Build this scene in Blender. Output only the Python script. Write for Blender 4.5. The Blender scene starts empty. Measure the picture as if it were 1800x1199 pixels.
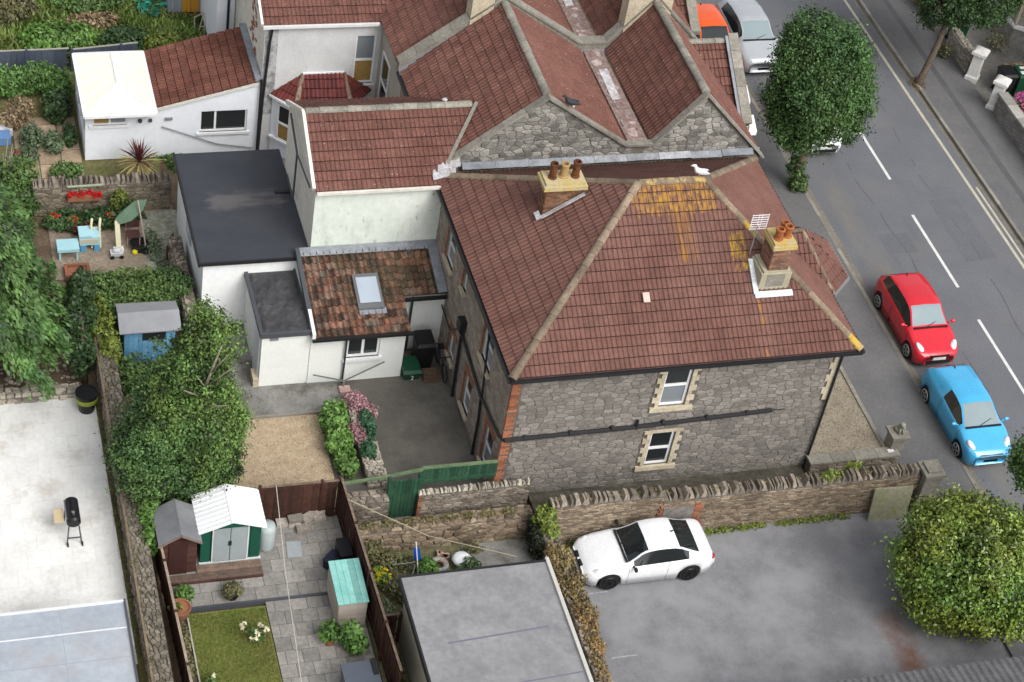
import bpy, math, random
import numpy as np
from mathutils import Vector, Matrix
random.seed(7)
rng = np.random.default_rng(7)
R = math.radians
S = bpy.context.scene
COL = S.collection

# ---------------------------------------------------------------- camera
cam = bpy.data.cameras.new('camera')
cam.lens = 69.2927
cam.sensor_width = 36
cam.clip_end = 500
co = bpy.data.objects.new('camera', cam)
COL.objects.link(co)
yaw, pit, rol = R(22.63346836), R(41.88069088), R(11.031088)
fw = Vector((math.sin(yaw) * math.cos(pit), math.cos(yaw) * math.cos(pit), -math.sin(pit)))
rt = Vector((math.cos(yaw), -math.sin(yaw), 0))
up = rt.cross(fw)
r2 = rt * math.cos(rol) + up * math.sin(rol)
u2 = -rt * math.sin(rol) + up * math.cos(rol)
mw = Matrix((r2, u2, -fw)).transposed().to_4x4()
mw.translation = (0, 0, 43)
co.matrix_world = mw
S.camera = co

# ---------------------------------------------------------------- sky, sun, exposure
SUN_EL, SUN_AZ = 48, 155          # azimuth clockwise from +Y
w = bpy.data.worlds.new('World')
S.world = w
w.use_nodes = True
nt = w.node_tree
nt.nodes.clear()
sky = nt.nodes.new('ShaderNodeTexSky')
sky.sky_type = 'NISHITA'
sky.sun_disc = False
sky.sun_elevation = R(SUN_EL)
sky.sun_rotation = R(SUN_AZ)
sky.dust_density = 4.0
hs = nt.nodes.new('ShaderNodeHueSaturation')
hs.inputs['Saturation'].default_value = 0.22
bg = nt.nodes.new('ShaderNodeBackground')
bg.inputs['Strength'].default_value = 0.15
wo = nt.nodes.new('ShaderNodeOutputWorld')
nt.links.new(sky.outputs[0], hs.inputs['Color'])
nt.links.new(hs.outputs[0], bg.inputs['Color'])
nt.links.new(bg.outputs[0], wo.inputs[0])
sl = bpy.data.lights.new('sun', 'SUN')
sl.energy = 1.15
sl.angle = R(40)
sl.color = (1, .97, .92)
so = bpy.data.objects.new('sun', sl)
COL.objects.link(so)
so.rotation_euler = Vector((-math.sin(R(SUN_AZ)) * math.cos(R(SUN_EL)), -math.cos(R(SUN_AZ)) * math.cos(R(SUN_EL)), -math.sin(R(SUN_EL)))).to_track_quat('-Z', 'Y').to_euler()
so.location = (10, 20, 60)
S.view_settings.view_transform = 'Standard'
S.view_settings.look = 'None'
S.view_settings.gamma = 1
S.view_settings.exposure = 0.52

# ---------------------------------------------------------------- materials
MATS = {}
def mat(name, c1, c2=None, rough=.85, scale=1.5, fine=14., fineamt=.25, tint=.45, bump=.25, bscale=30., metal=0., spec=.3, wet=None, contrast=(.35, .65), stretch=None, post=None, objco=False, coat=0.):
    if name in MATS: return MATS[name]
    m = bpy.data.materials.new(name); m.use_nodes = True
    t = m.node_tree; N = t.nodes; L = t.links
    b = N['Principled BSDF']
    b.inputs['Roughness'].default_value = rough
    b.inputs['Metallic'].default_value = metal
    b.inputs['Specular IOR Level'].default_value = spec
    if coat: b.inputs['Coat Weight'].default_value = coat
    if objco:
        P = N.new('ShaderNodeTexCoord').outputs['Object']
    else:
        P = N.new('ShaderNodeNewGeometry').outputs['Position']
    def noise(sc, det=5, src=None, rg=.6):
        n = N.new('ShaderNodeTexNoise'); n.inputs['Scale'].default_value = sc; n.inputs['Detail'].default_value = det
        n.inputs['Roughness'].default_value = rg
        L.new(src or P, n.inputs['Vector']); return n.outputs[0]
    def ramp(f, a, bb, c0=0., c1_=1.):
        r = N.new('ShaderNodeMapRange'); r.inputs[1].default_value = a; r.inputs[2].default_value = bb
        r.inputs[3].default_value = c0; r.inputs[4].default_value = c1_
        L.new(f, r.inputs[0]); return r.outputs[0]
    def mix(f, a, bb, mode='MIX'):
        x = N.new('ShaderNodeMix'); x.data_type = 'RGBA'; x.blend_type = mode
        if isinstance(f, (int, float)): x.inputs[0].default_value = f
        else: L.new(f, x.inputs[0])
        for i, v in ((6, a), (7, bb)):
            if isinstance(v, tuple): x.inputs[i].default_value = (*v, 1)
            else: L.new(v, x.inputs[i])
        return x.outputs[2]
    def scalev(sv):
        vm = N.new('ShaderNodeVectorMath'); vm.operation = 'MULTIPLY'; vm.inputs[1].default_value = sv; L.new(P, vm.inputs[0]); return vm.outputs[0]
    def mul(col, f):
        vm = N.new('ShaderNodeVectorMath'); vm.operation = 'SCALE'; L.new(col, vm.inputs[0]); L.new(f, vm.inputs['Scale']); return vm.outputs[0]
    src = scalev(stretch) if stretch else None
    col = mix(ramp(noise(scale, 6, src), *contrast), c1, c2 or tuple(x * .8 for x in c1))
    if fineamt: col = mul(col, ramp(noise(fine, 4), .25, .75, 1 - fineamt, 1 + fineamt))
    if tint:
        at = N.new('ShaderNodeAttribute'); at.attribute_name = 'tint'
        col = mul(col, ramp(at.outputs['Fac'], 0, 1, 1 - tint, 1 + tint))
    if post: col = post(dict(N=N, L=L, P=P, noise=noise, ramp=ramp, mix=mix, scalev=scalev, mul=mul), col)
    L.new(col, b.inputs['Base Color'])
    if bump:
        bp = N.new('ShaderNodeBump'); bp.inputs['Strength'].default_value = bump; bp.inputs['Distance'].default_value = .02
        L.new(noise(bscale, 4), bp.inputs['Height']); L.new(bp.outputs[0], b.inputs['Normal'])
    MATS[name] = m
    return m
def setpost(box, col, thr=.5, sc=(3, .7, 3), nsc=1.5, soft=.06, edge=.4, amax=.9):
    """wear of its own shape: colour col inside a world box (x0,x1,y0,y1) broken up by noise"""
    def f(c, base):
        N, L = c['N'], c['L']
        sp = N.new('ShaderNodeSeparateXYZ'); L.new(c['P'], sp.inputs[0])
        def win(o, a, b):
            lo = c['ramp'](sp.outputs[o], a, a + edge); hi = c['ramp'](sp.outputs[o], b - edge, b, 1, 0)
            m = N.new('ShaderNodeMath'); m.operation = 'MULTIPLY'; L.new(lo, m.inputs[0]); L.new(hi, m.inputs[1]); return m.outputs[0]
        m = N.new('ShaderNodeMath'); m.operation = 'MULTIPLY'; L.new(win(0, box[0], box[1]), m.inputs[0]); L.new(win(1, box[2], box[3]), m.inputs[1])
        n = c['noise'](nsc, 4, c['scalev'](sc), .7)
        a = N.new('ShaderNodeMath'); a.operation = 'MULTIPLY_ADD'; L.new(m.outputs[0], a.inputs[0]); a.inputs[1].default_value = .6; L.new(n, a.inputs[2])
        return c['mix'](c['ramp'](a.outputs[0], thr + .6, thr + .6 + soft * 2, 0, amax), base, col)
    return f
def chain(*fs):
    def f(c, base):
        for g in fs: base = g(c, base)
        return base
    return f
def plain(name, c, rough=.6, **k):
    k.setdefault('fineamt', .08); k.setdefault('bump', .05); k.setdefault('tint', .15); k.setdefault('scale', 1.0)
    return mat(name, c, tuple(x * .9 for x in c), rough, **k)

# ---------------------------------------------------------------- mesh building
W = {}            # object name -> world matrix used for parenting
class MB:
    def __init__(s): s.v = []; s.f = []; s.t = []; s.m = []
    def add(s, V, F, t=.5, m=0):
        n = len(s.v)
        s.v.extend([tuple(p) for p in V])
        for f in F: s.f.append(tuple(i + n for i in f)); s.t.append(t); s.m.append(m)
        return s
    def poly(s, pts, t=.5, m=0): return s.add(pts, [tuple(range(len(pts)))], t, m)
    def box(s, x0, x1, y0, y1, z0, z1, t=.5, m=0):
        return s.add([(x0,y0,z0),(x1,y0,z0),(x1,y1,z0),(x0,y1,z0),(x0,y0,z1),(x1,y0,z1),(x1,y1,z1),(x0,y1,z1)],
                     [(3,2,1,0),(4,5,6,7),(0,1,5,4),(1,2,6,5),(2,3,7,6),(3,0,4,7)], t, m)
    def obox(s, O, A, B, C, t=.5, m=0):
        """box from corner O spanned by vectors A, B, C"""
        O, A, B, C = map(Vector, (O, A, B, C))
        V = [O, O+A, O+A+B, O+B, O+C, O+A+C, O+A+B+C, O+B+C]
        F = [(3,2,1,0),(4,5,6,7),(0,1,5,4),(1,2,6,5),(2,3,7,6),(3,0,4,7)]
        if A.cross(B).dot(C) < 0: F = [tuple(reversed(f)) for f in F]
        return s.add(V, F, t, m)
    def bar(s, a, b, w, h=None, t=.5, upv=(0, 0, 1), m=0):
        a, b = Vector(a), Vector(b); h = h or w
        d = (b - a).normalized(); u = Vector(upv)
        if abs(d.dot(u)) > .99: u = Vector((1, 0, 0))
        sd = d.cross(u).normalized(); uu = sd.cross(d)
        return s.obox(a - sd*w/2 - uu*h/2, b - a, sd*w, uu*h, t, m)
    def tube(s, pts, r, n=8, t=.5, caps=True, m=0):
        pts = [Vector(p) for p in pts]; rs = r if isinstance(r, (list, tuple)) else [r]*len(pts)
        V = []; prev = None
        for i, p in enumerate(pts):
            d = (pts[min(i+1, len(pts)-1)] - pts[max(i-1, 0)]).normalized()
            u = prev if prev is not None else (Vector((0,0,1)) if abs(d.z) < .9 else Vector((1,0,0)))
            u = (u - d*u.dot(d)).normalized(); prev = u; sd = d.cross(u)
            for k in range(n):
                a = 2*math.pi*k/n; V.append(p + (u*math.cos(a) + sd*math.sin(a))*rs[i])
        F = []
        for i in range(len(pts)-1):
            for k in range(n):
                F.append((i*n+k, i*n+(k+1)%n, (i+1)*n+(k+1)%n, (i+1)*n+k))
        if caps: F.append(tuple(reversed(range(n)))); F.append(tuple((len(pts)-1)*n+k for k in range(n)))
        return s.add(V, F, t, m)
    def lathe(s, c, prof, n=16, t=.5, m=0, ax=(0, 0, 1)):
        """prof: list of (r, z) from bottom to top"""
        q = Vector((0,0,1)).rotation_difference(Vector(ax)); c = Vector(c); V = []
        for r, z in prof:
            for k in range(n):
                a = 2*math.pi*k/n; V.append(c + q @ Vector((r*math.cos(a), r*math.sin(a), z)))
        F = []
        for i in range(len(prof)-1):
            for k in range(n): F.append((i*n+k, i*n+(k+1)%n, (i+1)*n+(k+1)%n, (i+1)*n+k))
        F.append(tuple(reversed(range(n)))); F.append(tuple((len(prof)-1)*n+k for k in range(n)))
        return s.add(V, F, t, m)
    def ball(s, c, r, nu=10, nv=6, t=.5, m=0):
        r = r if isinstance(r, (tuple, list)) else (r, r, r); V = [(c[0], c[1], c[2]-r[2])]
        for i in range(1, nv):
            p = -math.pi/2 + math.pi*i/nv
            for k in range(nu):
                a = 2*math.pi*k/nu; V.append((c[0]+r[0]*math.cos(p)*math.cos(a), c[1]+r[1]*math.cos(p)*math.sin(a), c[2]+r[2]*math.sin(p)))
        V.append((c[0], c[1], c[2]+r[2])); F = []
        for k in range(nu): F.append((0, 1+(k+1)%nu, 1+k))
        for i in range(nv-2):
            for k in range(nu): F.append((1+i*nu+k, 1+i*nu+(k+1)%nu, 1+(i+1)*nu+(k+1)%nu, 1+(i+1)*nu+k))
        e = len(V)-1
        for k in range(nu): F.append((e, 1+(nv-2)*nu+k, 1+(nv-2)*nu+(k+1)%nu))
        return s.add(V, F, t, m)
    def mesh(s, name, mats, smooth=False):
        me = bpy.data.meshes.new(name)
        me.from_pydata([tuple(v) for v in s.v], [], s.f)
        a = me.attributes.new('tint', 'FLOAT', 'FACE'); a.data.foreach_set('value', np.array(s.t, dtype=np.float32))
        for m in (mats if isinstance(mats, (list, tuple)) else [mats]): me.materials.append(m)
        if any(s.m): me.polygons.foreach_set('material_index', np.array(s.m, dtype=np.int32))
        if smooth: me.polygons.foreach_set('use_smooth', np.ones(len(s.f), dtype=bool))
        return me
    def build(s, name, mats, parent=None, smooth=False, kind=None, label=None, local=False):
        o = bpy.data.objects.new(name, s.mesh(name, mats, smooth)); COL.objects.link(o)
        if parent is not None: setpar(o, parent, local)
        W[o.name] = Matrix.Identity(4)
        if kind: o['kind'] = kind
        if label: o['label'] = label
        return o
def setpar(o, p, local=False):
    o.parent = p
    o.matrix_parent_inverse = Matrix.Identity(4) if local else W.get(p.name, Matrix.Identity(4)).inverted()
def tag(o, label, cat, group=None):
    o['label'] = label; o['category'] = cat
    if group: o['group'] = group
    return o
def thing(name, label, cat, loc=(0, 0, 0), group=None, rz=0):
    o = bpy.data.objects.new(name, None); COL.objects.link(o); o.empty_display_size = .3
    o.location = loc; o.rotation_euler = (0, 0, rz)
    W[o.name] = Matrix.LocRotScale(Vector(loc), None, None) if not rz else Matrix.Translation(loc) @ Matrix.Rotation(rz, 4, 'Z')
    return tag(o, label, cat, group)
def struct(mb, name, m, **k):
    return mb.build(name, m, kind='structure', **k)
CAMP = Vector((0, 0, 43))
def emit(name, pieces, m, parent, limit=300, smooth=False):
    """pieces: list of (V, F, tint).  The nearest `limit` become parts, the rest one stuff part."""
    def key(p):
        V = p[0]; n = len(V); c = (sum(v[0] for v in V)/n, sum(v[1] for v in V)/n, sum(v[2] for v in V)/n)
        return (Vector(c)-CAMP).length
    pieces = sorted(pieces, key=key)
    for V, F, t in pieces[:limit]:
        MB().add(V, F, t).build(name, m, parent, smooth)
    if len(pieces) > limit:
        mb = MB()
        for V, F, t in pieces[limit:]: mb.add(V, F, t)
        mb.build(name + '_rest', m, parent, smooth, kind='stuff')

# ---- convex polygon helpers (2D)
def clip(poly, a, b, c):
    """keep a*x+b*y<=c"""
    out = []; n = len(poly)
    for i in range(n):
        p, q = poly[i], poly[(i+1) % n]
        dp, dq = a*p[0]+b*p[1]-c, a*q[0]+b*q[1]-c
        if dp <= 0: out.append(p)
        if (dp < 0 < dq) or (dq < 0 < dp):
            k = dp/(dp-dq); out.append((p[0]+k*(q[0]-p[0]), p[1]+k*(q[1]-p[1])))
    return out
def area(p): return .5*sum(p[i][0]*p[(i+1)%len(p)][1]-p[(i+1)%len(p)][0]*p[i][1] for i in range(len(p)))
def halfplanes(poly):
    """convex CCW polygon -> list of (a,b,c) with a*x+b*y<=c inside"""
    if area(poly) < 0: poly = poly[::-1]
    r = []
    for i in range(len(poly)):
        p, q = poly[i], poly[(i+1) % len(poly)]
        dx, dy = q[0]-p[0], q[1]-p[1]; l = math.hypot(dx, dy)
        if l < 1e-6: continue
        r.append((dy/l, -dx/l, (dy*p[0]-dx*p[1])/l))
    return r
def rubble_cells(w, h, sx, sy, jit=.33, holes=(), bounds=None, joint=.016, rs=1):
    """irregular stone outlines filling a w x h rectangle"""
    rr = random.Random(rs)
    nx, ny = int(w/sx)+3, int(h/sy)+3; seeds = {}
    k = sx/sy
    for j in range(-1, ny):
        off = rr.random()*sx
        for i in range(-1, nx):
            if rr.random() < .12: continue
            seeds[(i, j)] = ((i*sx+off+rr.uniform(-jit, jit)*sx), (j*sy+sy/2+rr.uniform(-jit, jit)*sy)*k)
    hb = halfplanes([(0,0),(w,0),(w,h),(0,h)])
    if bounds: hb = [halfplanes(b) for b in bounds]
    else: hb = [hb]
    out = []
    for (i, j), s in seeds.items():
        c = [(s[0]-3*sx, s[1]-3*sx), (s[0]+3*sx, s[1]-3*sx), (s[0]+3*sx, s[1]+3*sx), (s[0]-3*sx, s[1]+3*sx)]
        for di in range(-3, 4):
            for dj in range(-3, 4):
                if di == 0 and dj == 0: continue
                q = seeds.get((i+di, j+dj))
                if not q: continue
                a, b = q[0]-s[0], q[1]-s[1]
                c = clip(c, a, b, (q[0]**2+q[1]**2-s[0]**2-s[1]**2)/2)
                if len(c) < 3: break
            if len(c) < 3: break
        if len(c) < 3: continue
        c = [(x, y/k) for x, y in c]
        cx, cy = sum(p[0] for p in c)/len(c), sum(p[1] for p in c)/len(c)
        reg = min(hb, key=lambda H: max(a*cx+b*cy-d for a, b, d in H))
        for a, b, d in reg:
            c = clip(c, a, b, d)
            if len(c) < 3: break
        if len(c) < 3: continue
        bad = False
        for (x0, x1, y0, y1) in holes:
            if min(p[0] for p in c) >= x1 or max(p[0] for p in c) <= x0 or min(p[1] for p in c) >= y1 or max(p[1] for p in c) <= y0: continue
            cx, cy = sum(p[0] for p in c)/len(c), sum(p[1] for p in c)/len(c)
            o = [(x0-cx, 0), (cx-x1, 1), (y0-cy, 2), (cy-y1, 3)]; mx = max(o)
            if mx[0] < -.05: bad = True; break
            a, b, d = [(1,0,x0), (-1,0,-x1), (0,1,y0), (0,-1,-y1)][mx[1]]
            c = clip(c, a, b, d)
            if len(c) < 3: bad = True; break
        if bad or len(c) < 3: continue
        # joints
        g = c
        for a, b, d in halfplanes(c): g = clip(g, a, b, d-joint)
        if len(g) < 3 or area(g) < .0025: continue
        out.append(g)
    return out
def stone_piece(O, U, V, N, g, depth, tint, bev=.16):
    O, U, V, N = map(Vector, (O, U, V, N)); n = len(g)
    cx, cy = sum(p[0] for p in g)/n, sum(p[1] for p in g)/n
    tx, ty = random.uniform(-.06, .06), random.uniform(-.06, .06)
    base = [O+U*p[0]+V*p[1]-N*.004 for p in g]
    mid = [O+U*p[0]+V*p[1]+N*depth*.6 for p in g]
    top = []
    for p in g:
        x, y = p[0]+(cx-p[0])*bev, p[1]+(cy-p[1])*bev
        top.append(O+U*x+V*y+N*(depth*1.1+tx*(x-cx)+ty*(y-cy)))
    F = [tuple(range(2*n, 3*n))]
    for i in range(n):
        j = (i+1) % n
        F.append((i, j, n+j, n+i)); F.append((n+i, n+j, 2*n+j, 2*n+i))
    return ([tuple(v) for v in base+mid+top], F, tint)
def rubble_face(O, U, V, N, w, h, sx, sy, depth=.03, holes=(), bounds=None, rs=1, joint=.016, jit=.33):
    return [stone_piece(O, U, V, N, g, depth*random.uniform(.5, 1.5), random.random()) for g in rubble_cells(w, h, sx, sy, jit, holes, bounds, joint, rs)]
def panel(mb, O, U, V, N, w, h, holes=(), depth=.12, t=.5):
    """flat wall face with real rectangular openings and reveals"""
    O, U, V, N = map(Vector, (O, U, V, N))
    xs = sorted({0, w, *[a for q in holes for a in q[:2]]}); ys = sorted({0, h, *[a for q in holes for a in q[2:]]})
    P = lambda x, y, d=0: O+U*x+V*y-N*d
    for i in range(len(xs)-1):
        for j in range(len(ys)-1):
            cx, cy = (xs[i]+xs[i+1])/2, (ys[j]+ys[j+1])/2
            if any(a < cx < b and c < cy < d for a, b, c, d in holes): continue
            mb.poly([P(xs[i], ys[j]), P(xs[i+1], ys[j]), P(xs[i+1], ys[j+1]), P(xs[i], ys[j+1])], t)
    for a, b, c, d in holes:
        for p, q in (((a, c), (b, c)), ((b, c), (b, d)), ((b, d), (a, d)), ((a, d), (a, c))):
            mb.poly([P(*p), P(*q), P(*q, depth), P(*p, depth)], t)
        mb.poly([P(a, c, depth), P(b, c, depth), P(b, d, depth), P(a, d, depth)], t)
def window(parent, O, U, V, N, w, h, cols=1, rows=1, fr=.06, depth=.11, mframe=None, panes=None, sill=None, ratio=None, mat_sill=None, name='window'):
    """frame mesh is the part, each pane and the sill are its sub-parts"""
    O, U, V, N = map(Vector, (O, U, V, N)); mf = mframe or UPVC
    D = -N*(depth-.05)
    mb = MB(); f = N*-.045
    B = O+D
    mb.obox(B, U*w, V*fr, f); mb.obox(B+V*(h-fr), U*w, V*fr, f)
    mb.obox(B+V*fr, U*fr, V*(h-2*fr), f); mb.obox(B+U*(w-fr)+V*fr, U*fr, V*(h-2*fr), f)
    xs = [0]+([ratio] if ratio and cols == 2 else [(i+1)/cols for i in range(cols-1)])+[1]
    for x in xs[1:-1]: mb.obox(B+U*(x*w-fr*.6)+V*fr, U*fr*1.2, V*(h-2*fr), f*.9)
    for r in range(1, rows):
        y = h*r/rows*(.96 if rows == 2 else 1)
        for i in range(len(xs)-1): mb.obox(B+U*(xs[i]*w+fr*.7)+V*(y-fr*.6)+N*.006, U*((xs[i+1]-xs[i])*w-fr*1.4), V*fr*1.2, f*.8)
    wo_ = mb.build(name, mf, parent)
    k = 0
    for r in range(rows):
        for i in range(len(xs)-1):
            a, b = xs[i]*w+fr*.5, xs[i+1]*w-fr*.5; c, d = h*r/rows+fr*.5, h*(r+1)/rows-fr*.5
            g = B+U*a+V*c-N*.03
            pm = (panes or [GLASS])[k % len(panes or [GLASS])]; k += 1
            MB().obox(g, U*(b-a), V*(d-c), -N*.01, random.random()).build('pane', pm, wo_)
    if sill:
        MB().obox(O-U*sill[0]-V*sill[1]+N*-.05, U*(w+2*sill[0]), V*sill[1], N*(.05+sill[2])).build('sill', mat_sill or mf, wo_)
    return wo_

# ---------------------------------------------------------------- roof tiles
def tile_profile(w, kind):
    if kind == 'double_roman':
        xs = [0, .12, .26, .34, .42, .5, .62, .76, .84, .92, 1]; zs = [.002, 0, 0, .030, .034, .002, 0, 0, .030, .036, .004]
    else:   # pantile: one deep roll, one trough
        xs = [0, .14, .3, .48, .62, .74, .87, 1]; zs = [.02, -.01, -.02, .0, .045, .075, .06, .02]
    return [(x*w, z) for x, z in zip(xs, zs)]
def tile_geom(w, l, kind, th=.026, groove=.021):  # open groove bares dark underlay, drawing each course's shadow line
    pr = tile_profile(w, kind); n = len(pr)
    V = [(x, 0, z+th) for x, z in pr] + [(x, l-groove, z+.004) for x, z in pr] + [(x, 0, -.045) for x, z in pr]
    F = [(i, i+1, n+i+1, n+i) for i in range(n-1)] + [(2*n+i, 2*n+i+1, i+1, i) for i in range(n-1)]
    return V, F
def tiled_slope(parent, eave_a, eave_b, updir, poly, m, w=.3, gauge=.325, kind='double_roman', limit=0, tname='tile', shade=None, shared={}):
    """cover the planar convex polygon `poly` (3D points) with tiles. eave_a->eave_b is the eave (u), updir the slope direction (v)"""
    A = Vector(eave_a); U = (Vector(eave_b)-A).normalized(); Vv = Vector(updir); Vv = (Vv-U*Vv.dot(U)).normalized(); N = U.cross(Vv)
    if N.z < 0: raise ValueError('slope winding')
    P2 = [((Vector(p)-A).dot(U), (Vector(p)-A).dot(Vv)) for p in poly]
    H = halfplanes(P2)
    u0, u1 = min(p[0] for p in P2), max(p[0] for p in P2); v1 = max(p[1] for p in P2)
    M0 = Matrix((U, Vv, N)).transposed().to_4x4(); M0.translation = A
    V, F = tile_geom(w, gauge, kind)
    whole, part = [], []
    nr = int(math.ceil(v1/gauge)); nc = int(math.ceil((u1-u0)/w))
    for r in range(nr):
        for c in range(nc):
            x, y = u0+c*w, r*gauge
            cs = [(x, y), (x+w, y), (x+w, y+gauge), (x, y+gauge)]
            ins = [all(a*p[0]+b*p[1] <= d+.02 for a, b, d in H) for p in cs]
            g = cs
            for a, b, d in H:
                g = clip(g, a, b, d)
                if len(g) < 3: break
            if len(g) < 3 or area(g) < .002: continue
            t = random.random()
            if shade: t = min(1, max(0, shade(x+w/2, y, t)))
            jx = random.uniform(-.004, .004); jz = random.uniform(0, .006)
            if all(ins): whole.append((x+jx, y, jz, t))
            else: part.append((x, y, jz, t))
    # whole tiles: nearest first as parts
    def dist(q): return (M0 @ Vector((q[0], q[1], 0))-CAMP).length
    whole.sort(key=dist)
    for q in whole[:limit]:
        ti = int(q[3]*7.99); key = (w, gauge, kind, ti, m.name)
        if key not in shared: shared[key] = MB().add(V, F, (ti+.5)/8).mesh(tname, m)
        o = bpy.data.objects.new(tname, shared[key]); COL.objects.link(o); o.parent = parent
        o.matrix_parent_inverse = W.get(parent.name, Matrix.Identity(4)).inverted()
        o.matrix_basis = M0 @ Matrix.Translation((q[0], q[1], q[2]))
    mb = MB()
    def put(q, F2=None, V2=None):
        mb.add([M0 @ Vector((v[0]+q[0], v[1]+q[1], v[2]+q[2])) for v in (V2 or V)], F2 or F, q[3])
    for q in whole[limit:]: put(q)
    for q in part:
        V2, F2 = [], []
        for f in F:
            p = [V[i] for i in f]; pts = [(v[0]+q[0], v[1]+q[1], v[2]) for v in p]
            # clip in uv carrying w by linear interpolation
            poly3 = pts
            for a, b, d in H:
                out = []; n = len(poly3)
                for i in range(n):
                    s, e = poly3[i], poly3[(i+1) % n]; ds, de = a*s[0]+b*s[1]-d, a*e[0]+b*e[1]-d
                    if b < -.9: ds -= .05; de -= .05        # let the eave overhang
                    if ds <= 0: out.append(s)
                    if (ds < 0 < de) or (de < 0 < ds):
                        k = ds/(ds-de); out.append(tuple(s[j]+k*(e[j]-s[j]) for j in range(3)))
                poly3 = out
                if len(poly3) < 3: break
            if len(poly3) < 3: continue
            n0 = len(V2); V2 += [(v[0]-q[0], v[1]-q[1], v[2]) for v in poly3]; F2.append(tuple(range(n0, n0+len(poly3))))
        if F2: put(q, F2, V2)
    if mb.v: mb.build(tname+'_rest', m, parent, kind='stuff')
    return M0
def ridge_tiles(parent, a, b, m, r=.13, step=.45, name='ridge_tile', lift=.03):
    a, b = Vector(a), Vector(b); d = b-a; n = max(1, round(d.length/step)); d = d/n
    dn = d.normalized(); sd = dn.cross(Vector((0, 0, 1))).normalized(); u = sd.cross(dn)
    for i in range(n):
        V = []; F = []; k = 7; rr = r*random.uniform(.94, 1.06)
        for e, (q, rk) in enumerate(((a+d*i, rr), (a+d*(i+.985), rr*.93))):
            for j in range(k):
                an = math.pi*j/(k-1)
                V.append(q+sd*math.cos(an)*rk*1.05+u*(math.sin(an)*rk*.85-.05+lift+.005*(i % 2)))
        for j in range(k-1): F.append((j+1, j, k+j, k+j+1))
        F.append(tuple(range(k))); F.append(tuple(reversed(range(k, 2*k))))
        MB().add(V, F, random.random()).build(name, m, parent)

# ---------------------------------------------------------------- foliage
def leaf_cloud(lobes, n, size, seed, inner=.25, lump=.14, clump=0., per=55, ctint=.16):
    """lobes: list of (cx,cy,cz, rx,ry,rz). Returns MB of leaf-sized faces spread in lumpy shells"""
    g = np.random.default_rng(seed)
    vol = np.array([l[3]*l[4]+l[3]*l[5]+l[4]*l[5] for l in lobes]); pk = vol/vol.sum()
    li = g.choice(len(lobes), n, p=pk); Lb = np.array(lobes)[li]
    d = g.normal(size=(n, 3)); d /= np.linalg.norm(d, axis=1)[:, None]
    if clump:
        nc = max(4, n//per); ci = g.integers(0, nc, n); ci.sort(); first = np.searchsorted(ci, np.arange(nc)).clip(0, n-1)
        Lb = Lb[first][ci]; d = d[first][ci]
    ph = g.uniform(0, 6.28, (8, 1)); fr = g.normal(size=(8, 3))*4.2
    q = d + Lb[:, :3]*.7
    ln = sum(np.sin(q@fr[i]+ph[i]) for i in range(8))/3.0
    rad = 1 - np.abs(g.normal(size=n))*inner*.6
    rad = np.clip(rad, .25, 1.05)*(1+lump*ln)
    if clump:
        rad = rad[first][ci]; cr = g.uniform(.6, 1.4, nc)[ci]*clump
        off = g.normal(size=(n, 3))*.55; off *= cr[:, None]; off[:, 2] *= .8
        p = Lb[:, :3]+d*Lb[:, 3:]*rad[:, None]+off; d = d*.55+off/np.maximum(np.linalg.norm(off, axis=1), .02)[:, None]*.7
        d /= np.linalg.norm(d, axis=1)[:, None]; cl = g.normal(size=nc)[ci]*ctint
        ln = np.full(n, 2.)
    else:
        p = Lb[:, :3]+d*Lb[:, 3:]*rad[:, None]; cl = np.zeros(n)
    keep = (g.random(n) < .45+.6*np.clip(ln+.6, 0, 1)) & (p[:, 2] > .02)
    p, d, ln, cl = p[keep], d[keep], (ln[keep] if not clump else cl[keep]*0), cl[keep]; m = len(p)
    nn = d*1.0+g.normal(size=(m, 3))*.75+np.array([0, 0, .35]); nn /= np.linalg.norm(nn, axis=1)[:, None]
    a = np.cross(nn, g.normal(size=(m, 3))); a /= np.linalg.norm(a, axis=1)[:, None]
    b = np.cross(nn, a); s = (size*g.uniform(.6, 1.35, m))[:, None]
    V = np.stack([p-a*s, p-b*s*.55+nn*s*.12, p+a*s, p+b*s*.55+nn*s*.12], 1).reshape(-1, 3)
    F = np.arange(m*4).reshape(-1, 4)
    f2 = g.normal(size=(6, 3))*1.6; p2 = g.uniform(0, 6.28, 6)
    big = sum(np.sin(p@f2[i]+p2[i]) for i in range(6))/3
    t = np.clip(.5+.16*big+.12*ln+cl+g.normal(size=m)*.14, 0, 1)
    return V, F, t
def build_np(V, F, t, name, m, parent=None, kind=None, label=None):
    me = bpy.data.meshes.new(name); nv, nf, k = len(V), len(F), F.shape[1]
    me.vertices.add(nv); me.vertices.foreach_set('co', V.astype(np.float32).ravel())
    me.loops.add(nf*k); me.loops.foreach_set('vertex_index', F.astype(np.int32).ravel())
    me.polygons.add(nf); me.polygons.foreach_set('loop_start', (np.arange(nf)*k).astype(np.int32))
    try: me.polygons.foreach_set('loop_total', np.full(nf, k, dtype=np.int32))
    except Exception: pass
    me.update(calc_edges=True)
    a = me.attributes.new('tint', 'FLOAT', 'FACE'); a.data.foreach_set('value', t.astype(np.float32))
    me.materials.append(m)
    o = bpy.data.objects.new(name, me); COL.objects.link(o); W[o.name] = Matrix.Identity(4)
    if parent is not None: setpar(o, parent)
    if kind: o['kind'] = kind
    if label: o['label'] = label
    return o
def foliage(lobes, n, size, seed, m, name='crown', parent=None, kind=None, label=None, **k):
    return build_np(*leaf_cloud(lobes, n, size, seed, **k), name, m, parent, kind, label)
def leafmat(name, a=(.1,.1,.1), b=(.1,.1,.1), tint=.75, scale=.7):
    m = mat(name, a, b, rough=.55, scale=scale, fine=6, fineamt=.2, tint=tint, bump=0, spec=.35)
    return m
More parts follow.
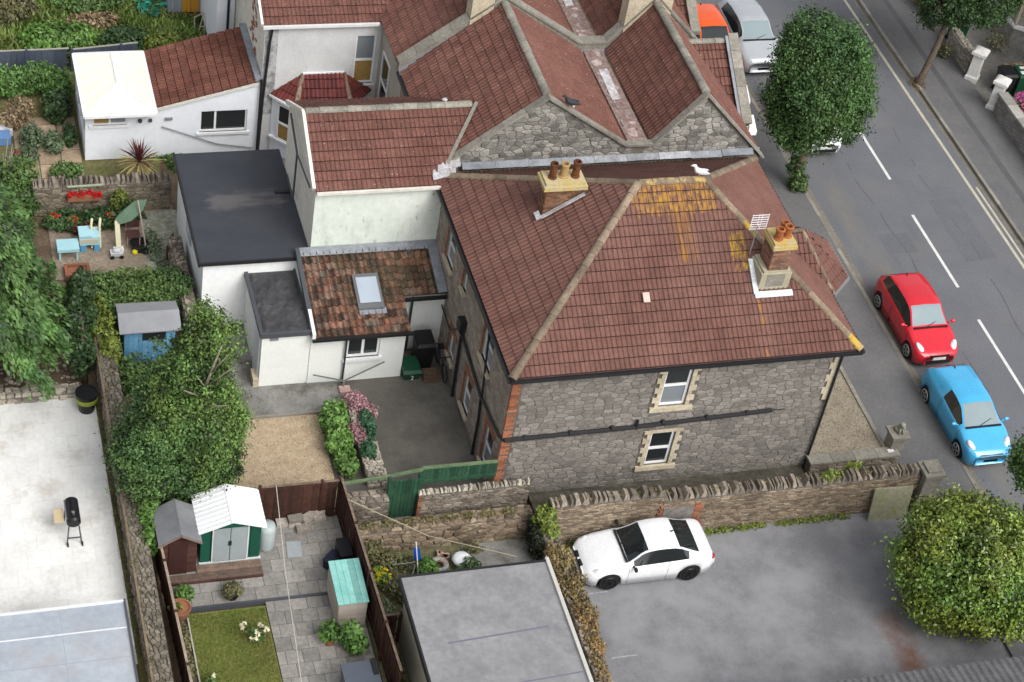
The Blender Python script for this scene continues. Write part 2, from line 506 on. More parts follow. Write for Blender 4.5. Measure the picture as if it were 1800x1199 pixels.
# ---------------------------------------------------------------- material palette (real-world base colours)
UPVC = plain('white_upvc', (.78, .79, .80), .35)
GLASS = plain('dark_glass', (.022, .026, .028), .06, fineamt=0, bump=0, spec=.6)
BLIND = plain('blind_behind_glass', (.22, .25, .27), .1, fineamt=0, bump=0, spec=.6)
WOODPANE = plain('ochre_blind_behind_glass', (.30, .19, .06), .15, fineamt=.2, bump=0, spec=.6)
SKYGLASS = plain('sky_tinted_rooflight_glass', (.40, .46, .53), .15, fineamt=0, bump=0, spec=.7)  # pale blue base colour paints in the sky's reflection
lich = (.34, .165, .03)
def tilepost():
    return chain(
        setpost((20.0, 23.1, 38.6, 43.4), lich, thr=.47, sc=(4.5, .3, .25), nsc=2.2, soft=.09, edge=1.3, amax=.85),
        setpost((19.7, 23.2, 40.6, 42.6), (.37, .20, .04), thr=.43, sc=(2, 1, 1), nsc=4.0, soft=.08, edge=.5),
        setpost((22.5, 23.9, 39.0, 40.9), (.40, .25, .03), thr=.46, sc=(2, 1, 1), nsc=3, soft=.07, edge=.5),
        setpost((23.3, 23.9, 36.9, 39.2), lich, thr=.50, sc=(3.4, .9, .9), nsc=2.2, soft=.06, edge=.25))
TILE = mat('red_concrete_tile', (.130, .060, .047), (.166, .084, .067), rough=.82, scale=.7, fine=9, fineamt=.2, tint=.13, bump=.25, bscale=60, post=tilepost())
def lichspeck(c, base):
    n = c['noise'](16, 3); return c['mix'](c['ramp'](n, .66, .7), base, (.38, .30, .24))
TILE2 = mat('red_concrete_tile_weathered', (.128, .055, .043), (.163, .076, .059), rough=.85, scale=.6, fine=9, fineamt=.22, tint=.17, bump=.25, bscale=60, post=lichspeck)
TILE3 = mat('brown_plain_tile', (.105, .037, .026), (.15, .062, .044), rough=.85, scale=1.2, fine=8, fineamt=.25, tint=.2, bump=.2)
UNDER = plain('roof_underlay', (.05, .02, .018), .9)
MORTAR = mat('ridge_mortar', (.24, .185, .135), (.17, .13, .09), rough=.9, scale=2, fine=14, fineamt=.35, tint=.3, bump=.4, post=chain(
    setpost((20.2, 22.9, 41.4, 42.4), (.48, .34, .12), thr=.42, nsc=3, sc=(1, 1, 1)), setpost((22.9, 24.2, 39.0, 41.0), (.5, .33, .03), thr=.42, nsc=3, sc=(1, 1, 1)),
    setpost((25.9, 27.2, 36.8, 38.0), (.5, .34, .05), thr=.38, nsc=3, sc=(1, 1, 1))))
PANTILE = mat('old_clay_pantile', (.20, .088, .055), (.105, .088, .07), rough=.88, scale=2.6, fine=7, fineamt=.55, tint=.65, bump=.35, post=chain(
    setpost((12.2, 16.2, 43.5, 47), (.085, .07, .04), thr=.44, nsc=3.2, sc=(1, .6, 1), soft=.1), lichspeck))
LEAD = mat('lead_flashing', (.26, .28, .31), (.18, .19, .21), rough=.6, scale=3, fineamt=.2, tint=.2, bump=.1)
LEADW = mat('bright_lead_patch', (.52, .52, .54), (.28, .26, .26), rough=.6, scale=3, fineamt=.35, tint=.3, bump=.15)
RUBBLE = mat('grey_limestone_rubble', (.178, .162, .146), (.235, .215, .194), rough=.9, scale=2.2, fine=13, fineamt=.22, tint=.24, bump=.5, bscale=24)
RUBBLE2 = mat('pale_mottled_rubble', (.17, .165, .15), (.30, .285, .26), rough=.9, scale=2.5, fine=13, fineamt=.3, tint=.45, bump=.5, bscale=24)
JOINT = mat('dark_lime_joint', (.095, .085, .073), (.13, .118, .10), rough=.95, scale=2, fineamt=.3, tint=0, bump=.4)
JOINTL = mat('pale_lime_joint', (.20, .175, .145), (.15, .13, .105), rough=.95, scale=2, fineamt=.3, tint=0, bump=.4)
JOINTP = mat('pink_grey_pointing', (.225, .185, .155), (.30, .25, .21), rough=.95, scale=2, fineamt=.3, tint=0, bump=.4)
GSTONE = mat('garden_wall_stone', (.15, .125, .10), (.24, .205, .165), rough=.92, scale=2.2, fine=9, fineamt=.4, tint=.45, bump=.5, bscale=20)
GSTONEB = mat('brown_garden_wall_stone', (.155, .115, .08), (.26, .205, .145), rough=.92, scale=1.6, fine=9, fineamt=.4, tint=.45, bump=.5, bscale=20)
BRICK = mat('orange_brick', (.30, .105, .05), (.24, .11, .07), rough=.88, scale=4, fine=20, fineamt=.3, tint=.4, bump=.3)
CREAM = mat('cream_bath_stone', (.42, .36, .26), (.50, .44, .33), rough=.85, scale=3, fine=12, fineamt=.2, tint=.15, bump=.2)
COPE = mat('weathered_coping', (.25, .235, .20), (.19, .178, .15), rough=.9, scale=2, fine=10, fineamt=.3, tint=.2, bump=.3)
WHITE = mat('white_render', (.82, .83, .83), (.77, .78, .78), rough=.85, scale=.8, fine=5, fineamt=.06, tint=0, bump=.08)
WHITEB = mat('bluish_white_render', (.77, .80, .85), (.73, .76, .80), rough=.85, scale=.8, fine=5, fineamt=.05, tint=0, bump=.08)
def streaks(c, base):
    n = c['noise'](1.0, 6, c['scalev']((1.6, 1.6, .55)), .72); m = c['noise'](7, 5, c['scalev']((1, 1, .5)))
    base = c['mix'](c['ramp'](n, .55, .72, 0, .55), base, (.33, .40, .33))
    return c['mix'](c['ramp'](m, .63, .74, 0, .6), base, (.22, .24, .21))
MOSSW = mat('mould_streaked_render', (.72, .75, .70), (.62, .68, .61), rough=.88, scale=.9, fine=5, fineamt=.08, tint=0, bump=.1, post=streaks)
CREAMW = mat('cream_render', (.70, .68, .62), (.62, .59, .52), rough=.88, scale=1.2, fine=5, fineamt=.12, tint=0, bump=.1)
def soot(c, base):
    n = c['noise'](1.5, 5, c['scalev']((2.4, 2.4, .3)), .7); return c['mix'](c['ramp'](n, .6, .74, 0, .7), base, (.30, .30, .30))
SOOTW = mat('grimy_white_render', (.60, .60, .60), (.52, .52, .52), rough=.88, scale=1, fineamt=.08, tint=0, bump=.1, post=soot)
BLACK = plain('black_gutter_plastic', (.02, .02, .022), .4)
DGREY = plain('dark_grey_paint', (.07, .075, .085), .5)
GREYP = plain('grey_pipe', (.22, .23, .24), .5)
FELT = mat('new_dark_roof_felt', (.036, .04, .05), (.046, .05, .06), rough=.85, scale=.8, fine=40, fineamt=.15, tint=0, bump=.2,
    post=setpost((8.4, 12.3, 47.7, 49.9), (.105, .098, .10), thr=.30, sc=(.6, 2, 1), nsc=1.2, soft=.14, edge=.9))
FELTOLD = mat('old_wrinkled_felt', (.038, .038, .042), (.07, .068, .072), rough=.6, scale=1.3, fine=8, fineamt=.25, tint=.3, bump=.6, bscale=6)
GFELT = mat('grey_mineral_felt', (.20, .205, .225), (.30, .305, .33), rough=.9, scale=.55, fine=7, fineamt=.16, tint=.1, bump=.2)
def stainp(c, base):
    n = c['noise'](.9, 6, None, .7); base = c['mix'](c['ramp'](n, .50, .68, 0, .7), base, (.15, .15, .165))
    n = c['noise'](2.6, 6, None, .75); return c['mix'](c['ramp'](n, .64, .72, 0, .6), base, (.42, .42, .43))
GARX = 0
GAR = mat('garage_roof_felt', (.205, .206, .212), (.265, .266, .272), rough=.9, scale=.5, fine=7, fineamt=.15, tint=.1, bump=.2, post=stainp)
def bstain(c, base):
    n = c['noise'](1.1, 6, None, .65); return c['mix'](c['ramp'](n, .5, .68, 0, .7), base, (.33, .32, .33))
BLUER = mat('blue_grey_roof_coating', (.30, .335, .38), (.37, .40, .44), rough=.95, scale=.6, fine=5, fineamt=.1, tint=.1, bump=.15, spec=.1, post=bstain)

# ---------------------------------------------------------------- ground
def asph(c, base):
    n = c['noise'](.35, 6, None, .65); base = c['mix'](c['ramp'](n, .5, .7, 0, .5), base, (.155, .15, .145))
    n = c['noise'](1.2, 5, c['scalev']((1, .15, 1)), .6); return c['mix'](c['ramp'](n, .6, .75, 0, .35), base, (.085, .085, .09))
ROAD = mat('road_asphalt', (.125, .130, .145), (.145, .149, .162), rough=.9, scale=.5, fine=16, fineamt=.16, tint=0, bump=.5, bscale=60, post=chain(asph,
    setpost((31.5, 34.0, 30, 64), (.165, .158, .148), thr=.36, sc=(1, .4, 1), nsc=.9, soft=.14, edge=.9)))
PAVE = mat('pavement_asphalt', (.118, .118, .124), (.145, .142, .142), rough=.9, scale=.8, fine=14, fineamt=.16, tint=0, bump=.4, bscale=60, post=asph)
def cstain(c, base):
    n = c['noise'](.5, 6, None, .7); base = c['mix'](c['ramp'](n, .42, .62, 0, .9), base, (.25, .25, .26))
    n = c['noise'](1.6, 6, None, .75); return c['mix'](c['ramp'](n, .60, .78, 0, .4), base, (.13, .125, .125))
CARP = mat('car_park_tarmac', (.16, .16, .17), (.20, .20, .21), rough=.9, scale=.5, fine=14, fineamt=.15, tint=0, bump=.35, bscale=70, post=chain(cstain,
    setpost((24.9, 28.0, 27.6, 32.6), (.15, .065, .035), thr=.34, sc=(1, 1, 1), nsc=.8, soft=.18, edge=1.3)))
def ystain(c, base):
    n = c['noise'](.9, 6, None, .7); base = c['mix'](c['ramp'](n, .46, .62, 0, .85), base, (.085, .078, .068))
    n = c['noise'](3.2, 6, None, .75); return c['mix'](c['ramp'](n, .62, .74, 0, .5), base, (.26, .25, .22))
YARD = mat('stained_yard_concrete', (.135, .125, .11), (.105, .098, .086), rough=.9, scale=.7, fine=20, fineamt=.25, tint=0, bump=.3, post=ystain)
CONC = mat('pale_path_concrete', (.24, .235, .22), (.18, .175, .165), rough=.9, scale=1.2, fine=14, fineamt=.2, tint=0, bump=.25, post=ystain)
GRAV = mat('tan_gravel', (.44, .35, .24), (.35, .27, .18), rough=.95, scale=4, fine=30, fineamt=.5, tint=.5, bump=.6, bscale=50)
FORE = mat('forecourt_pebbles', (.22, .19, .145), (.27, .235, .18), rough=.95, scale=2, fine=24, fineamt=.45, tint=.4, bump=.6, bscale=40)
def dirtp(c, base):
    n = c['noise'](.8, 6, None, .7); return c['mix'](c['ramp'](n, .52, .7, 0, .6), base, (.40, .36, .30))
PATIO = mat('pale_paving', (.74, .74, .72), (.65, .645, .62), rough=.85, scale=.9, fine=8, fineamt=.07, tint=.035, bump=.12, post=dirtp)
FLAG = mat('grey_flagstone', (.20, .19, .175), (.27, .255, .235), rough=.9, scale=1.2, fine=10, fineamt=.25, tint=.22, bump=.25)
SOIL = mat('earth', (.10, .07, .045), (.15, .11, .075), rough=.95, scale=2, fine=12, fineamt=.4, tint=.2, bump=.5)
LAWN = mat('lawn_grass', (.13, .17, .035), (.19, .19, .055), rough=.9, scale=1.0, fine=12, fineamt=.35, tint=.5, bump=.5)
ROUGHG = mat('rough_ground', (.095, .11, .035), (.15, .13, .06), rough=.95, scale=.9, fine=8, fineamt=.4, tint=.4, bump=.5)
KERB = mat('granite_kerb', (.25, .235, .205), (.20, .185, .16), rough=.85, scale=3, fine=25, fineamt=.25, tint=.2, bump=.2)
PAINTW = mat('white_road_paint', (.66, .66, .64), (.55, .55, .54), rough=.8, scale=3, fine=20, fineamt=.15, tint=0, bump=.1)
PAINTY = mat('faded_yellow_paint', (.50, .46, .36), (.40, .37, .30), rough=.8, scale=3, fine=20, fineamt=.2, tint=0, bump=.1)

struct(MB().box(-60, 130, -60, 160, -.5, -.12), 'ground', SOIL)
struct(MB().poly([(31.6, 10, -.008), (38.87, 10, -.008), (38.87, 110, -.008), (31.6, 110, -.008)]), 'road', ROAD)
pv = struct(MB().box(29.0, 31.46, 36.9, 110, -.1, .11).box(29.65, 31.46, 10, 36.9, -.1, .1), 'pavement', PAVE)
pr_ = struct(MB().box(39.0, 41.35, 10, 110, -.1, .11), 'pavement', PAVE)
for p, xa, xb, nm in ((pv, 31.46, 31.6, 'kerb_stone'), (pr_, 38.87, 39.0, 'kerb_stone')):
    y = 26.0
    while y < 66:
        l = .9; MB().box(xa, xb, y, y+l-.012, -.1, .115+random.uniform(-.004, .004), random.random()).build(nm, KERB, p); y += l
# seams / reinstatement strips in the pavements
PATCH = mat('trench_reinstatement', (.085, .085, .092), (.105, .105, .11), rough=.9, scale=1, fine=50, fineamt=.18, tint=0, bump=.3)
struct(MB().poly([(39.95, 40, .114), (40.2, 40, .114), (40.2, 66, .114), (39.95, 66, .114)]), 'pavement_trench_patch', PATCH)
struct(MB().poly([(29.9, 36, .114), (30.05, 36, .114), (30.05, 47, .114), (29.9, 47, .114)]), 'pavement_seam', PAVE)
rm = MB()
for y0 in (57.4, 51.35, 45.2, 39.45, 33.5):
    rm.poly([(35.21, y0, -.003), (35.33, y0, -.003), (35.33, y0+4.05 if y0 != 51.35 else y0+3.1, -.003), (35.21, y0+4.05 if y0 != 51.35 else y0+3.1, -.003)])
struct(rm, 'centre_line_marking', PAINTW)
ym = MB().poly([(38.26, 20, -.003), (38.38, 20, -.003), (38.38, 66, -.003), (38.26, 66, -.003)]).poly([(38.52, 20, -.003), (38.61, 20, -.003), (38.61, 50.6, -.003), (38.52, 50.6, -.003)])
struct(ym, 'yellow_line_marking', PAINTY)
TAR = mat('tar_seam', (.075, .077, .085), (.10, .10, .11), rough=.8, scale=4, fineamt=.4)
sm = MB()
for px_, (ya, yb) in ((36.7, (38, 60)), (34.0, (40, 58))):
    y = ya
    while y < yb:
        dx = .12*math.sin(y*.7)+.05*math.sin(y*2.3); dx2 = .12*math.sin((y+.5)*.7)+.05*math.sin((y+.5)*2.3)
        if random.random() < .7: sm.poly([(px_+dx, y, -.004), (px_+dx+.035, y, -.004), (px_+dx2+.035, y+.5, -.004), (px_+dx2, y+.5, -.004)])
        y += .5
struct(sm, 'tar_seam', TAR)
struct(MB().poly([(36.2, 46.5, -.005), (37.5, 46.6, -.005), (37.45, 50.1, -.005), (36.25, 50.0, -.005)]).poly([(33.4, 47.2, -.005), (34.6, 47.2, -.005), (34.6, 48.3, -.005), (33.4, 48.3, -.005)]), 'road_patch', mat('slightly_darker_patch', (.112, .117, .13), (.13, .134, .147), rough=.9, scale=.8, fine=16, fineamt=.2, tint=0, bump=.4))
dr = thing('drain_grate', 'small iron drain grate in the gutter between pavement and blue car', 'drain', (31.74, 39.6, 0))
MB().box(31.63, 31.87, 39.45, 39.8, -.01, .002).build('frame', plain('cast_iron', (.05, .05, .05), .6), dr)
for k in range(5): MB().box(31.65, 31.85, 39.48+k*.062, 39.48+k*.062+.03, .002, .010).build('bar', plain('worn_iron', (.11, .105, .10), .5), dr)
GUT = mat('dusty_gutter', (.20, .18, .15), (.15, .14, .12), rough=.95, scale=1.5, fine=12, fineamt=.35, tint=0, bump=.4)
struct(MB().poly([(38.68, 20, -.003), (38.86, 20, -.003), (38.86, 66, -.003), (38.68, 66, -.003)]).poly([(31.62, 20, -.003), (31.86, 20, -.003), (31.86, 66, -.003), (31.62, 66, -.003)]), 'gutter_dust', GUT)
# car park
struct(MB().poly([(17.2, 20, 0), (29.65, 20, 0), (29.65, 35.5, 0), (17.2, 35.5, 0)]), 'car_park', CARP)
struct(MB().poly([(17.8, 33.55, .004), (18.45, 33.55, .004), (18.45, 33.595, .004), (17.8, 33.595, .004)]).poly([(17.85, 31.2, .004), (18.6, 31.2, .004), (18.6, 31.245, .004), (17.85, 31.245, .004)]), 'parking_bay_line', mat('worn_bay_paint', (.40, .40, .39), (.26, .26, .26), rough=.9, scale=6, fineamt=.4))
# yards and gardens
struct(MB().poly([(11.5, 37.3, 0), (16, 37.3, 0), (16, 46, 0), (11.5, 46, 0)]), 'yard', YARD)
struct(MB().poly([(8.5, 41.85, .02), (12.35, 41.85, .02), (12.35, 47, .02), (8.5, 47, .02)]), 'path', CONC)
struct(MB().box(8.5, 12.3, 41.76, 41.845, -.1, .05), 'path_edging', KERB)
gv = struct(MB().poly([(8.3, 37.7, -.03), (11.5, 37.7, -.03), (11.5, 41.77, -.03), (8.3, 41.77, -.03)]), 'gravel_bed', GRAV)
pe = MB()
for i in range(2600):
    x, y, s = random.uniform(8.35, 11.5), random.uniform(37.8, 41.7), random.uniform(.012, .032)
    pe.add([(x-s, y-s*.6, -.03), (x+s*.8, y-s, -.03), (x+s*.3, y+s, -.03), (x, y, -.03+s)], [(0, 1, 3), (1, 2, 3), (2, 0, 3)], random.random())
tag(pe.build('gravel', GRAV, kind='stuff'), 'loose tan gravel chippings in the back yard bed', 'gravel')
struct(MB().box(17.1, 26.1, 35.93, 37.54, -.1, .12), 'side_passage', mat('dark_streaked_passage', (.06, .055, .042), (.10, .09, .07), rough=.95, scale=2.5, fine=7, fineamt=.4, tint=0, bump=.5, stretch=(.4, 2, 1)))  # dark streaky floor colour along the narrow passage
struct(MB().poly([(26, 36.0, -.02), (29, 36.0, -.02), (29, 37.3, -.02), (26, 37.3, -.02)]), 'side_ground', SOIL)
struct(MB().poly([(11.2, 36.4, .01), (16.9, 36.4, .01), (16.9, 37.3, .01), (11.2, 37.3, .01)]), 'alley_path', CONC)
fc = MB().box(26.25, 28.82, 37.35, 50, -.1, .55)
struct(fc, 'forecourt', FORE)
pb = MB()
for i in range(2600):
    x, y, s = random.uniform(26.3, 28.8), random.uniform(37.4, 42.5), random.uniform(.012, .035)
    pb.add([(x-s, y-s*.6, .55), (x+s*.8, y-s, .55), (x+s*.3, y+s, .55), (x, y, .55+s)], [(0, 1, 3), (1, 2, 3), (2, 0, 3)], random.random())
tag(pb.build('forecourt_gravel', FORE, kind='stuff'), 'brown pebbles covering the raised triangular forecourt beside the stone house', 'pebbles')

def slabs(x0, x1, y0, y1, z, sx, sy, m, mj, name, pname, gap=.008, sink=.012, stag=True, jit=.004):
    base = struct(MB().poly([(x0, y0, z-sink), (x1, y0, z-sink), (x1, y1, z-sink), (x0, y1, z-sink)]), name, mj)
    y = y0; r = 0; P = []
    while y < y1-.05:
        x = x0-(sx/2 if (stag and r % 2) else 0)
        while x < x1-.02:
            a, b, c, d = max(x, x0)+gap, min(x+sx, x1)-gap, y+gap, min(y+sy, y1)-gap
            if b-a > .05 and d-c > .05:
                h = z+random.uniform(-jit, jit); q = MB().box(a, b, c, d, z-sink-.02, h, random.random())
                P.append((q.v, q.f, q.t[0]))
            x += sx
        y += sy; r += 1
    emit(pname, P, m, base)
    return base
GROUT = mat('slab_joint', (.60, .58, .54), (.50, .48, .44), rough=.95, scale=1, fineamt=.3, tint=0)
GROUTD = mat('dark_slab_joint', (.13, .12, .10), (.10, .10, .07), rough=.95, scale=1, fineamt=.3, tint=0)
slabs(-3.2, 4.9, 33.0, 43.28, .03, .62, .62, PATIO, GROUT, 'patio', 'paving_slab', gap=.004, sink=.006)
slabs(8.62, 11.25, 31.0, 34.62, .02, .46, .46, FLAG, GROUTD, 'flagged_path', 'flagstone')
slabs(6.0, 11.25, 34.68, 37.5, .08, .6, .46, FLAG, GROUTD, 'flagged_terrace', 'flagstone')
struct(MB().box(6.0, 10.5, 34.62, 34.68, -.1, .09), 'terrace_step_edge', DGREY)
struct(MB().poly([(4.9, 25, .01), (5.08, 25, .01), (5.08, 43.3, .01), (4.9, 43.3, .01)]), 'verge_strip', mat('mossy_verge', (.13, .10, .05), (.09, .11, .03), rough=.95, scale=2, fine=10, fineamt=.4, tint=0, bump=.6))
lw = struct(MB().poly([(6.42, 25, .0), (8.6, 25, .0), (8.6, 34.5, .0), (6.42, 34.5, .0)]), 'lawn', LAWN)
n = 26000; g = np.random.default_rng(5)
def grass(name, x0, x1, y0, y1, n, h, m, label, seed, z=0, keep=None):
    g = np.random.default_rng(seed); x = g.uniform(x0, x1, n); y = g.uniform(y0, y1, n)
    if keep is not None: k = keep(x, y); x, y = x[k], y[k]; n = len(x)
    a = g.uniform(0, 6.28, n); hh = h*g.uniform(.5, 1.4, n); s = hh*.28
    b = np.stack([x, y, np.full(n, z)], 1); d = np.stack([np.cos(a)*s, np.sin(a)*s, np.zeros(n)], 1)
    tp = b+np.stack([g.normal(size=n)*hh*.5, g.normal(size=n)*hh*.5, hh], 1)
    V = np.stack([b-d, b+d, tp], 1).reshape(-1, 3); F = np.arange(n*3).reshape(-1, 3)
    t = np.clip(.5+.25*np.sin(x*2.1+np.sin(y*3))*np.cos(y*1.7)+g.normal(size=n)*.15, 0, 1)
    o = build_np(V, F, t, name, m, kind='stuff'); tag(o, label, 'grass'); return o
grass('grass', 6.45, 8.58, 31.0, 34.45, 30000, .035, LAWN, 'yellowish green mown grass of the small back lawn', 11)
struct(MB().poly([(5.85, 25, -.01), (6.42, 25, -.01), (6.42, 34.6, -.01), (5.85, 34.6, -.01)]), 'flower_bed', SOIL)
struct(MB().poly([(11.3, 30, -.01), (17.2, 30, -.01), (17.2, 36.2, -.01), (11.3, 36.2, -.01)]), 'back_garden_ground', mat('patchy_garden_ground', (.15, .13, .08), (.11, .12, .05), rough=.95, scale=1.5, fine=8, fineamt=.4, tint=0, bump=.5))
struct(MB().poly([(14.6, 33.0, .004), (16.9, 33.0, .004), (16.9, 35.9, .004), (14.6, 35.9, .004)]), 'concrete_pad', CONC)
struct(MB().poly([(-3, 43.3, -.02), (8.4, 43.3, -.02), (8.4, 54, -.02), (-3, 54, -.02)]), 'garden_ground', SOIL)
struct(MB().poly([(4.3, 48.7, .01), (8.5, 48.7, .01), (8.5, 52.2, .01), (4.3, 52.2, .01)]), 'garden_terrace', mat('dusty_terrace', (.30, .245, .185), (.21, .17, .13), rough=.95, scale=1.6, fine=9, fineamt=.35, tint=0, bump=.4))
struct(MB().poly([(7.3, 48.5, .02), (8.6, 48.5, .02), (8.6, 51.9, .02), (7.3, 51.9, .02)]), 'crazy_paving', mat('crazy_paving', (.33, .33, .28), (.22, .23, .17), rough=.95, scale=3, fine=9, fineamt=.45, tint=0, bump=.4))
struct(MB().poly([(-4, 52.7, -.03), (8.4, 52.7, -.03), (8.4, 60.3, -.03), (-4, 60.3, -.03)]), 'cottage_garden_ground', ROUGHG)
struct(MB().poly([(-6, 60.3, -.035), (12, 60.3, -.035), (12, 90, -.035), (-6, 90, -.035)]), 'overgrown_ground', ROUGHG)
slabs(3.6, 5.8, 53.2, 57.4, .03, .75, .75, mat('sandy_slab', (.42, .32, .22), (.35, .26, .18), rough=.9, scale=2, fine=9, fineamt=.25, tint=.3, bump=.2), GROUTD, 'garden_path', 'paving_slab', gap=.02, stag=False)
struct(MB().poly([(11.8, 50.3, .0), (16.2, 50.3, .0), (16.2, 55.2, .0), (11.8, 55.2, .0)]), 'light_well', CONC)
struct(MB().poly([(41.3, 20, .05), (60, 20, .05), (60, 100, .05), (41.3, 100, .05)]), 'front_gardens_ground', mat('dull_front_paving', (.15, .145, .135), (.19, .18, .16), rough=.95, scale=1.5, fine=9, fineamt=.3, tint=0, bump=.4))
# ================================================================ the stone house with hipped roof
X0, X1, Y0, Y1 = 15.95, 26.2, 37.55, 46.62
EX0, EX1, EY0, EY1, EZ = 15.77, 26.62, 37.3, 46.5, 5.3
RL, RR = (20.45, 41.9, 8.35), (22.55, 41.9, 8.35)
H1 = thing('stone_house', 'grey rubble stone house with hipped red tile roof and two chimneys beside the yard', 'house', (21, 42, 0))
FWIN = [(20.62-X0, 21.46-X0, 3.36, 5.04), (20.66-X0, 21.44-X0, .84, 2.26)]
fw_ = MB(); ux, uz, ny = (1, 0, 0), (0, 0, 1), (0, -1, 0)
panel(fw_, (X0, Y0, 0), ux, uz, ny, X1-X0, 5.22, FWIN)
wall1 = fw_.build('front_wall', JOINT, H1)
holes = [(a-.26, b+.26, c-.16, d+.1) for a, b, c, d in FWIN] + [(0, .30, 0, 5.3), (X1-X0-.24, X1-X0+.1, 3.0, 5.3)]
emit('stone', rubble_face((X0, Y0, 0), ux, uz, ny, X1-X0, 5.2, .29, .15, .011, holes, rs=3, joint=.012, jit=.27), RUBBLE, wall1, 300)
# brick quoins at the left corner
for k in range(58):
    z = .1+k*.088; l = .26 if k % 2 else .17
    if random.random() < .06: continue
    MB().box(X0-.02, X0+l, Y0-.035, Y0+.06, z, z+.078, random.random()).build('quoin_brick', BRICK, wall1)
for k in range(8):
    l = .3 if k % 2 else .2; MB().box(X1-l, X1+.02, Y0-.04, Y0+.1, 3.05+k*.26, 3.05+k*.26+.25, random.random()).build('quoin_stone', CREAM, wall1)
# right and back walls, left wall
ow = MB()
ow.poly([(X1, Y0, 0), (X1, Y1, 0), (X1, Y1, 5.3), (X1, Y0, 5.3)]); ow.poly([(X0, Y1, 0), (X1, Y1, 0), (X1, Y1, 5.3), (X0, Y1, 5.3)])
ow.build('side_wall', JOINTP, H1)
LW = [(44.1, 44.9, 3.35, 4.7), (42.62, 42.95, 3.75, 4.6), (39.5, 40.45, 3.3, 4.75), (40.65, 41.35, .35, 1.75), (38.2, 38.95, .35, 1.95), (42.7, 43.3, .7, 1.7)]
LH = [(Y1-b, Y1-a, c, d) for a, b, c, d in LW]
lw_ = MB(); panel(lw_, (X0, Y1, 0), (0, -1, 0), uz, (-1, 0, 0), Y1-Y0, 5.22, LH)
wall2 = lw_.build('yard_wall', JOINTP, H1)
emit('stone', rubble_face((X0, Y1, 0), (0, -1, 0), uz, (-1, 0, 0), Y1-Y0, 5.2, .34, .17, .012, [(a-.13, b+.13, c-.1, d+.22) for a, b, c, d in LH], rs=8, joint=.02),
     mat('pinkish_rubble', (.235, .195, .165), (.29, .245, .205), rough=.9, scale=2, fine=13, fineamt=.25, tint=.22, bump=.4), wall2, 250)
for (a, b, c, d) in LH:
    k = (b-a)/.6
    window(H1, (X0, Y1-a, c), (0, -1, 0), uz, (-1, 0, 0), b-a, d-c, 1, 2 if d-c > 1.2 else 1, panes=[BLIND, GLASS], sill=(.1, .09, .1), mat_sill=CREAM)
    q = MB().obox((X0-.014, Y1-a+.12, d), (0, -(b-a)-.24, 0), (0, 0, .2), (-.02, 0, 0)); q.build('brick_lintel', BRICK, wall2)
    z = c
    while z < d-.05:
        MB().obox((X0-.012, Y1-a+.11, z), (0, -.11, 0), (0, 0, .085), (-.022, 0, 0), random.random()).build('jamb_brick', BRICK, wall2); z += .1
# front windows with cream stone surrounds
for i, (a, b, c, d) in enumerate(FWIN):
    window(H1, (X0+a, Y0, c), ux, uz, ny, b-a, d-c, 1, 2, fr=.075, panes=([BLIND, GLASS] if i == 0 else [GLASS, GLASS]), depth=.1)
    su = thing  # surround pieces below
    sr = MB().box(X0+a-.26, X0+b+.26, Y0-.085, Y0+.02, c-.17, c-.005, .6).build('stone_sill', CREAM, wall1)
    n = int((d-c+.1)/.2)
    for k in range(n+1):
        zz = c+k*.2; hh = min(.19, d+.09-zz)
        if hh < .05: continue
        l = .24 if k % 2 else .13
        MB().box(X0+a-l, X0+a-.003, Y0-.05, Y0+.02, zz, zz+hh, random.random()).build('surround_stone', CREAM, wall1)
        MB().box(X0+b+.003, X0+b+l, Y0-.05, Y0+.02, zz, zz+hh, random.random()).build('surround_stone', CREAM, wall1)
    if d < 4: MB().box(X0+a-.002, X0+b+.002, Y0-.05, Y0+.02, d+.002, d+.1, .5).build('lintel_stone', CREAM, wall1)
# roof
rf = MB(); E1, E2, E3, E4 = (EX0, EY0, EZ), (EX1, EY0, EZ), (EX1, EY1, EZ), (EX0, EY1, EZ)
dz = lambda p: (p[0], p[1], p[2]-.05)
for P in ([E1, E2, RR, RL], [E2, E3, RR], [E3, E4, RL, RR], [E4, E1, RL]): rf.poly([dz(p) for p in P])
rf.poly([dz(dz(E1)), dz(dz(E4)), dz(dz(E3)), dz(dz(E2))])
roof1 = rf.build('roof', UNDER, H1)
def wear(x, y, t): return t*.9+.05+.06*math.sin(y*2.2)
tiled_slope(roof1, E1, E2, Vector(RL)-Vector((RL[0], EY0, EZ)), [E1, E2, RR, RL], TILE, limit=200, shade=wear)
tiled_slope(roof1, E4, E1, Vector((RL[0], 40, RL[2]))-Vector((EX0, 40, EZ)), [E4, E1, RL], TILE, limit=100, shade=wear)
tiled_slope(roof1, E2, E3, Vector((RR[0], 40, RR[2]))-Vector((EX1, 40, EZ)), [E2, E3, RR], TILE, shade=lambda x, y, t: t*.5+.5)  # paler tint paints in the brighter light on the street-side slope
tiled_slope(roof1, E3, E4, Vector((20, 41.9, RR[2]))-Vector((20, EY1, EZ)), [E3, E4, RL, RR], TILE, shade=wear)
ridge_tiles(roof1, RL, RR, MORTAR)
for e, r in ((E1, RL), (E2, RR), (E3, RR), (E4, RL)): ridge_tiles(roof1, e, r, MORTAR, r=.125)
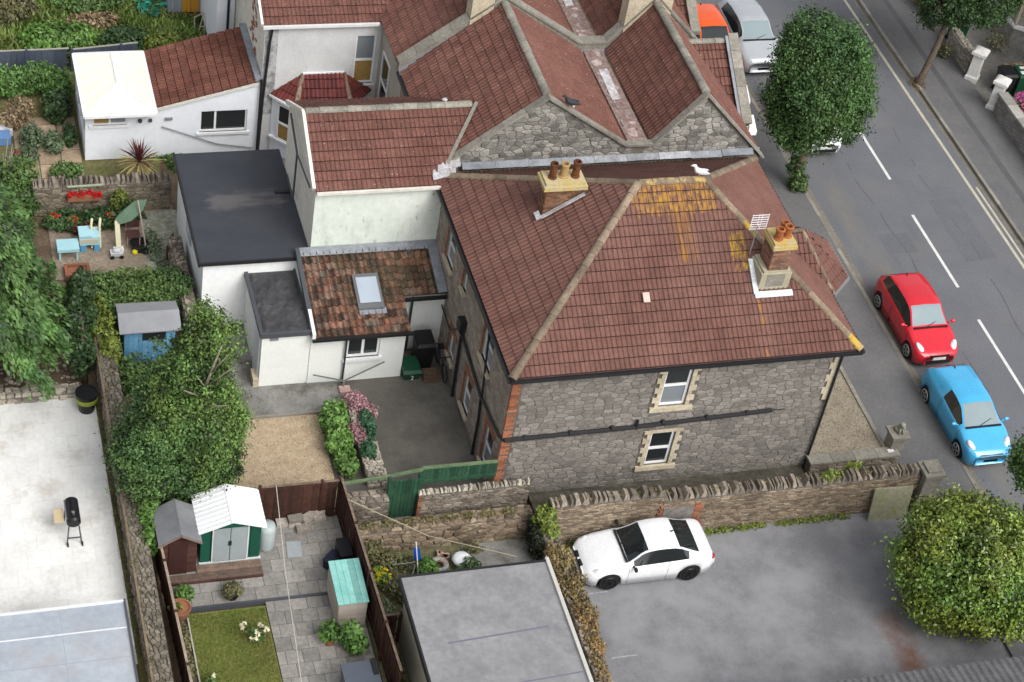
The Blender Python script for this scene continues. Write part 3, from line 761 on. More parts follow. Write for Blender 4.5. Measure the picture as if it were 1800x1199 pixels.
# fascia and gutters
gu = MB().bar((EX0-.03, EY0-.06, EZ-.1), (EX1+.03, EY0-.06, EZ-.1), .11, .09).bar((EX0-.06, EY0-.06, EZ-.1), (EX0-.06, EY1, EZ-.1), .11, .09).bar((EX1+.06, EY0-.06, EZ-.1), (EX1+.06, EY1, EZ-.1), .11, .09)
gu.build('gutter', BLACK, H1)
MB().box(EX0+.02, EX1-.02, EY0+.02, EY1, EZ-.2, EZ-.09).build('soffit', CREAMW, H1)
MB().tube([(X1+.02, Y0-.09, 5.15), (X1-.02, Y0-.09, 4.9), (X1-.02, Y0-.09, 0)], .04).build('downpipe', BLACK, H1)
sp = MB().tube([(X0+.02, Y0-.09, 2.62), (20.0, Y0-.09, 2.66), (24.4, Y0-.09, 2.84)], .068)
sp.tube([(20.05, Y0-.1, 2.6), (20.05, Y0-.1, 2.95)], .05)
for x in (16.6, 18, 19.3, 20.9, 22.3, 23.6): sp.tube([(x-.05, Y0-.09, 2.625+.026*(x-16)), (x+.05, Y0-.09, 2.627+.026*(x-16))], .085)
sp.build('waste_pipe', BLACK, H1)
MB().tube([(24.4, Y0-.05, 2.84), (24.6, Y0-.04, 2.78), (24.85, Y0-.04, 2.80)], .014).build('cable', BLACK, H1)
xp = X0-.09
pp = MB().tube([(xp, 42.1, 3.0), (xp, 42.1, 2.5), (xp, 42.0, .0)], .055).tube([(xp, 42.1, 2.6), (xp, 39.55, 2.3), (xp, 39.45, 1.6), (xp, 39.45, 0)], .05).tube([(xp, 39.5, 2.35), (xp, 37.7, 2.6), (X0, Y0-.09, 2.62)], .045)
pp.tube([(xp, 39.9, 5.1), (xp, 39.5, 2.4)], .035).box(xp-.14, xp+.08, 41.95, 42.3, 2.75, 3.15)
pp.build('soil_pipe', BLACK, H1)
MB().tube([(xp, 46.2, 1.9), (xp, 43.2, 1.75), (xp, 42.2, 2.7)], .025).build('thin_pipe', BLACK, H1)
# roof vent tile
MB().obox((19.98, 38.8, 6.42), (.2, 0, 0), (0, .24, .16), (0, -.03, .05), .9).build('vent_tile', mat('pale_pink_tile', (.45, .33, .29), rough=.8), roof1)
# cement fillet / lead at the back against the gable
for k in range(9): MB().obox((16.6+k*1.1, 46.42, 5.5+random.uniform(-.02,.02)), (1.09, 0, 0), (0, .2, .12), (0, -.02, .03), random.random()).build('flashing', mat('mid_lead', (.34, .35, .37), (.20, .21, .22), rough=.6, scale=3, fineamt=.3, tint=.3) if 3 < k < 7 else LEAD, roof1)
# chimney 1 (left slope) : brick stub, wide cream cap, pots
def chimney(house, name, x0, x1, y0, y1, zb, zt, capz, pots, capm, brick_m, over=.1):
    c = MB().box(x0+.01, x1-.01, y0+.01, y1-.01, zb, zt).build(name, JOINTP, house)
    z = zt-.07; k = 0
    P = []
    while z > zb+.1:
        for face in range(4):
            ln = (x1-x0) if face % 2 == 0 else (y1-y0); q = -.11 if k % 2 else 0
            while q < ln-.02:
                a, b = max(q, 0)+.005, min(q+.215, ln)-.005
                if b-a > .03:
                    t = random.random()
                    if face == 0: m = MB().box(x0+a, x0+b, y0-.008, y0+.03, z, z+.065, t)
                    elif face == 2: m = MB().box(x0+a, x0+b, y1-.03, y1+.008, z, z+.065, t)
                    elif face == 1: m = MB().box(x1-.03, x1+.008, y0+a, y0+b, z, z+.065, t)
                    else: m = MB().box(x0-.008, x0+.03, y0+a, y0+b, z, z+.065, t)
                    P.append((m.v, m.f, t))
                q += .225
        z -= .077; k += 1
    emit('brick', P, brick_m, c, 120)
    MB().box(x0-over, x1+over, y0-over, y1+over, zt, zt+capz*.6, .6).box(x0-over*.5, x1+over*.5, y0-over*.5, y1+over*.5, zt+capz*.6, zt+capz).build('cap', capm, c)
    for (px, py, h, r, m) in pots:
        b = MB(); zc = zt+capz-.02
        prof = [(r*1.15, 0), (r*1.15, .05), (r*.95, .08), (r*.9, h-.1), (r*1.08, h-.08), (r*1.12, h-.02), (r*1.0, h), (r*.72, h), (r*.7, h-.25), (.01, h-.26)]
        b.lathe((px, py, zc), prof, 14).build('chimney_pot', m, c, smooth=False)
    return c
POTB = mat('sooty_pot', (.19, .06, .02), (.05, .025, .015), rough=.8, scale=5, fineamt=.3, tint=0)
POTC = mat('buff_pot', (.40, .27, .12), (.33, .21, .09), rough=.8, scale=5, fineamt=.2, tint=0)
POTO = mat('terracotta_pot', (.34, .115, .04), (.28, .09, .03), rough=.75, scale=5, fineamt=.2, tint=0)
LCAP = mat('lichened_cream_cap', (.44, .37, .22), (.48, .34, .08), rough=.85, scale=3, fineamt=.2, tint=.1, bump=.3)
YCAP = mat('faintly_lichened_cap', (.44, .39, .27), (.47, .36, .13), rough=.85, scale=3, fineamt=.2, tint=.1, bump=.3)
GCAP = mat('grey_cream_cap', (.40, .37, .27), (.34, .31, .22), rough=.85, scale=3, fineamt=.2, tint=.1, bump=.3)
c1 = chimney(H1, 'chimney', 17.93, 19.02, 42.58, 43.12, 6.2, 7.72, .22, [(18.13, 42.85, .55, .12, POTB), (18.48, 42.88, .5, .13, POTC), (18.84, 42.85, .58, .12, POTB)], YCAP, mat('rusty_chimney_brick', (.23, .11, .06), (.17, .10, .065), rough=.88, scale=4, fineamt=.3, tint=.4), over=.13)
MB().obox((17.86, 42.5, 6.74), (1.24, 0, .82), (0, -.10, 0), (-.02, 0, .05)).obox((17.72, 42.42, 6.68), (.14, 0, .09), (0, .3, 0), (-.02, 0, .05)).build('flashing', LEADW, c1)
c2 = chimney(H1, 'chimney', 23.82, 24.44, 39.05, 39.75, 6.1, 7.9, .22, [(23.97, 39.28, .40, .13, POTO), (24.28, 39.38, .40, .13, POTO), (24.28, 39.64, .32, .12, POTO)], LCAP, mat('pinkish_chimney_brick', (.25, .125, .085), (.20, .12, .09), rough=.88, scale=4, fineamt=.3, tint=.35), over=.07)
q = MB().box(23.62, 24.58, 38.97, 39.83, 6.2, 7.02, .5).box(23.68, 24.53, 39.0, 39.8, 7.02, 7.1)
q.build('chimney_plinth', GCAP, c2)
MB().box(23.82, 24.38, 38.955, 38.975, 6.55, 7.0).build('cement_patch', COPE, c2)
MB().obox((23.5, 38.76, 6.30), (1.2, 0, 0), (0, .16, .106), (0, -.02, .03)).obox((23.46, 38.85, 6.37), (.15, 0, 0), (0, .9, .597), (0, -.03, .05)).build('flashing', mat('white_lead', (.62, .65, .68), (.45, .48, .5), rough=.6, fineamt=.3, tint=0, scale=3), c2)
# bay roof on the street side
BA = (26.1, 41.55, 6.4); b1, b2, b3, b4 = (26.86, 39.97, 5.12), (27.6, 40.65, 5.12), (27.6, 42.4, 5.12), (26.85, 43.1, 5.12); b0 = (25.4, 39.97, 5.12)
ms = MB(); BI = (24.9, 41.55, 6.4)
for P in ([b0, b1, BA, BI], [b1, b2, BA], [b2, b3, BA], [b3, b4, BA]): ms.poly([dz(p) for p in P])
bayr = ms.build('bay_roof', UNDER, H1)
tiled_slope(bayr, b1, b2, Vector(BA)-(Vector(b1)+Vector(b2))/2, [b1, b2, BA], TILE, w=.3, gauge=.3, shade=lambda x, y, t: t*.6+.3)  # paler tint on these two facets mimics light from the street side
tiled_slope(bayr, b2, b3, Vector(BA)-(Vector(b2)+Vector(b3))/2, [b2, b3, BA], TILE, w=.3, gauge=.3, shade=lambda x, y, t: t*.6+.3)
tiled_slope(bayr, b3, b4, Vector(BA)-(Vector(b3)+Vector(b4))/2, [b3, b4, BA], TILE)
tiled_slope(bayr, b0, b1, (0, 1.58, 1.28), [b0, b1, BA, BI], TILE)
ms2 = MB().poly([b4, (25.4, 43.1, 5.12), BI, BA]).build('back_slope', UNDER, bayr)
tiled_slope(bayr, b4, (25.4, 43.1, 5.12), (0, -1.55, 1.28), [b4, (25.4, 43.1, 5.12), BI, BA], TILE)
ridge_tiles(bayr, b1, BA, MORTAR, r=.07, step=.4); ridge_tiles(bayr, BI, BA, MORTAR, r=.09)
MB().bar((b1[0], b1[1]-.03, 5.05), (b2[0]+.04, b2[1]-.02, 5.05), .09).bar((b2[0]+.05, b2[1], 5.05), (b3[0]+.05, b3[1], 5.05), .09).build('gutter', GREYP, bayr)
q = MB().add([(26.1, 40.1, 0), (26.8, 40.15, 0), (27.45, 40.75, 0), (27.45, 42.3, 0), (26.1, 43.0, 0), (26.1, 40.1, 5.05), (26.8, 40.15, 5.05), (27.45, 40.75, 5.05), (27.45, 42.3, 5.05), (26.1, 43.0, 5.05)], [(0,1,6,5), (1,2,7,6), (2,3,8,7), (3,4,9,8)])
q.build('bay_wall', CREAM, H1)
# TV aerial behind the right chimney
ae = thing('tv_aerial', 'white grid TV aerial on a short mast behind the right-hand chimney', 'aerial', (23.45, 39.9, 7.2))
MB().tube([(23.45, 39.72, 7.2), (23.45, 39.72, 8.3)], .018).build('mast', GREYP, ae)
am = MB()
for k in range(7): am.bar((23.28, 39.85, 8.05+k*.085), (23.82, 39.85, 8.05+k*.085), .018)
for x in (23.3, 23.5, 23.6, 23.8): am.bar((x, 39.85, 8.02), (x, 39.85, 8.6), .012)
am.bar((23.45, 39.72, 8.2), (23.55, 39.85, 8.2), .02)
am.build('reflector_grid', plain('aerial_alloy', (.75, .75, .77), .4), ae)

# ================================================================ middle house of the terrace
H2 = thing('terrace_house', 'stone-gabled terrace house with twin-ridged red tile roof and lead patched valley, behind the hipped house', 'house', (21, 49, 0))
GY_ = 46.72; PY = 51.95
g1, g2 = (19.1, 8.0), (24.45, 7.85); VL, VR = (22.05, 5.98), (22.95, 5.98); gl, gr = (15.85, 5.42), (27.0, 5.15)
wl = MB().poly([(15.95, GY_, 0), (26.9, GY_, 0), (26.9, GY_, gr[1]), (g2[0], GY_, g2[1]), (VR[0], GY_, VR[1]), (VL[0], GY_, VL[1]), (g1[0], GY_, g1[1]), (15.95, GY_, 5.42)])
gw = wl.build('gable_wall', JOINTL, H2)
o0 = 15.95
bnd = [[(0, 4.7), (22.3-o0, 4.7), (22.3-o0, 5.85), (g1[0]-o0, 7.85), (0, 5.4)], [(22.7-o0, 4.7), (26.85-o0, 4.7), (26.85-o0, 5.15), (g2[0]-o0, 7.7), (22.7-o0, 5.85)]]
# wall is hidden below the front roof, so only its upper part carries stones
emit('stone', rubble_face((o0, GY_, 0), ux, uz, ny, 11, 8.2, .29, .15, .022, bounds=bnd, rs=21, joint=.014, jit=.28), RUBBLE2, gw, 300)
for a, b in (((gl[0], gl[1]), g1), (g1, VL), (VL, VR), (VR, g2), (g2, (27.0, 5.2))):
    A, B = Vector((a[0], GY_-.02, a[1]+.02)), Vector((b[0], GY_-.02, b[1]+.02)); n = max(1, round((B-A).length/.8)); d = (B-A)/n
    for i in range(n): MB().bar(A+d*i, A+d*(i+.985), .26, .07, random.random()).build('coping_stone', COPE, gw)
MB().box(16.6, 26.8, GY_-.05, GY_-.03, 5.5, 5.6).build('lead_flashing', LEAD, gw)
MB().poly([(15.95, GY_, 0), (15.95, PY, 0), (15.95, PY, 5.4), (15.95, GY_, 5.4)]).poly([(26.9, GY_, 0), (26.9, PY, 0), (26.9, PY, 5.2), (26.9, GY_, 5.2)]).build('side_wall', JOINTP, H2)
VPATCH = mat('cement_valley_patch', (.40, .33, .31), (.22, .16, .15), rough=.9, scale=3.5, fine=9, fineamt=.45, tint=.35, bump=.4)
def mroof(house, ya, yb, mtile, lim, nm='roof'):
    A = lambda q, y: (q[0], y, q[1]); fr = MB()
    Ls = [(gl, g1), (VL, g1), (VR, g2), ((27.0, 5.15), g2)]
    for (lo, hi) in Ls: fr.poly([dz(A(lo, ya)), dz(A(lo, yb)), dz(A(hi, yb)), dz(A(hi, ya))])
    r = fr.build(nm, UNDER, house)
    MB().poly([A((VL[0]+.1, VL[1]+.02), ya), A((VR[0]-.12, VR[1]+.02), ya), A((VR[0]-.12, VR[1]+.02), yb), A((VL[0]+.1, VL[1]+.02), yb)]).build('valley_gutter', mat('pinkish_valley_mortar', (.20, .13, .115), (.27, .20, .18), rough=.9, scale=4, fine=8, fineamt=.4, tint=0, bump=.4), r)
    for i, (lo, hi) in enumerate(Ls):
        P = [A(lo, ya), A(lo, yb), A(hi, yb), A(hi, ya)]
        e0, e1 = (A(lo, yb), A(lo, ya)) if hi[0] > lo[0] else (A(lo, ya), A(lo, yb))
        tiled_slope(r, e0, e1, Vector(A(hi, ya))-Vector(A(lo, ya)), P, mtile, limit=lim[i], shade=(lambda x, y, t: t*.6+.4) if i % 2 else None)  # odd slopes face right: paler tiles imitate light from that side
    for q in (g1, g2): ridge_tiles(r, A(q, ya), A(q, yb), COPE, r=.14)
    # patched lead and mortar in the valley
    y = ya+.1
    while y < yb-.2:
        l = random.uniform(.25, .8)
        for k in range(2):
            a = random.uniform(-.25, .25)
            n8 = 7; rx, ry = random.uniform(.05, .2), l*random.uniform(.12, .42); cx, cy = 22.45+a*.9, y+l/2; zc = 6.0+abs(cx-22.5)*.1+.006*k+random.uniform(0, .006)+max(0, abs(cx-22.5)-.4)*.6
            ring_ = [(cx+math.cos(6.283*i/n8)*rx*random.uniform(.7, 1.2), cy+math.sin(6.283*i/n8)*ry*random.uniform(.7, 1.2)) for i in range(n8)]
            q = MB().poly([(p_[0], p_[1], zc) for p_ in ring_], random.random())
            for i in range(n8): q.poly([(*ring_[i], zc-.03), (*ring_[(i+1) % n8], zc-.03), (*ring_[(i+1) % n8], zc), (*ring_[i], zc)], .4)
            q.build('valley_patch', VPATCH, r)
        y += l*.8
    MB().obox((22.3, ya+2.2, 6.02), (.3, .05, 0), (.05, 1.7, 0), (0, 0, .012), .9).build('valley_lead', LEADW, r)
    return r
roof2 = mroof(H2, GY_+.1, PY-.05, TILE2, (150, 30, 110, 0))
MB().bar((15.78, GY_, 5.33), (15.78, PY, 5.33), .1).build('gutter', BLACK, H2)
# street-side cross gable with stone parapet
cg = MB().poly([(24.9, 51.6, 6.35), (27.25, 51.6, 6.35), (27.25, 49.2, 4.72), (26.2, 49.2, 4.72)][::-1]).build('cross_roof', UNDER, H2)
tiled_slope(cg, (24.6, 49.2, 4.75), (27.25, 49.2, 4.75), (0, 2.4, 1.63), [(26.2, 49.2, 4.75), (27.25, 49.2, 4.75), (27.25, 51.6, 6.38), (25.0, 51.6, 6.38)], TILE2)
ridge_tiles(cg, (25.3, 51.62, 6.4), (27.25, 51.62, 6.4), COPE, r=.12)
for i in range(5):
    A = Vector((27.4, 49.0, 4.78)); B = Vector((27.4, 51.7, 6.62)); d = (B-A)/5
    MB().bar(A+d*i, A+d*(i+.985), .36, .16, random.random(), upv=(0, 0, 1)).build('parapet_stone', COPE, H2)
MB().obox((27.23, 49.1, 4.85), (0, 2.5, 1.7), (-.12, 0, 0), (0, 0, .06)).build('flashing', LEAD, H2)
MB().poly([(27.5, 48.95, 0), (27.5, 51.9, 0), (27.5, 51.9, 6.5), (27.5, 48.95, 4.7)]).poly([(26.9, 49, 0), (27.5, 49, 0), (27.5, 49, 4.7), (26.9, 49, 4.7)]).build('street_bay', CREAM, H2)
bb = MB()
for i, (y, z, o) in enumerate([(48.75, 3.6, .1), (49.1, 4.2, .35), (49.6, 4.5, .2), (50.0, 4.8, .3), (50.6, 5.2, .18)]): bb.obox((27.56, y, z), (o, 0, 0), (0, .55, .3), (0, 0, .16))
bb.build('bargeboard', UPVC, H2)
# rear wing of the middle house
WY, WE, WR = 46.05, 5.42, (48.25, 6.7)
wx0, wx1 = 11.88, 15.95
wg = MB().poly([(wx0, WY, 0), (wx1, WY, 0), (wx1, WY, WE), (wx0, WY, WE)])
wg.build('wing_front_wall', MOSSW, H2)
MB().poly([(wx0, WY, 0), (wx0, 50.45, 0), (wx0, 50.45, WE), (wx0, WR[0], WR[1]), (wx0, WY, WE)][::-1]).poly([(wx0, 50.45, 0), (wx1, 50.45, 0), (wx1, 50.45, WE), (wx0, 50.45, WE)][::-1]).build('wing_end_wall', CREAMW, H2)
wa, wb, wc_, wd = (wx0-.02, WY-.12, WE-.05), (15.85, WY-.12, WE-.05), (17.35, WR[0], WR[1]), (wx0-.02, WR[0], WR[1])
we, wf = (wx0-.02, 50.5, WE-.05), (16.0, 50.5, WE-.05)
wr = MB().poly([dz(wa), dz(wb), dz(wc_), dz(wd)]).poly([dz(we), dz(wd), dz(wc_), dz(wf)]).build('wing_roof', UNDER, H2)
tiled_slope(wr, wa, wb, Vector(wd)-Vector(wa), [wa, wb, wc_, wd], TILE2, limit=150, shade=lambda x, y, t: t*.8+.1)
tiled_slope(wr, wf, we, Vector(wd)-Vector(we), [we, wf, wc_, wd], TILE2)
ridge_tiles(wr, wd, (17.2, WR[0], WR[1]), COPE, r=.13)
MB().bar((wx0-.08, WY-.05, WE-.02), (wx0-.08, WR[0], WR[1]-.02), .1, .14).bar((wx0-.08, 50.5, WE-.02), (wx0-.08, WR[0], WR[1]-.02), .1, .14).build('verge', CREAMW, wr)
MB().bar((wx0, WY-.17, WE-.12), (15.8, WY-.17, WE-.12), .09).build('gutter', CREAMW, H2)
xq = wx0-.14
MB().tube([(xq, 49.6, 5.6), (xq, 48.3, 5.0), (xq, 48.35, 3.15)], .035).tube([(xq, 48.25, 5.0), (xq, 46.3, 5.25)], .03).tube([(xq, 48.35, 3.15), (xq, 49.4, 3.3)], .03).build('waste_pipe', DGREY, H2)
MB().bar((17.35, 48.2, 6.79), (15.95, 46.3, 5.60), .11, .05).build('valley_lead', COPE, H2)
MB().obox((15.55, 46.0, 5.50), (.75, .1, .1), (.05, .5, .12), (0, 0, .04)).obox((15.75, 46.25, 5.62), (.75, .1, .1), (.05, .4, .1), (0, 0, .04)).build('corner_lead', LEADW, H2)
# small birds / roof vent
# party parapets and the next house north
H3 = thing('terrace_house', 'far terrace house at the top edge with cream chimneys on its stepped stone party parapet', 'house', (21, 60, 0))
pw = MB()
pts = [(15.8, 5.75), (g1[0], 8.25), (VL[0], 6.3), (VR[0], 6.3), (g2[0], 8.1), (27.0, 5.5)]
for a, b in zip(pts[:-1], pts[1:]): pw.obox((a[0], PY, a[1]-.5), (b[0]-a[0], 0, b[1]-a[1]), (0, .3, 0), (0, 0, .42))
pw.build('party_parapet', COPE, H3)
for a, b in zip(pts[:-1], pts[1:]):
    A, B = Vector((a[0], PY+.15, a[1]-.04)), Vector((b[0], PY+.15, b[1]-.04)); n = max(1, round((B-A).length/.7)); d = (B-A)/n
    for i in range(n): MB().bar(A+d*i, A+d*(i+.985), .4, .07, random.random()).build('coping_stone', COPE, H3)
fl = MB()
for a, b in zip(pts[:-1], pts[1:]): fl.obox((a[0], PY-.26, a[1]-.42), (b[0]-a[0], 0, b[1]-a[1]), (0, .25, .1), (0, 0, .02))
fl.build('lead_flashing', LEAD, H3)
roof3 = mroof(H3, PY+.35, 66, TILE2, (120, 20, 60, 0))
MB().poly([(15.95, PY, 0), (15.95, 66, 0), (15.95, 66, 5.4), (15.95, PY, 5.4)][::-1]).build('side_wall', mat('grey_pebbledash', (.40, .37, .32), (.33, .30, .26), rough=.9, fine=20), H3)
q = thing
for i, (a, b, zt) in enumerate(((18.0, 18.75, 8.9), (23.45, 25.05, 8.3))):
    ch = MB().box(a, b, PY-.05, PY+.5, 6.2, zt).build('chimney', CREAM, H3)
    MB().box(a-.07, b+.07, PY-.12, PY+.57, zt, zt+.14).build('cap', CREAM, ch)
cg3 = MB().poly([(24.9, 57.0, 6.35), (27.25, 57.0, 6.35), (27.25, 54.6, 4.72), (26.2, 54.6, 4.72)][::-1]).build('cross_roof', UNDER, H3)
tiled_slope(cg3, (24.6, 54.6, 4.75), (27.25, 54.6, 4.75), (0, 2.4, 1.63), [(26.2, 54.6, 4.75), (27.25, 54.6, 4.75), (27.25, 57.0, 6.38), (25.0, 57.0, 6.38)], TILE2)
MB().obox((27.22, 54.4, 4.7), (.36, 0, 0), (0, 2.7, 1.84), (0, 0, .16)).build('parapet', COPE, H3)
MB().poly([(27.5, 54.3, 0), (27.5, 57.2, 0), (27.5, 57.2, 6.5), (27.5, 54.3, 4.7)]).build('street_bay', CREAM, H3)
# rear wing of the far house
w3y, w3e = 54.95, 5.42
w3 = MB(); panel(w3, (11.88, w3y, 0), ux, uz, ny, 4.1, w3e, [(3.2, 3.92, 2.75, 4.75)])
w3.build('wing_front_wall', SOOTW, H3)
window(H3, (11.88+3.2, w3y, 2.75), ux, uz, ny, .72, 2.0, 1, 2, panes=[WOODPANE, BLIND], sill=(.06, .07, .06))
MB().poly([(11.88, w3y, 0), (11.88, 66, 0), (11.88, 66, w3e), (11.88, w3y, w3e)][::-1]).build('wing_side_wall', CREAMW, H3)
for i in range(40): MB().obox((11.86, 56.0+random.uniform(0, 1.2), 2.6+.075*i*.9), (0, .2, 0), (0, 0, .065), (-.015, 0, 0), random.random()).build('exposed_brick', BRICK, H3)
qa, qb, qc, qd = (11.8, w3y-.12, w3e-.05), (15.85, w3y-.12, w3e-.05), (17.35, 57.15, 6.7), (11.8, 57.15, 6.7)
wr3 = MB().poly([dz(qa), dz(qb), dz(qc), dz(qd)]).poly([(11.8, 59.4, 5.35), dz(qd), dz(qc), (16, 59.4, 5.35)]).build('wing_roof', UNDER, H3)
tiled_slope(wr3, qa, qb, Vector(qd)-Vector(qa), [qa, qb, qc, qd], TILE2, limit=60)
MB().bar((11.78, w3y-.17, w3e-.1), (15.8, w3y-.17, w3e-.1), .1).bar((11.74, w3y-.17, w3e), (11.74, 57.1, 6.65), .08, .14).build('gutter', plain('white_gutter', (.7, .7, .69), .5), H3)
MB().tube([(12.1, w3y-.12, 5.2), (12.05, w3y-.1, 4.6), (11.95, w3y-.08, 2.2), (11.9, w3y-.08, 0)], .05).build('downpipe', BLACK, H3)
MB().box(11.9, 12.35, w3y-.012, w3y-.006, 1.6, 5.2).build('soot_stain', mat('soot_stained_render', (.22, .22, .22), (.42, .42, .42), rough=.9, scale=3, fineamt=.3, contrast=(.4, .55)), H3)
# west window of the main block
window(H3, (15.955, 54.4, 2.4), (0, -1, 0), uz, (-1, 0, 0), 1.0, 2.1, 1, 2, depth=.0, panes=[GLASS], sill=(.08, .09, .1), mat_sill=CREAM)
# ground-floor bay in the light well, with its own tiled roof
by = thing('bay_window', 'white ground-floor bay with small red hipped roof between the two rear wings', 'bay window', (14, 54.3, 0))
bz = 2.5; B_ = [(12.2, 54.9, bz), (12.95, 54.05, bz), (14.9, 53.98, bz), (15.8, 54.9, bz)]
BT = [(13.3, 54.93, 3.25), (14.75, 54.93, 3.25)]
body = MB()
i_ = [(12.3, 54.92), (13.0, 54.18), (14.82, 54.1), (15.65, 54.92)]
for a, b in zip(i_[:-1], i_[1:]): body.poly([(*a, 0), (*b, 0), (*b, bz-.02), (*a, bz-.02)])
bod = body.build('bay_wall', WHITEB, by)
br_ = MB().poly([dz(B_[1]), dz(B_[2]), dz(BT[1]), dz(BT[0])]).poly([dz(B_[0]), dz(B_[1]), dz(BT[0])]).poly([dz(B_[2]), dz(B_[3]), dz(BT[1])]).build('bay_roof', UNDER, by)
DT = mat('dark_red_wet_tile', (.10, .018, .016), (.13, .03, .025), rough=.6, scale=1.5, fineamt=.25, tint=.3)
tiled_slope(br_, B_[1], B_[2], Vector(BT[0])-Vector((BT[0][0], B_[1][1], bz)), [B_[1], B_[2], BT[1], BT[0]], DT)
tiled_slope(br_, B_[0], B_[1], Vector(BT[0])-(Vector(B_[0])+Vector(B_[1]))/2, [B_[0], B_[1], BT[0]], DT)
tiled_slope(br_, B_[2], B_[3], Vector(BT[1])-(Vector(B_[2])+Vector(B_[3]))/2, [B_[2], B_[3], BT[1]], DT)
ridge_tiles(br_, B_[1], BT[0], MORTAR, r=.09, step=.35); ridge_tiles(br_, B_[2], BT[1], MORTAR, r=.09, step=.35)
MB().bar((12.2, 54.9, 2.45), (12.9, 54.0, 2.45), .09).bar((12.9, 54.0, 2.45), (14.9, 53.92, 2.45), .09).bar((13.3, 54.9, 3.3), (14.75, 54.9, 3.3), .06).build('gutter', UPVC, by)
d0 = Vector((i_[1][0]-i_[0][0], i_[1][1]-i_[0][1], 0)).normalized(); nn_ = Vector((d0.y, -d0.x, 0))
window(by, Vector((i_[0][0], i_[0][1], .75))+d0*.3+nn_*.02, d0, uz, nn_, .62, 1.5, 1, 2, depth=.0, panes=[WOODPANE, GLASS], sill=(.3, .08, .08))

# ================================================================ white lean-to extension and conservatory (left)
EX = thing('lean_to_extension', 'white rendered single-storey extension with brown tiled sloping roof and two-pane window', 'extension', (10, 56, 0))
xz = MB()
xs0, xs1 = 8.45, 11.86; zl, zh = 2.15, 3.05
xz_ = MB(); panel(xz_, (5.9, 54.87, 0), ux, uz, ny, 5.96, 2.15, [(.24, 1.42, 1.46, 1.78), (3.9, 5.55, .98, 1.88)])
fwx = xz_.build('front_wall', WHITEB, EX)
MB().poly([(xs0, 54.87, 2.15), (xs1, 54.87, 2.15), (xs1, 54.87, 3.1)]).poly([(xs1, 54.87, 0), (xs1, 58.2, 0), (xs1, 58.2, 3.1), (xs1, 54.87, 3.1)]).build('upper_wall', WHITEB, EX)
window(EX, (5.9+3.9, 54.87, .98), ux, uz, ny, 1.65, .9, 2, 1, ratio=.33, panes=[GLASS, GLASS], sill=(.1, .09, .08))
window(EX, (5.9+.24, 54.87, 1.46), ux, uz, ny, 1.18, .32, 2, 1, panes=[WOODPANE, BLIND], sill=(.1, .09, .06), depth=.08)
xa, xb, xc, xd = (8.22, 54.75, zl), (8.22, 58.15, zl), (xs1-.1, 58.15, zh+.05), (xs1-.1, 54.75, zh+.05)
xr = MB().poly([dz(xa), dz(xd), dz(xc), dz(xb)]).build('roof', UNDER, EX)
tiled_slope(xr, xb, xa, Vector(xd)-Vector(xa), [xa, xb, xc, xd], TILE3, w=.3, gauge=.3, kind='double_roman', limit=120)
MB().box(xs1-.22, xs1+.0, 54.8, 58.2, 3.1, 3.2).build('flashing', LEAD, EX)
MB().bar((8.25, 54.78, 2.1), (xs1-.1, 54.78, 3.03), .05, .09).build('verge', CREAMW, xr)
MB().tube([(11.84, 54.75, 3.2), (11.84, 54.75, 0)], .045).build('downpipe', BLACK, EX)
MB().box(8.6, 8.85, 54.80, 54.86, 1.6, 1.7).build('vent_cover', GREYP, EX)
MB().lathe((7.75, 54.85, 1.62), [(.08, 0), (.06, .08)], 12, ax=(0, -1, 0)).lathe((8.1, 54.85, 1.62), [(.07, 0), (.05, .08)], 12, ax=(0, -1, 0)).build('flue_outlet', DGREY, EX)
MB().tube([(8.5, 54.8, 1.35), (10.4, 54.8, .5), (11.7, 54.8, .25)], .02).build('pipe', GREYP, EX)
CV = thing('conservatory', 'white conservatory with cream translucent pyramid roof beside the purple cordyline', 'conservatory', (7, 56.3, 0))
PC = mat('cream_polycarbonate', (.80, .79, .68), (.76, .75, .64), rough=.4, scale=1, fineamt=.03, tint=.06, bump=0)
ca, cb, cc, cd = (5.82, 54.35, 2.25), (8.24, 54.35, 2.25), (8.24, 58.0, 2.25), (5.82, 58.0, 2.25)
r0, r1 = (7.05, 55.5, 2.75), (7.05, 57.3, 2.75)
cr = MB()
for P in ([ca, cb, r0], [cb, cc, r1, r0], [cc, cd, r1], [cd, ca, r0, r1]): cr.poly(P, random.random())
crf = cr.build('roof', PC, CV)
bars = MB()
for a, b in ((ca, r0), (cb, r0), (cc, r1), (cd, r1), (r0, r1)): bars.bar(a, b, .06, .07)
def lerp3(a, b, t): return tuple(a[i]+(b[i]-a[i])*t for i in range(3))
for t in (.25, .5, .75):
    bars.bar(lerp3(cb, cc, t), lerp3(r0, r1, t), .035, .05); bars.bar(lerp3(cd, ca, t), lerp3(r1, r0, t), .035, .05)
for t in (.33, .66):
    bars.bar(lerp3(ca, cb, t), lerp3(r0, r0, t), .03, .05); bars.bar(lerp3(cc, cd, t), lerp3(r1, r1, t), .03, .05)
for a, b in ((ca, cb), (cb, cc), (cc, cd), (cd, ca)): bars.bar((a[0], a[1], 2.22), (b[0], b[1], 2.22), .08, .1)
bars.build('glazing_bar', UPVC, crf)
cw = MB(); panel(cw, (5.9, 57.95, 0), (0, -1, 0), uz, (-1, 0, 0), 3.08, 2.18, [(.1+k*.74, .1+k*.74+.66, .75, 2.05) for k in range(4)], depth=.08)
cw.build('side_wall', WHITEB, CV)
for k in range(4): window(CV, (5.9, 57.95-.1-k*.74, .75), (0, -1, 0), uz, (-1, 0, 0), .66, 1.3, 1, 1, depth=.08, panes=[BLIND])

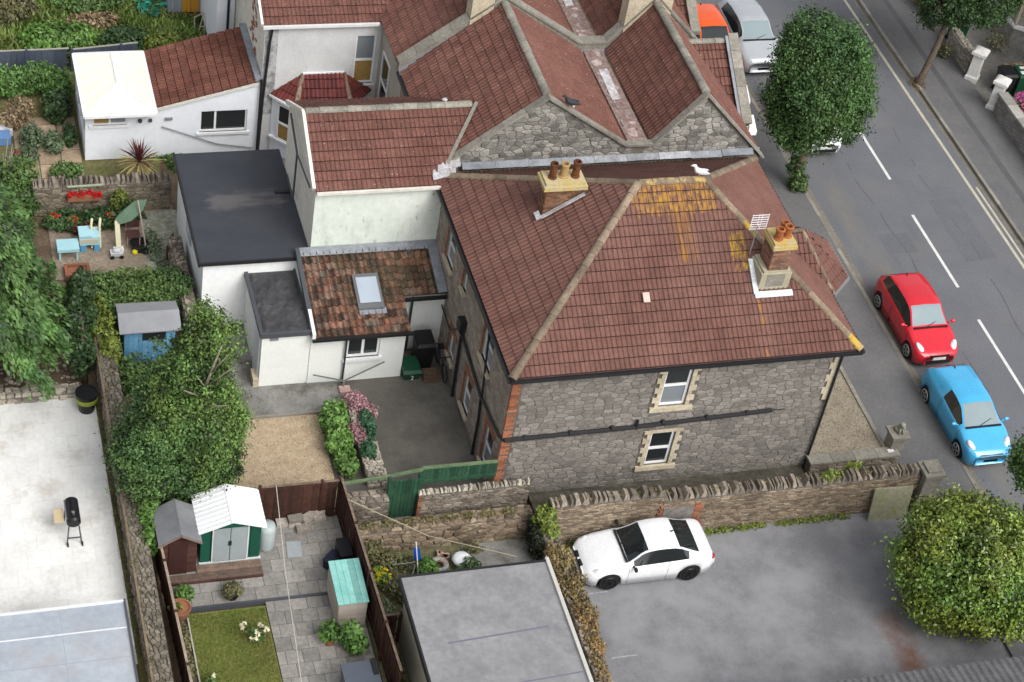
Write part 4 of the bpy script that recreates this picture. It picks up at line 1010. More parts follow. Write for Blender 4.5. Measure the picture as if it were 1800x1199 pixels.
# ================================================================ flat-roofed white outbuilding
FB = thing('flat_roof_outbuilding', 'white outbuilding under a large dark felt flat roof, left of the mould-streaked wing', 'outbuilding', (10, 48.5, 0))
w_ = MB(); panel(w_, (8.52, 45.95, 0), ux, uz, ny, 3.3, 2.72, [])
w_.poly([(8.52, 45.95, 0), (8.52, 51.2, 0), (8.52, 51.2, 2.72), (8.52, 45.95, 2.72)][::-1]).poly([(8.52, 51.2, 0), (11.85, 51.2, 0), (11.85, 51.2, 2.72), (8.52, 51.2, 2.72)][::-1])
w_.build('wall', WHITE, FB)
MB().box(8.40, 11.86, 45.85, 51.35, 2.72, 2.84).build('roof', FELT, FB)
MB().box(8.34, 8.40, 45.79, 51.4, 2.72, 2.87).box(8.40, 11.55, 45.79, 45.85, 2.74, 2.86).build('roof_trim', BLACK, FB)
MB().box(11.3, 11.86, 49.0, 49.12, 2.84, 2.9).build('outlet', BLACK, FB)
MB().box(8.53, 9.9, 45.83, 45.93, .0, .12).build('plinth', CONC, FB)
MB().obox((8.50, 48.2, 1.5), (0, .9, 0), (0, 0, .7), (-.02, 0, 0)).build('side_window', plain('pale_blue_pane', (.55, .62, .72), .2), FB)

LT = thing('lean_to', 'white rendered lean-to kitchen with mossy clay pantile roof, skylight and casement window', 'lean-to', (12.8, 44.5, 0))
l_ = MB(); panel(l_, (11.42, 43.08, 0), ux, uz, ny, 3.0, 2.1, [(1.15, 2.2, .98, 1.82)])
l_.poly([(14.42, 43.08, 0), (14.42, 44.5, 0), (14.42, 44.5, 2.4), (14.42, 43.08, 2.1)]); l_.poly([(14.42, 44.3, 0), (15.95, 44.3, 0), (15.95, 44.3, 2.35), (14.42, 44.3, 2.35)])
l_.poly([(11.42, 43.08, 2.1), (11.42, 46.0, 2.95), (11.42, 46, 0), (11.42, 43.08, 0)])
l_.build('wall', mat('off_white_render', (.76, .78, .75), (.71, .73, .70), rough=.85, scale=.8, fineamt=.06, tint=0, bump=.08), LT)
window(LT, (11.42+1.15, 43.08, .98), ux, uz, ny, 1.05, .84, 2, 1, fr=.07, panes=[GLASS, GLASS], sill=(.1, .1, .1))
sl_ = (2.98-2.12)/(46.03-42.9)
zz = lambda y: 2.12+(y-42.9)*sl_
pa, pb_, pc, pd_, pe_, pf = (11.45, 42.9, zz(42.9)), (14.5, 42.9, zz(42.9)), (14.5, 44.15, zz(44.15)), (15.95, 44.15, zz(44.15)), (15.95, 46.03, zz(46.03)), (11.45, 46.03, zz(46.03))
lr = MB().poly([dz(p) for p in (pa, pb_, pc, pd_, pe_, pf)]).build('roof', UNDER, LT)
tiled_slope(lr, pa, pb_, Vector(pf)-Vector(pa), [pa, pb_, (14.5, 46.0, zz(46.0)), (11.45, 46.0, zz(46.0))], PANTILE, w=.21, gauge=.27, kind='pantile', limit=200, shade=lambda x, y, t: t)
tiled_slope(lr, (14.5, 44.15, zz(44.15)), pd_, (0, 1, sl_), [(14.5, 44.15, zz(44.15)), (15.62, 44.15, zz(44.15)), (15.62, 46.0, zz(46.0)), (14.5, 46.0, zz(46.0))], PANTILE, w=.21, gauge=.27, kind='pantile', limit=60, shade=lambda x, y, t: t)
MB().obox((11.5, 45.72, zz(45.72)+.07), (4.4, 0, 0), (0, .3, .09), (0, 0, .02)).build('flashing', LEAD, lr)
MB().obox((15.62, 44.1, zz(44.1)+.05), (.3, 0, .03), (0, 1.9, 1.9*sl_), (0, 0, .02)).build('side_flashing', LEAD, lr)
MB().obox((11.38, 43.0, zz(43.0)-.1), (.13, 0, 0), (0, 3.0, 3.0*sl_), (0, 0, .22)).build('verge', DGREY, lr)
MB().obox((11.40, 42.86, zz(42.9)-.12), (.1, 0, 0), (0, .9, .9*sl_), (0, 0, .28)).build('verge_end', UPVC, lr)
MB().bar((11.4, 42.84, 2.05), (14.6, 42.84, 2.05), .1).bar((14.55, 44.05, zz(44.05)-.08), (15.9, 44.05, zz(44.05)-.08), .1).build('gutter', BLACK, lr)
MB().tube([(12.52, 42.9, 2.05), (12.52, 42.98, 1.9), (12.52, 43.0, 0)], .035).tube([(14.85, 44.2, 2.3), (14.85, 44.2, 0)], .04).build('downpipe', plain('dark_green_pipe', (.03, .045, .045), .45), LT)
y0v, y1v = 43.72, 44.85
sk = MB(); sk.obox((12.98, y0v-.05, zz(y0v)+.04), (.82, 0, 0), (0, y1v-y0v+.1, (y1v-y0v+.1)*sl_), (0, 0, .1))
skl = sk.build('skylight', plain('skylight_frame', (.13, .135, .14), .5), lr)
MB().obox((13.06, y0v+.12, zz(y0v+.12)+.175), (.66, 0, 0), (0, y1v-y0v-.22, (y1v-y0v-.22)*sl_), (0, 0, .008)).build('pane', SKYGLASS, skl)
MB().obox((13.0, y0v-.2, zz(y0v-.2)+.05), (.86, 0, 0), (0, .2, .2*sl_), (0, 0, .03)).build('apron', LEAD, skl)

SB = thing('small_flat_annex', 'small white annex with wrinkled dark felt flat roof in front of the lean-to', 'annex', (10.6, 44.5, 0))
s_ = MB(); s_.poly([(9.9, 43.12, 0), (11.45, 43.12, 0), (11.45, 43.12, 2.15), (9.9, 43.12, 2.15)]).poly([(9.9, 45.95, 0), (9.9, 43.12, 0), (9.9, 43.12, 2.15), (9.9, 45.95, 2.15)])
s_.build('wall', mat('off_white_render', (.66, .68, .65)), SB)
nx_, ny_ = 12, 16; V = []; F = []; rr = random.Random(4)
for j in range(ny_+1):
    for i in range(nx_+1):
        e = i in (0, nx_) or j in (0, ny_); V.append((9.92+i*(1.5/nx_), 43.1+j*(2.85/ny_), 2.22+(0 if e else rr.uniform(-.015, .03)+.05*max(0, math.sin(i*1.0+.9*math.sin(j*.5)))**4+.03*math.sin(j*.9+i*.3))))
for j in range(ny_):
    for i in range(nx_): F.append((j*(nx_+1)+i, j*(nx_+1)+i+1, (j+1)*(nx_+1)+i+1, (j+1)*(nx_+1)+i))
MB().add(V, F).box(9.92, 11.42, 43.1, 45.95, 2.1, 2.2).build('roof', FELTOLD, SB)
MB().box(9.82, 9.93, 43.02, 46.0, 2.12, 2.29).box(9.93, 11.42, 43.02, 43.12, 2.12, 2.28).box(11.36, 11.44, 43.12, 45.9, 2.2, 2.33).build('roof_trim', DGREY, SB)
MB().box(10.15, 10.4, 43.08, 43.12, 1.95, 2.05).build('vent_cover', GREYP, SB)
MB().obox((9.86, 43.3, .0), (.04, 0, 0), (0, .75, 0), (0, 0, 1.9)).build('door', plain('white_door', (.7, .71, .72), .4), SB)
MB().box(9.72, 9.9, 43.1, 43.6, 0, .35).build('step', CREAM, SB)

# ================================================================ garage, near flat roofs
GR = thing('garage', 'cream walled garage with stained grey felt flat roof and metal edge strip, bottom centre', 'garage', (14, 31, 0))
MB().box(12.0, 15.9, 24, 32.75, 0, 2.4).build('wall', mat('garage_render', (.36, .33, .26), (.30, .27, .21), rough=.9, fineamt=.15, tint=0), GR)
MB().box(11.86, 16.0, 24, 32.9, 2.4, 2.5).build('roof', GAR, GR)
MB().box(11.80, 11.86, 24, 32.96, 2.34, 2.53).box(11.86, 16.0, 32.9, 32.96, 2.34, 2.53).build('roof_trim', BLACK, GR)
MB().bar((12.6, 30.55, 2.502), (15.4, 30.7, 2.502), .05, .006).bar((11.9, 28.9, 2.502), (15.9, 29.1, 2.502), .04, .006).build('lap_joint', plain('purple_grey_seam', (.15, .15, .20), .9), GR)
MB().box(15.96, 16.06, 24, 33.0, 2.42, 2.58).build('edge_strip', plain('pale_metal_strip', (.50, .49, .45), .5), GR)
LB = thing('flat_roof_shed', 'blue-grey coated flat roof with white seam, bottom left corner', 'outbuilding', (1, 31, 0))
MB().box(-3, 4.45, 24, 33.3, 0, 2.1).build('wall', CREAMW, LB)
MB().box(-3, 4.56, 24, 33.42, 2.1, 2.2).build('roof', BLUER, LB)
q = MB().bar((-3, 33.39, 2.22), (4.56, 33.42, 2.22), .06, .05).bar((-3, 32.55, 2.205), (4.53, 32.55, 2.205), .035, .02)
q.build('white_seam', plain('white_seam', (.66, .68, .70), .6), LB)
q = MB()
for x in (2.9,): q.bar((x, 24, 2.201), (x, 33.3, 2.201), .008, .006)
q.bar((-3, 31.6, 2.201), (4.5, 31.6, 2.201), .008, .006).build('lap_joint', plain('faint_lap', (.24, .28, .34), .9), LB)
MB().box(4.55, 4.60, 24, 33.46, 2.05, 2.26).build('edge_trim', DGREY, LB)
NB = thing('corrugated_roof_shed', 'dark grey corrugated roof edge entering the bottom right corner', 'outbuilding', (26, 26, 0))
V = []; F = []; n = 260
for i in range(n+1):
    x = 20+i*.055
    zc = 2.5+(.02 if i % 4 in (1, 2) else -.02); V += [(x, 24.0, zc+.45), (x, 27.72, zc)]
for i in range(n): F.append((2*i, 2*i+2, 2*i+3, 2*i+1))
MB().add([(a, b, c) for a, b, c in V], [f[::-1] for f in F]).build('roof', mat('dark_corrugated', (.085, .085, .09), (.13, .13, .135), rough=.8, scale=2, fineamt=.3, tint=0), NB)
MB().box(22.9, 34, 24, 27.6, 0, 2.4).build('wall', CREAMW, NB)
# neighbouring buildings at the top edge
GS = thing('grey_shed', 'small grey clad shed with orange double doors at the top edge', 'shed', (10.9, 64.4, 0))
MB().box(9.95, 11.8, 63.7, 65.5, 0, 2.0).build('wall', plain('grey_cladding', (.25, .28, .31), .6), GS)
for k in range(14): MB().box(9.95+k*.132, 9.95+k*.132+.12, 63.67, 63.7, 0.03, 2.0, random.random()).build('board', plain('grey_cladding', (.25, .28, .31), .6, tint=.3), GS)
for k in range(2): MB().box(10.5+k*.33, 10.81+k*.33, 63.63, 63.67, .05, 1.9).build('door', plain('orange_door', (.50, .24, .03), .5), GS)
WH = thing('white_gable_house', 'white rendered house wall with black downpipe cut by the top edge', 'house', (11.6, 66, 0))
MB().box(11.2, 11.85, 60.2, 75, 0, 5).build('wall', WHITEB, WH)
MB().tube([(11.6, 60.1, 5), (11.6, 60.1, 0)], .05).build('downpipe', BLACK, WH)
# house across the street
RH = thing('house_across_street', 'stone and cream house front with bay window across the street, top right corner', 'house', (46, 58, 0))
MB().box(45.2, 55, 52, 75, 0, 7).build('wall', mat('house_brown_stone', (.24, .18, .14), (.30, .24, .19), rough=.9, fine=8, fineamt=.3), RH)
yb0, yb1 = 58.9, 62.6
bq = [(45.2, yb0-.2), (44.2, yb0+.55), (44.2, yb1-.55), (45.2, yb1)]
m = MB()
for a, b in zip(bq[:-1], bq[1:]): m.poly([(*a, 0), (*b, 0), (*b, 3.2), (*a, 3.2)][::-1])
m.poly([(*p, 3.2) for p in bq]).build('bay_wall', mat('grey_bay_stone', (.22, .21, .20), (.30, .29, .27), rough=.9, fine=8, fineamt=.3), RH)
m = MB(); m.box(44.1, 44.25, yb0+.45, yb1-.45, 1.02, 1.16).bar((45.2, yb0-.25, 1.09), (44.15, yb0+.5, 1.09), .14)
m.build('bay_sill', UPVC, RH)
m = MB()
for y in (yb0+.5, yb0+1.6, yb1-.6): m.box(44.14, 44.3, y, y+.14, 1.1, 3.2)
m.build('mullion', CREAM, RH)
MB().box(44.22, 44.26, yb0+.65, yb1-.6, 1.2, 3.1).build('bay_glass', BLIND, RH)
MB().box(44.95, 45.2, 57.6, 57.95, 0, 6).box(44.95, 45.2, 58.45, 58.62, 0, 6).build('pilaster', CREAM, RH)
MB().box(45.0, 45.19, 56.6, 57.5, 0, 2.6).build('door_surround', UPVC, RH)
MB().box(44.4, 45.1, 57.5, 58.3, .05, .08).build('door_mat', DGREY, RH)
# ================================================================ rubble garden walls
def rwall(name, label, cat, x0, x1, y0, y1, h, m, joint=JOINT, sx=.3, sy=.14, faces='f', cope=None, lim=300, group=None, rs=1, depth=.03, top=True, z0=0, copeh=.2, copew=.11):
    t = thing(name, label, cat, ((x0+x1)/2, (y0+y1)/2, 0), group)
    core = MB().box(x0, x1, y0, y1, z0-.1, z0+h).build('core', joint, t)
    P = []
    if 'f' in faces: P += rubble_face((x0, y0, z0), (1,0,0), (0,0,1), (0,-1,0), x1-x0, h, sx, sy, depth, rs=rs, joint=.012)
    if 'l' in faces: P += rubble_face((x0, y1, z0), (0,-1,0), (0,0,1), (-1,0,0), y1-y0, h, sx, sy, depth, rs=rs+1, joint=.012)
    if 'r' in faces: P += rubble_face((x1, y0, z0), (0,1,0), (0,0,1), (1,0,0), y1-y0, h, sx, sy, depth, rs=rs+2, joint=.012)
    emit('stone', P, m, core, lim)
    if top: emit('top_stone', rubble_face((x0, y0, z0+h), (1,0,0), (0,1,0), (0,0,1), x1-x0, y1-y0, sx*.8, sx*.5, depth*1.3, rs=rs+3, joint=.012), m, core, 250)
    if cope:
        along = 0 if (x1-x0) > (y1-y0) else 1
        a0, a1 = (x0, x1) if along == 0 else (y0, y1); c0, c1 = (y0, y1) if along == 0 else (x0, x1); a = a0; P = []
        while a < a1-.04:
            wd = copew*random.uniform(.5, 1.9); hh = copeh*random.uniform(.35, 1.3); ln = random.uniform(-.4, .4)*hh; k = random.uniform(-.05, .05)
            w2 = min(wd, a1-a); q = MB()
            b = [(a, c0+.02+k), (a+w2*.86, c0+.02-k), (a+w2*.86, c1-.02), (a, c1-.02+k)]
            tp = [(a+ln+w2*.15, c0+.08), (a+ln+w2*.62, c0+.09-k), (a+ln+w2*.66, c1-.1), (a+ln+w2*.12, c1-.08)]
            V = [(p[0], p[1], z0+h-.02) for p in b]+[(p[0], p[1], z0+h+hh*random.uniform(.8, 1)) for p in tp]
            if along: V = [(p[1], p[0], p[2]) for p in V]
            F = [(4,5,6,7), (0,1,5,4), (1,2,6,5), (2,3,7,6), (3,0,4,7)]
            if along: F = [f[::-1] for f in F]
            P.append((V, F, random.random())); a += wd
        emit('coping_stone', P, m if cope is True else cope, core, 300)
    return t, core
PALEST = mat('pale_garden_stone', (.30, .27, .22), (.40, .36, .30), rough=.92, scale=2, fine=9, fineamt=.35, tint=.4, bump=.5)
rwall('garden_wall', 'taller left part of the rubble wall behind the white coupe, up to the blocked opening', 'wall', 17.05, 20.52, 35.47, 35.92, 1.68, GSTONEB, sx=.26, sy=.07, faces='f', cope=GSTONE, top=False, rs=131, copeh=.18, copew=.15, depth=.016)
GW, gwc = rwall('garden_wall', 'long brown rubble wall with upright coping stones between the car park and the stone house', 'wall', 20.52, 29.0, 35.45, 35.92, 1.48, GSTONEB, sx=.26, sy=.07, faces='f', cope=GSTONE, top=False, rs=31, copeh=.20, copew=.12, depth=.016)
for k in range(13):
    MB().box(21.55, 21.55+(.28 if k % 2 else .18), 35.40, 35.47, .05+k*.1, .13+k*.1, random.random()).build('brick', BRICK, gwc)
    MB().box(20.55-(.16 if k % 2 else .1), 20.55, 35.41, 35.47, .05+k*.1, .13+k*.1, random.random()).build('brick', BRICK, gwc)
MB().box(20.56, 21.54, 35.405, 35.46, 0, 1.22, .5).build('blocked_opening', mat('grey_blocked_stone', (.15, .14, .13), (.21, .19, .17), rough=.95, scale=4, fineamt=.4), gwc)
gp = thing('gate_pier', 'square stone pier with stepped cap ending the long brown wall at the pavement', 'gate pier', (29.3, 35.5, 0))
MB().box(29.0, 29.55, 35.2, 35.75, 0, 1.62).build('shaft', mat('pier_stone', (.23, .21, .17), (.17, .155, .12), rough=.92, fineamt=.35), gp)
for k in range(6): MB().box(28.985, 29.565, 35.185, 35.22, .02+k*.27, .02+k*.27+.255, random.random()).build('stone', COPE, gp)
MB().box(28.93, 29.62, 35.13, 35.82, 1.62, 1.72).box(29.05, 29.5, 35.25, 35.7, 1.72, 1.80).build('cap', COPE, gp)
sb = thing('leaning_slab', 'large blank pale slab board leaning against the long brown wall beside the pier', 'board', (28.0, 35.2, 0))
MB().obox((27.42, 35.08, .0), (1.28, -.03, 0), (0, .2, 1.22), (0, .06, -.01), .6).build('board', mat('algae_stained_slab', (.30, .28, .20), (.22, .23, .13), rough=.9, scale=1.6, fine=8, fineamt=.25, tint=0), sb)
# forecourt wall, pier and ornament
fwt, fwc = rwall('forecourt_wall', 'low stone wall with flat coping holding up the pebble forecourt', 'wall', 26.15, 29.2, 37.12, 37.4, .58, GSTONE, sx=.3, sy=.12, faces='f', top=False, rs=41)
for i in range(4): MB().box(26.12+i*.78, 26.12+i*.78+.765, 37.05, 37.46, .58, .66, random.random()).build('coping_slab', COPE, fwc)
MB().box(28.8, 28.93, 37.46, 46, .0, .60).build('side_kerb', COPE, fwt)
p2 = thing('gate_pier', 'short square pier carrying a weathered seated stone ornament', 'gate pier', (29.2, 37.6, 0))
MB().box(28.95, 29.4, 37.3, 37.75, 0, 1.15).build('shaft', COPE, p2)
MB().box(28.87, 29.48, 37.22, 37.83, 1.15, 1.25).build('cap', COPE, p2)
og = thing('stone_ornament', 'small weathered stone beast sitting on the forecourt pier', 'ornament', (29.18, 37.52, 1.25))
q = MB().ball((29.18, 37.58, 1.33), (.15, .17, .09)).ball((29.18, 37.52, 1.44), (.10, .11, .16)).ball((29.18, 37.43, 1.62), (.085, .10, .09)).ball((29.18, 37.34, 1.60), (.045, .06, .045))
q.tube([(29.13, 37.42, 1.5), (29.12, 37.38, 1.27)], [.035, .03], 6).tube([(29.23, 37.42, 1.5), (29.24, 37.38, 1.27)], [.035, .03], 6).ball((29.13, 37.46, 1.7), (.025, .02, .03), 6, 4).ball((29.23, 37.46, 1.7), (.025, .02, .03), 6, 4)
q.build('body', mat('lichened_stone', (.30, .30, .24), (.22, .22, .17), rough=.95, scale=8, fineamt=.3), og, smooth=True)
pbk = thing('white_packet', 'small scrap of white litter on the forecourt wall coping', 'litter', (29.0, 37.25, .66)); MB().obox((28.86, 37.2, .66), (.2, .02, 0), (-.02, .12, 0), (0, 0, .04)).build('wrapper', UPVC, pbk)
# alley walls
aw, awc = rwall('alley_wall', 'grey rubble wall under the dark green board, between gate and house corner', 'wall', 13.5, 16.9, 37.02, 37.3, 1.05, GSTONE, sx=.26, sy=.07, faces='f', cope=PALEST, top=False, rs=51, copeh=.13)
for k in range(10): MB().box(13.49, 13.62, 36.99, 37.04, .05+k*.1, .13+k*.1, random.random()).build('brick', BRICK, awc)
aw2, awc2 = rwall('rubble_wall', 'short pale-topped rubble wall between the brown fence corner and the green gate', 'wall', 11.4, 12.62, 36.98, 37.5, 1.0, GSTONE, sx=.3, sy=.12, faces='f', rs=55)
lw2, lwc2 = rwall('low_rubble_wall', 'tumbledown brown rubble wall along the back of the washing-line garden', 'wall', 11.3, 16.75, 35.98, 36.42, .82, GSTONEB, sx=.32, sy=.13, faces='f', rs=61, depth=.05, cope=GSTONEB, copeh=.09, copew=.22)
# green gate and rails
gg = thing('green_gate', 'dark green boarded gate standing between two rubble walls', 'gate', (13.0, 37.25, 0))
GREENP = mat('dark_green_paint', (.018, .06, .035), (.03, .08, .045), rough=.6, scale=2, fine=8, fineamt=.3, tint=.25, bump=.2)
GREENL = mat('faded_green_rail', (.13, .17, .09), (.09, .14, .07), rough=.8, scale=3, fine=10, fineamt=.3, tint=.2, bump=.2)
for k in range(7): MB().box(12.66+k*.118, 12.66+k*.118+.11, 37.2, 37.235, .02, 1.62, random.random()).build('board', GREENP, gg)
MB().box(12.66, 13.48, 37.235, 37.27, 1.35, 1.45).box(12.66, 13.48, 37.235, 37.27, .25, .35).build('ledge', GREENP, gg)
MB().box(12.58, 12.66, 37.18, 37.3, 0, 1.74).box(13.48, 13.57, 37.18, 37.3, 0, 1.80).build('gate_post', GREENP, gg)
gf = thing('green_fence', 'dark green boarded fence panel with sagging top rail beside the gate', 'fence', (13.5, 37.35, 0))
MB().bar((11.3, 37.3, 1.62), (12.6, 37.33, 1.70), .09, .06).bar((12.6, 37.33, 1.70), (13.6, 37.35, 1.84), .09, .06).build('top_rail', GREENL, gf)
MB().bar((13.6, 37.40, 1.84), (15.9, 37.42, 1.80), .10, .05).build('top_rail', GREENL, gf)
for k in range(19): MB().obox((13.62+k*.12, 37.37, 1.18), (.112, 0, 0), (0, .03, 0), (0, 0, .62), random.random()).build('board', GREENP, gf)
MB().box(13.6, 15.88, 37.33, 37.37, 1.28, 1.36).build('mid_rail', GREENP, gf)
# brown fences
BRF = mat('dark_brown_fence', (.042, .016, .011), (.06, .026, .018), rough=.8, scale=2, fine=8, fineamt=.3, tint=.35, bump=.25)
BRT = mat('worn_brown_top', (.20, .15, .11), (.13, .09, .07), rough=.9, scale=4, fineamt=.3, tint=.2)
def fence(label, a, b, h, step=.14, post=1.8, side=1, name='fence', m=BRF, mt=BRT, z=0):
    a, b = Vector((*a, z)), Vector((*b, z)); L_ = (b-a).length; d = (b-a)/L_; sd = Vector((d.y, -d.x, 0))*side
    t = thing(name, label, 'fence', tuple((a+b)/2))
    n = int(L_/step)
    for i in range(n):
        o = a+d*(i*step)+sd*(.02 if i % 2 else .006)
        MB().obox(o, d*(step*.97), sd*.018, Vector((0, 0, h+random.uniform(-.012, .012))), random.random()).build('board', m, t)
    for zz_ in (.3, h-.25): MB().obox(a-sd*.03+Vector((0, 0, zz_)), d*L_, sd*.03, Vector((0, 0, .07))).build('rail', m, t)
    k = 0.
    while k <= L_+.01:
        MB().obox(a+d*(k-.04)-sd*.06, d*.08, sd*.12, Vector((0, 0, h+.05))).build('post', m, t); k += min(post, max(.3, L_-.001))
        if L_ < .5: break
    MB().obox(a-sd*.03+Vector((0, 0, h)), d*L_, sd*.07, Vector((0, 0, .025))).build('capping', mt, t)
    return t
fence('dark brown board fence behind the white-roofed metal shed', (8.9, 37.52), (11.2, 37.5), 1.55)
fence('long dark brown board fence separating the flagged path from the washing-line garden', (11.25, 37.55), (11.42, 30.5), 1.62, side=-1)
fence('short dark brown fence return beside the garage corner', (11.45, 32.72), (11.98, 32.72), 1.2)
fence('thin weathered fence along the rubble wall left of the lawn', (5.86, 37.2), (6.08, 29.5), 1.3, side=1, mt=mat('bleached_capping', (.33, .27, .21), (.24, .19, .15), rough=.9, fineamt=.3))
# boundary wall left of the lawn, and its continuation
bw, bwc = rwall('boundary_wall', 'long mossy grey rubble wall between the pale patio and the lawn', 'wall', 5.12, 5.62, 28.5, 45.2, 1.02, GSTONE, sx=.2, sy=.14, faces='l', rs=71, depth=.05, lim=250, top=False)
emit('top_stone', rubble_face((5.12, 28.5, 1.02), (1,0,0), (0,1,0), (0,0,1), .5, 16.7, .13, .15, .05, rs=74, joint=.008, jit=.42), mat('mossy_wall_top', (.13, .115, .09), (.20, .175, .14), rough=.95, scale=3, fine=9, fineamt=.4, tint=.3, bump=.6), bwc, 300)
MB().box(5.06, 5.13, 28.5, 45, .95, 1.06).build('board_edge', mat('old_board', (.24, .19, .13), (.17, .13, .09), rough=.9, fineamt=.35), bwc)
rwall('side_wall', 'narrow lichened rubble wall beside the white flat-roofed outbuilding', 'wall', 8.0, 8.36, 44.9, 49.2, 1.1, GSTONE, sx=.24, sy=.12, faces='fl', rs=81, depth=.04)
rwall('upper_garden_wall', 'grey rubble wall with upright coping behind the red geraniums', 'wall', 3.9, 8.42, 52.0, 52.45, 1.15, mat('dim_rubble', (.14, .12, .09), (.20, .17, .125), rough=.92, fineamt=.35, tint=.4, bump=.4), sx=.3, sy=.14, faces='f', cope=GSTONE, top=False, rs=91, copeh=.2)
rwall('ivy_wall', 'crumbling rubble wall under dry brown ivy between the garage and the car park', 'wall', 16.75, 17.2, 27, 36.0, .95, GSTONE, sx=.24, sy=.14, faces='fr', rs=95, depth=.05)
rwall('retaining_wall', 'low row of pale rocks edging the bare soil above the patio', 'rockery', -3, 4.5, 43.32, 43.7, .16, PALEST, sx=.3, sy=.2, faces='f', rs=97, depth=.08)
rocks = MB(); rr = random.Random(9); P = []
for i in range(230):
    x, y, s = rr.uniform(-.5, 4.5), rr.uniform(43.5, 45.3), rr.uniform(.03, .11)
    q = MB().ball((x, y, .02), (s, s*rr.uniform(.6, 1), s*.7), 6, 4, rr.random()); rocks.v, rocks.f, rocks.t, rocks.m = rocks.v, rocks.f, rocks.t, rocks.m
    rocks.add(q.v, q.f, q.t[0])
tag(rocks.build('rubble', PALEST, kind='stuff'), 'scattered pale stones on the bare soil under the left tree', 'rubble')
pl, plc = rwall('planter_wall', 'low crumbling pale rubble bed wall down the middle of the back yard', 'wall', 12.35, 12.92, 38.55, 41.95, .36, PALEST, joint=JOINTL, sx=.2, sy=.12, faces='fr', rs=99, depth=.05)
# walls across the street
rwall('front_wall', 'grey stone front wall with pale coping below the pink hydrangeas', 'wall', 41.35, 41.65, 44, 55.0, .95, mat('grey_front_wall', (.20, .19, .18), (.26, .25, .23), rough=.92, fineamt=.3, tint=.2), joint=JOINTL, sx=.35, sy=.14, faces='fl', rs=101, top=False, depth=.02)
cp = bpy.data.objects['front_wall']
for k in range(13): MB().box(41.28, 41.72, 44+k*.85, 44+k*.85+.83, .95, 1.05, random.random()).build('coping_slab', mat('pale_coping', (.42, .41, .38), (.35, .34, .31), rough=.9, fineamt=.2), cp)
WP = mat('white_painted_stone', (.66, .66, .64), (.58, .57, .54), rough=.8, scale=4, fineamt=.12, tint=.05)
def wpier(x, y, label, h=1.35):
    t = thing('gate_pier', label, 'gate pier', (x, y, 0), 'white painted gate piers across the street')
    MB().lathe((x, y, 0), [(.36, 0), (.36, .25), (.30, .32), (.28, h-.2), (.30, h-.05)], 4).build('shaft', WP, t)
    bpy.data.objects[t.children[0].name].rotation_euler = (0, 0, 0)
    MB().lathe((x, y, h-.05), [(.42, 0), (.42, .12), (.30, .2), (.1, .24)], 4).build('cap', WP, t)
    return t
wpier(41.5, 55.3, 'white gate pier nearest the pink hydrangeas across the street')
wpier(41.5, 57.3, 'white gate pier joined to the curved wall beside the wheelie bins')
rwall('front_wall', 'short humped pale stone wall rising behind the white gate pier', 'wall', 41.35, 41.7, 57.6, 59.6, .95, mat('pale_hump_wall', (.34, .31, .26), (.27, .245, .2), rough=.92, fineamt=.3, tint=.25), joint=JOINTL, sx=.3, sy=.14, faces='fl', rs=103)
rwall('dividing_wall', 'brown rubble dividing wall behind the green wheelie bin', 'wall', 42.6, 47, 56.9, 57.2, .85, GSTONEB, sx=.3, sy=.12, faces='f', rs=105)
# ================================================================ sheds
def shed_boards(t, x0, x1, y, z0, z1, n, m, vert=False):
    for k in range(n):
        if vert: MB().box(x0+(x1-x0)*k/n, x0+(x1-x0)*(k+.96)/n, y-.02, y, z0, z1, random.random()).build('board', m, t)
        else: MB().obox((x0, y, z0+(z1-z0)*k/n), (x1-x0, 0, 0), (0, .012, (z1-z0)/n*.98), (0, -.018, 0), random.random()).build('board', m, t)
bs = thing('wooden_shed', 'narrow dark brown wooden shed with grey felt ridged roof, next to the fence', 'shed', (6.4, 36.4, 0))
BRS = mat('dark_stained_shed', (.055, .022, .017), (.075, .034, .027), rough=.75, scale=3, fineamt=.25, tint=.3)
MB().box(5.92, 6.88, 35.95, 37.0, .05, 1.5).add([(5.92, 35.95, 1.5), (6.88, 35.95, 1.5), (6.40, 35.95, 1.78), (5.92, 37, 1.5), (6.88, 37, 1.5), (6.40, 37, 1.78)], [(0, 1, 2), (5, 4, 3)]).build('body', BRS, bs)
shed_boards(bs, 5.92, 6.88, 35.945, .06, 1.5, 12, BRS)
MB().box(6.1, 6.62, 35.90, 35.93, .08, 1.48).build('door', mat('shed_door_brown', (.04, .014, .012), (.05, .02, .016), rough=.7), bs)
SFELT = mat('grey_shed_felt', (.15, .155, .165), (.20, .205, .215), rough=.9, scale=2, fine=40, fineamt=.25, tint=.1)
MB().obox((5.80, 35.82, 1.42), (.62, 0, .38), (0, 1.35, 0), (0, 0, .03)).obox((7.0, 35.82, 1.42), (-.6, 0, .38), (0, 1.35, 0), (0, 0, .03)).build('roof', SFELT, bs)
MB().bar((5.80, 35.80, 1.40), (6.41, 35.80, 1.78), .03, .05).bar((7.0, 35.80, 1.40), (6.41, 35.80, 1.78), .03, .05).build('bargeboard', plain('shed_trim', (.2, .15, .13), .8), bs)
m2 = thing('metal_shed', 'green and grey metal shed with bright white ridged roof, right of the brown shed', 'shed', (7.9, 36.8, 0))
GM = plain('dark_green_metal', (.01, .085, .055), .45, tint=.2); GMg = plain('grey_green_metal', (.30, .34, .35), .45, tint=.1)
WM = plain('white_ribbed_metal', (.80, .82, .83), .4, tint=.06)
MB().box(7.03, 8.72, 36.2, 37.4, .12, 1.5).add([(7.03, 36.2, 1.5), (8.72, 36.2, 1.5), (7.87, 36.2, 1.8), (7.03, 37.4, 1.5), (8.72, 37.4, 1.5), (7.87, 37.4, 1.8)], [(0, 1, 2), (5, 4, 3)]).build('body', GM, m2)
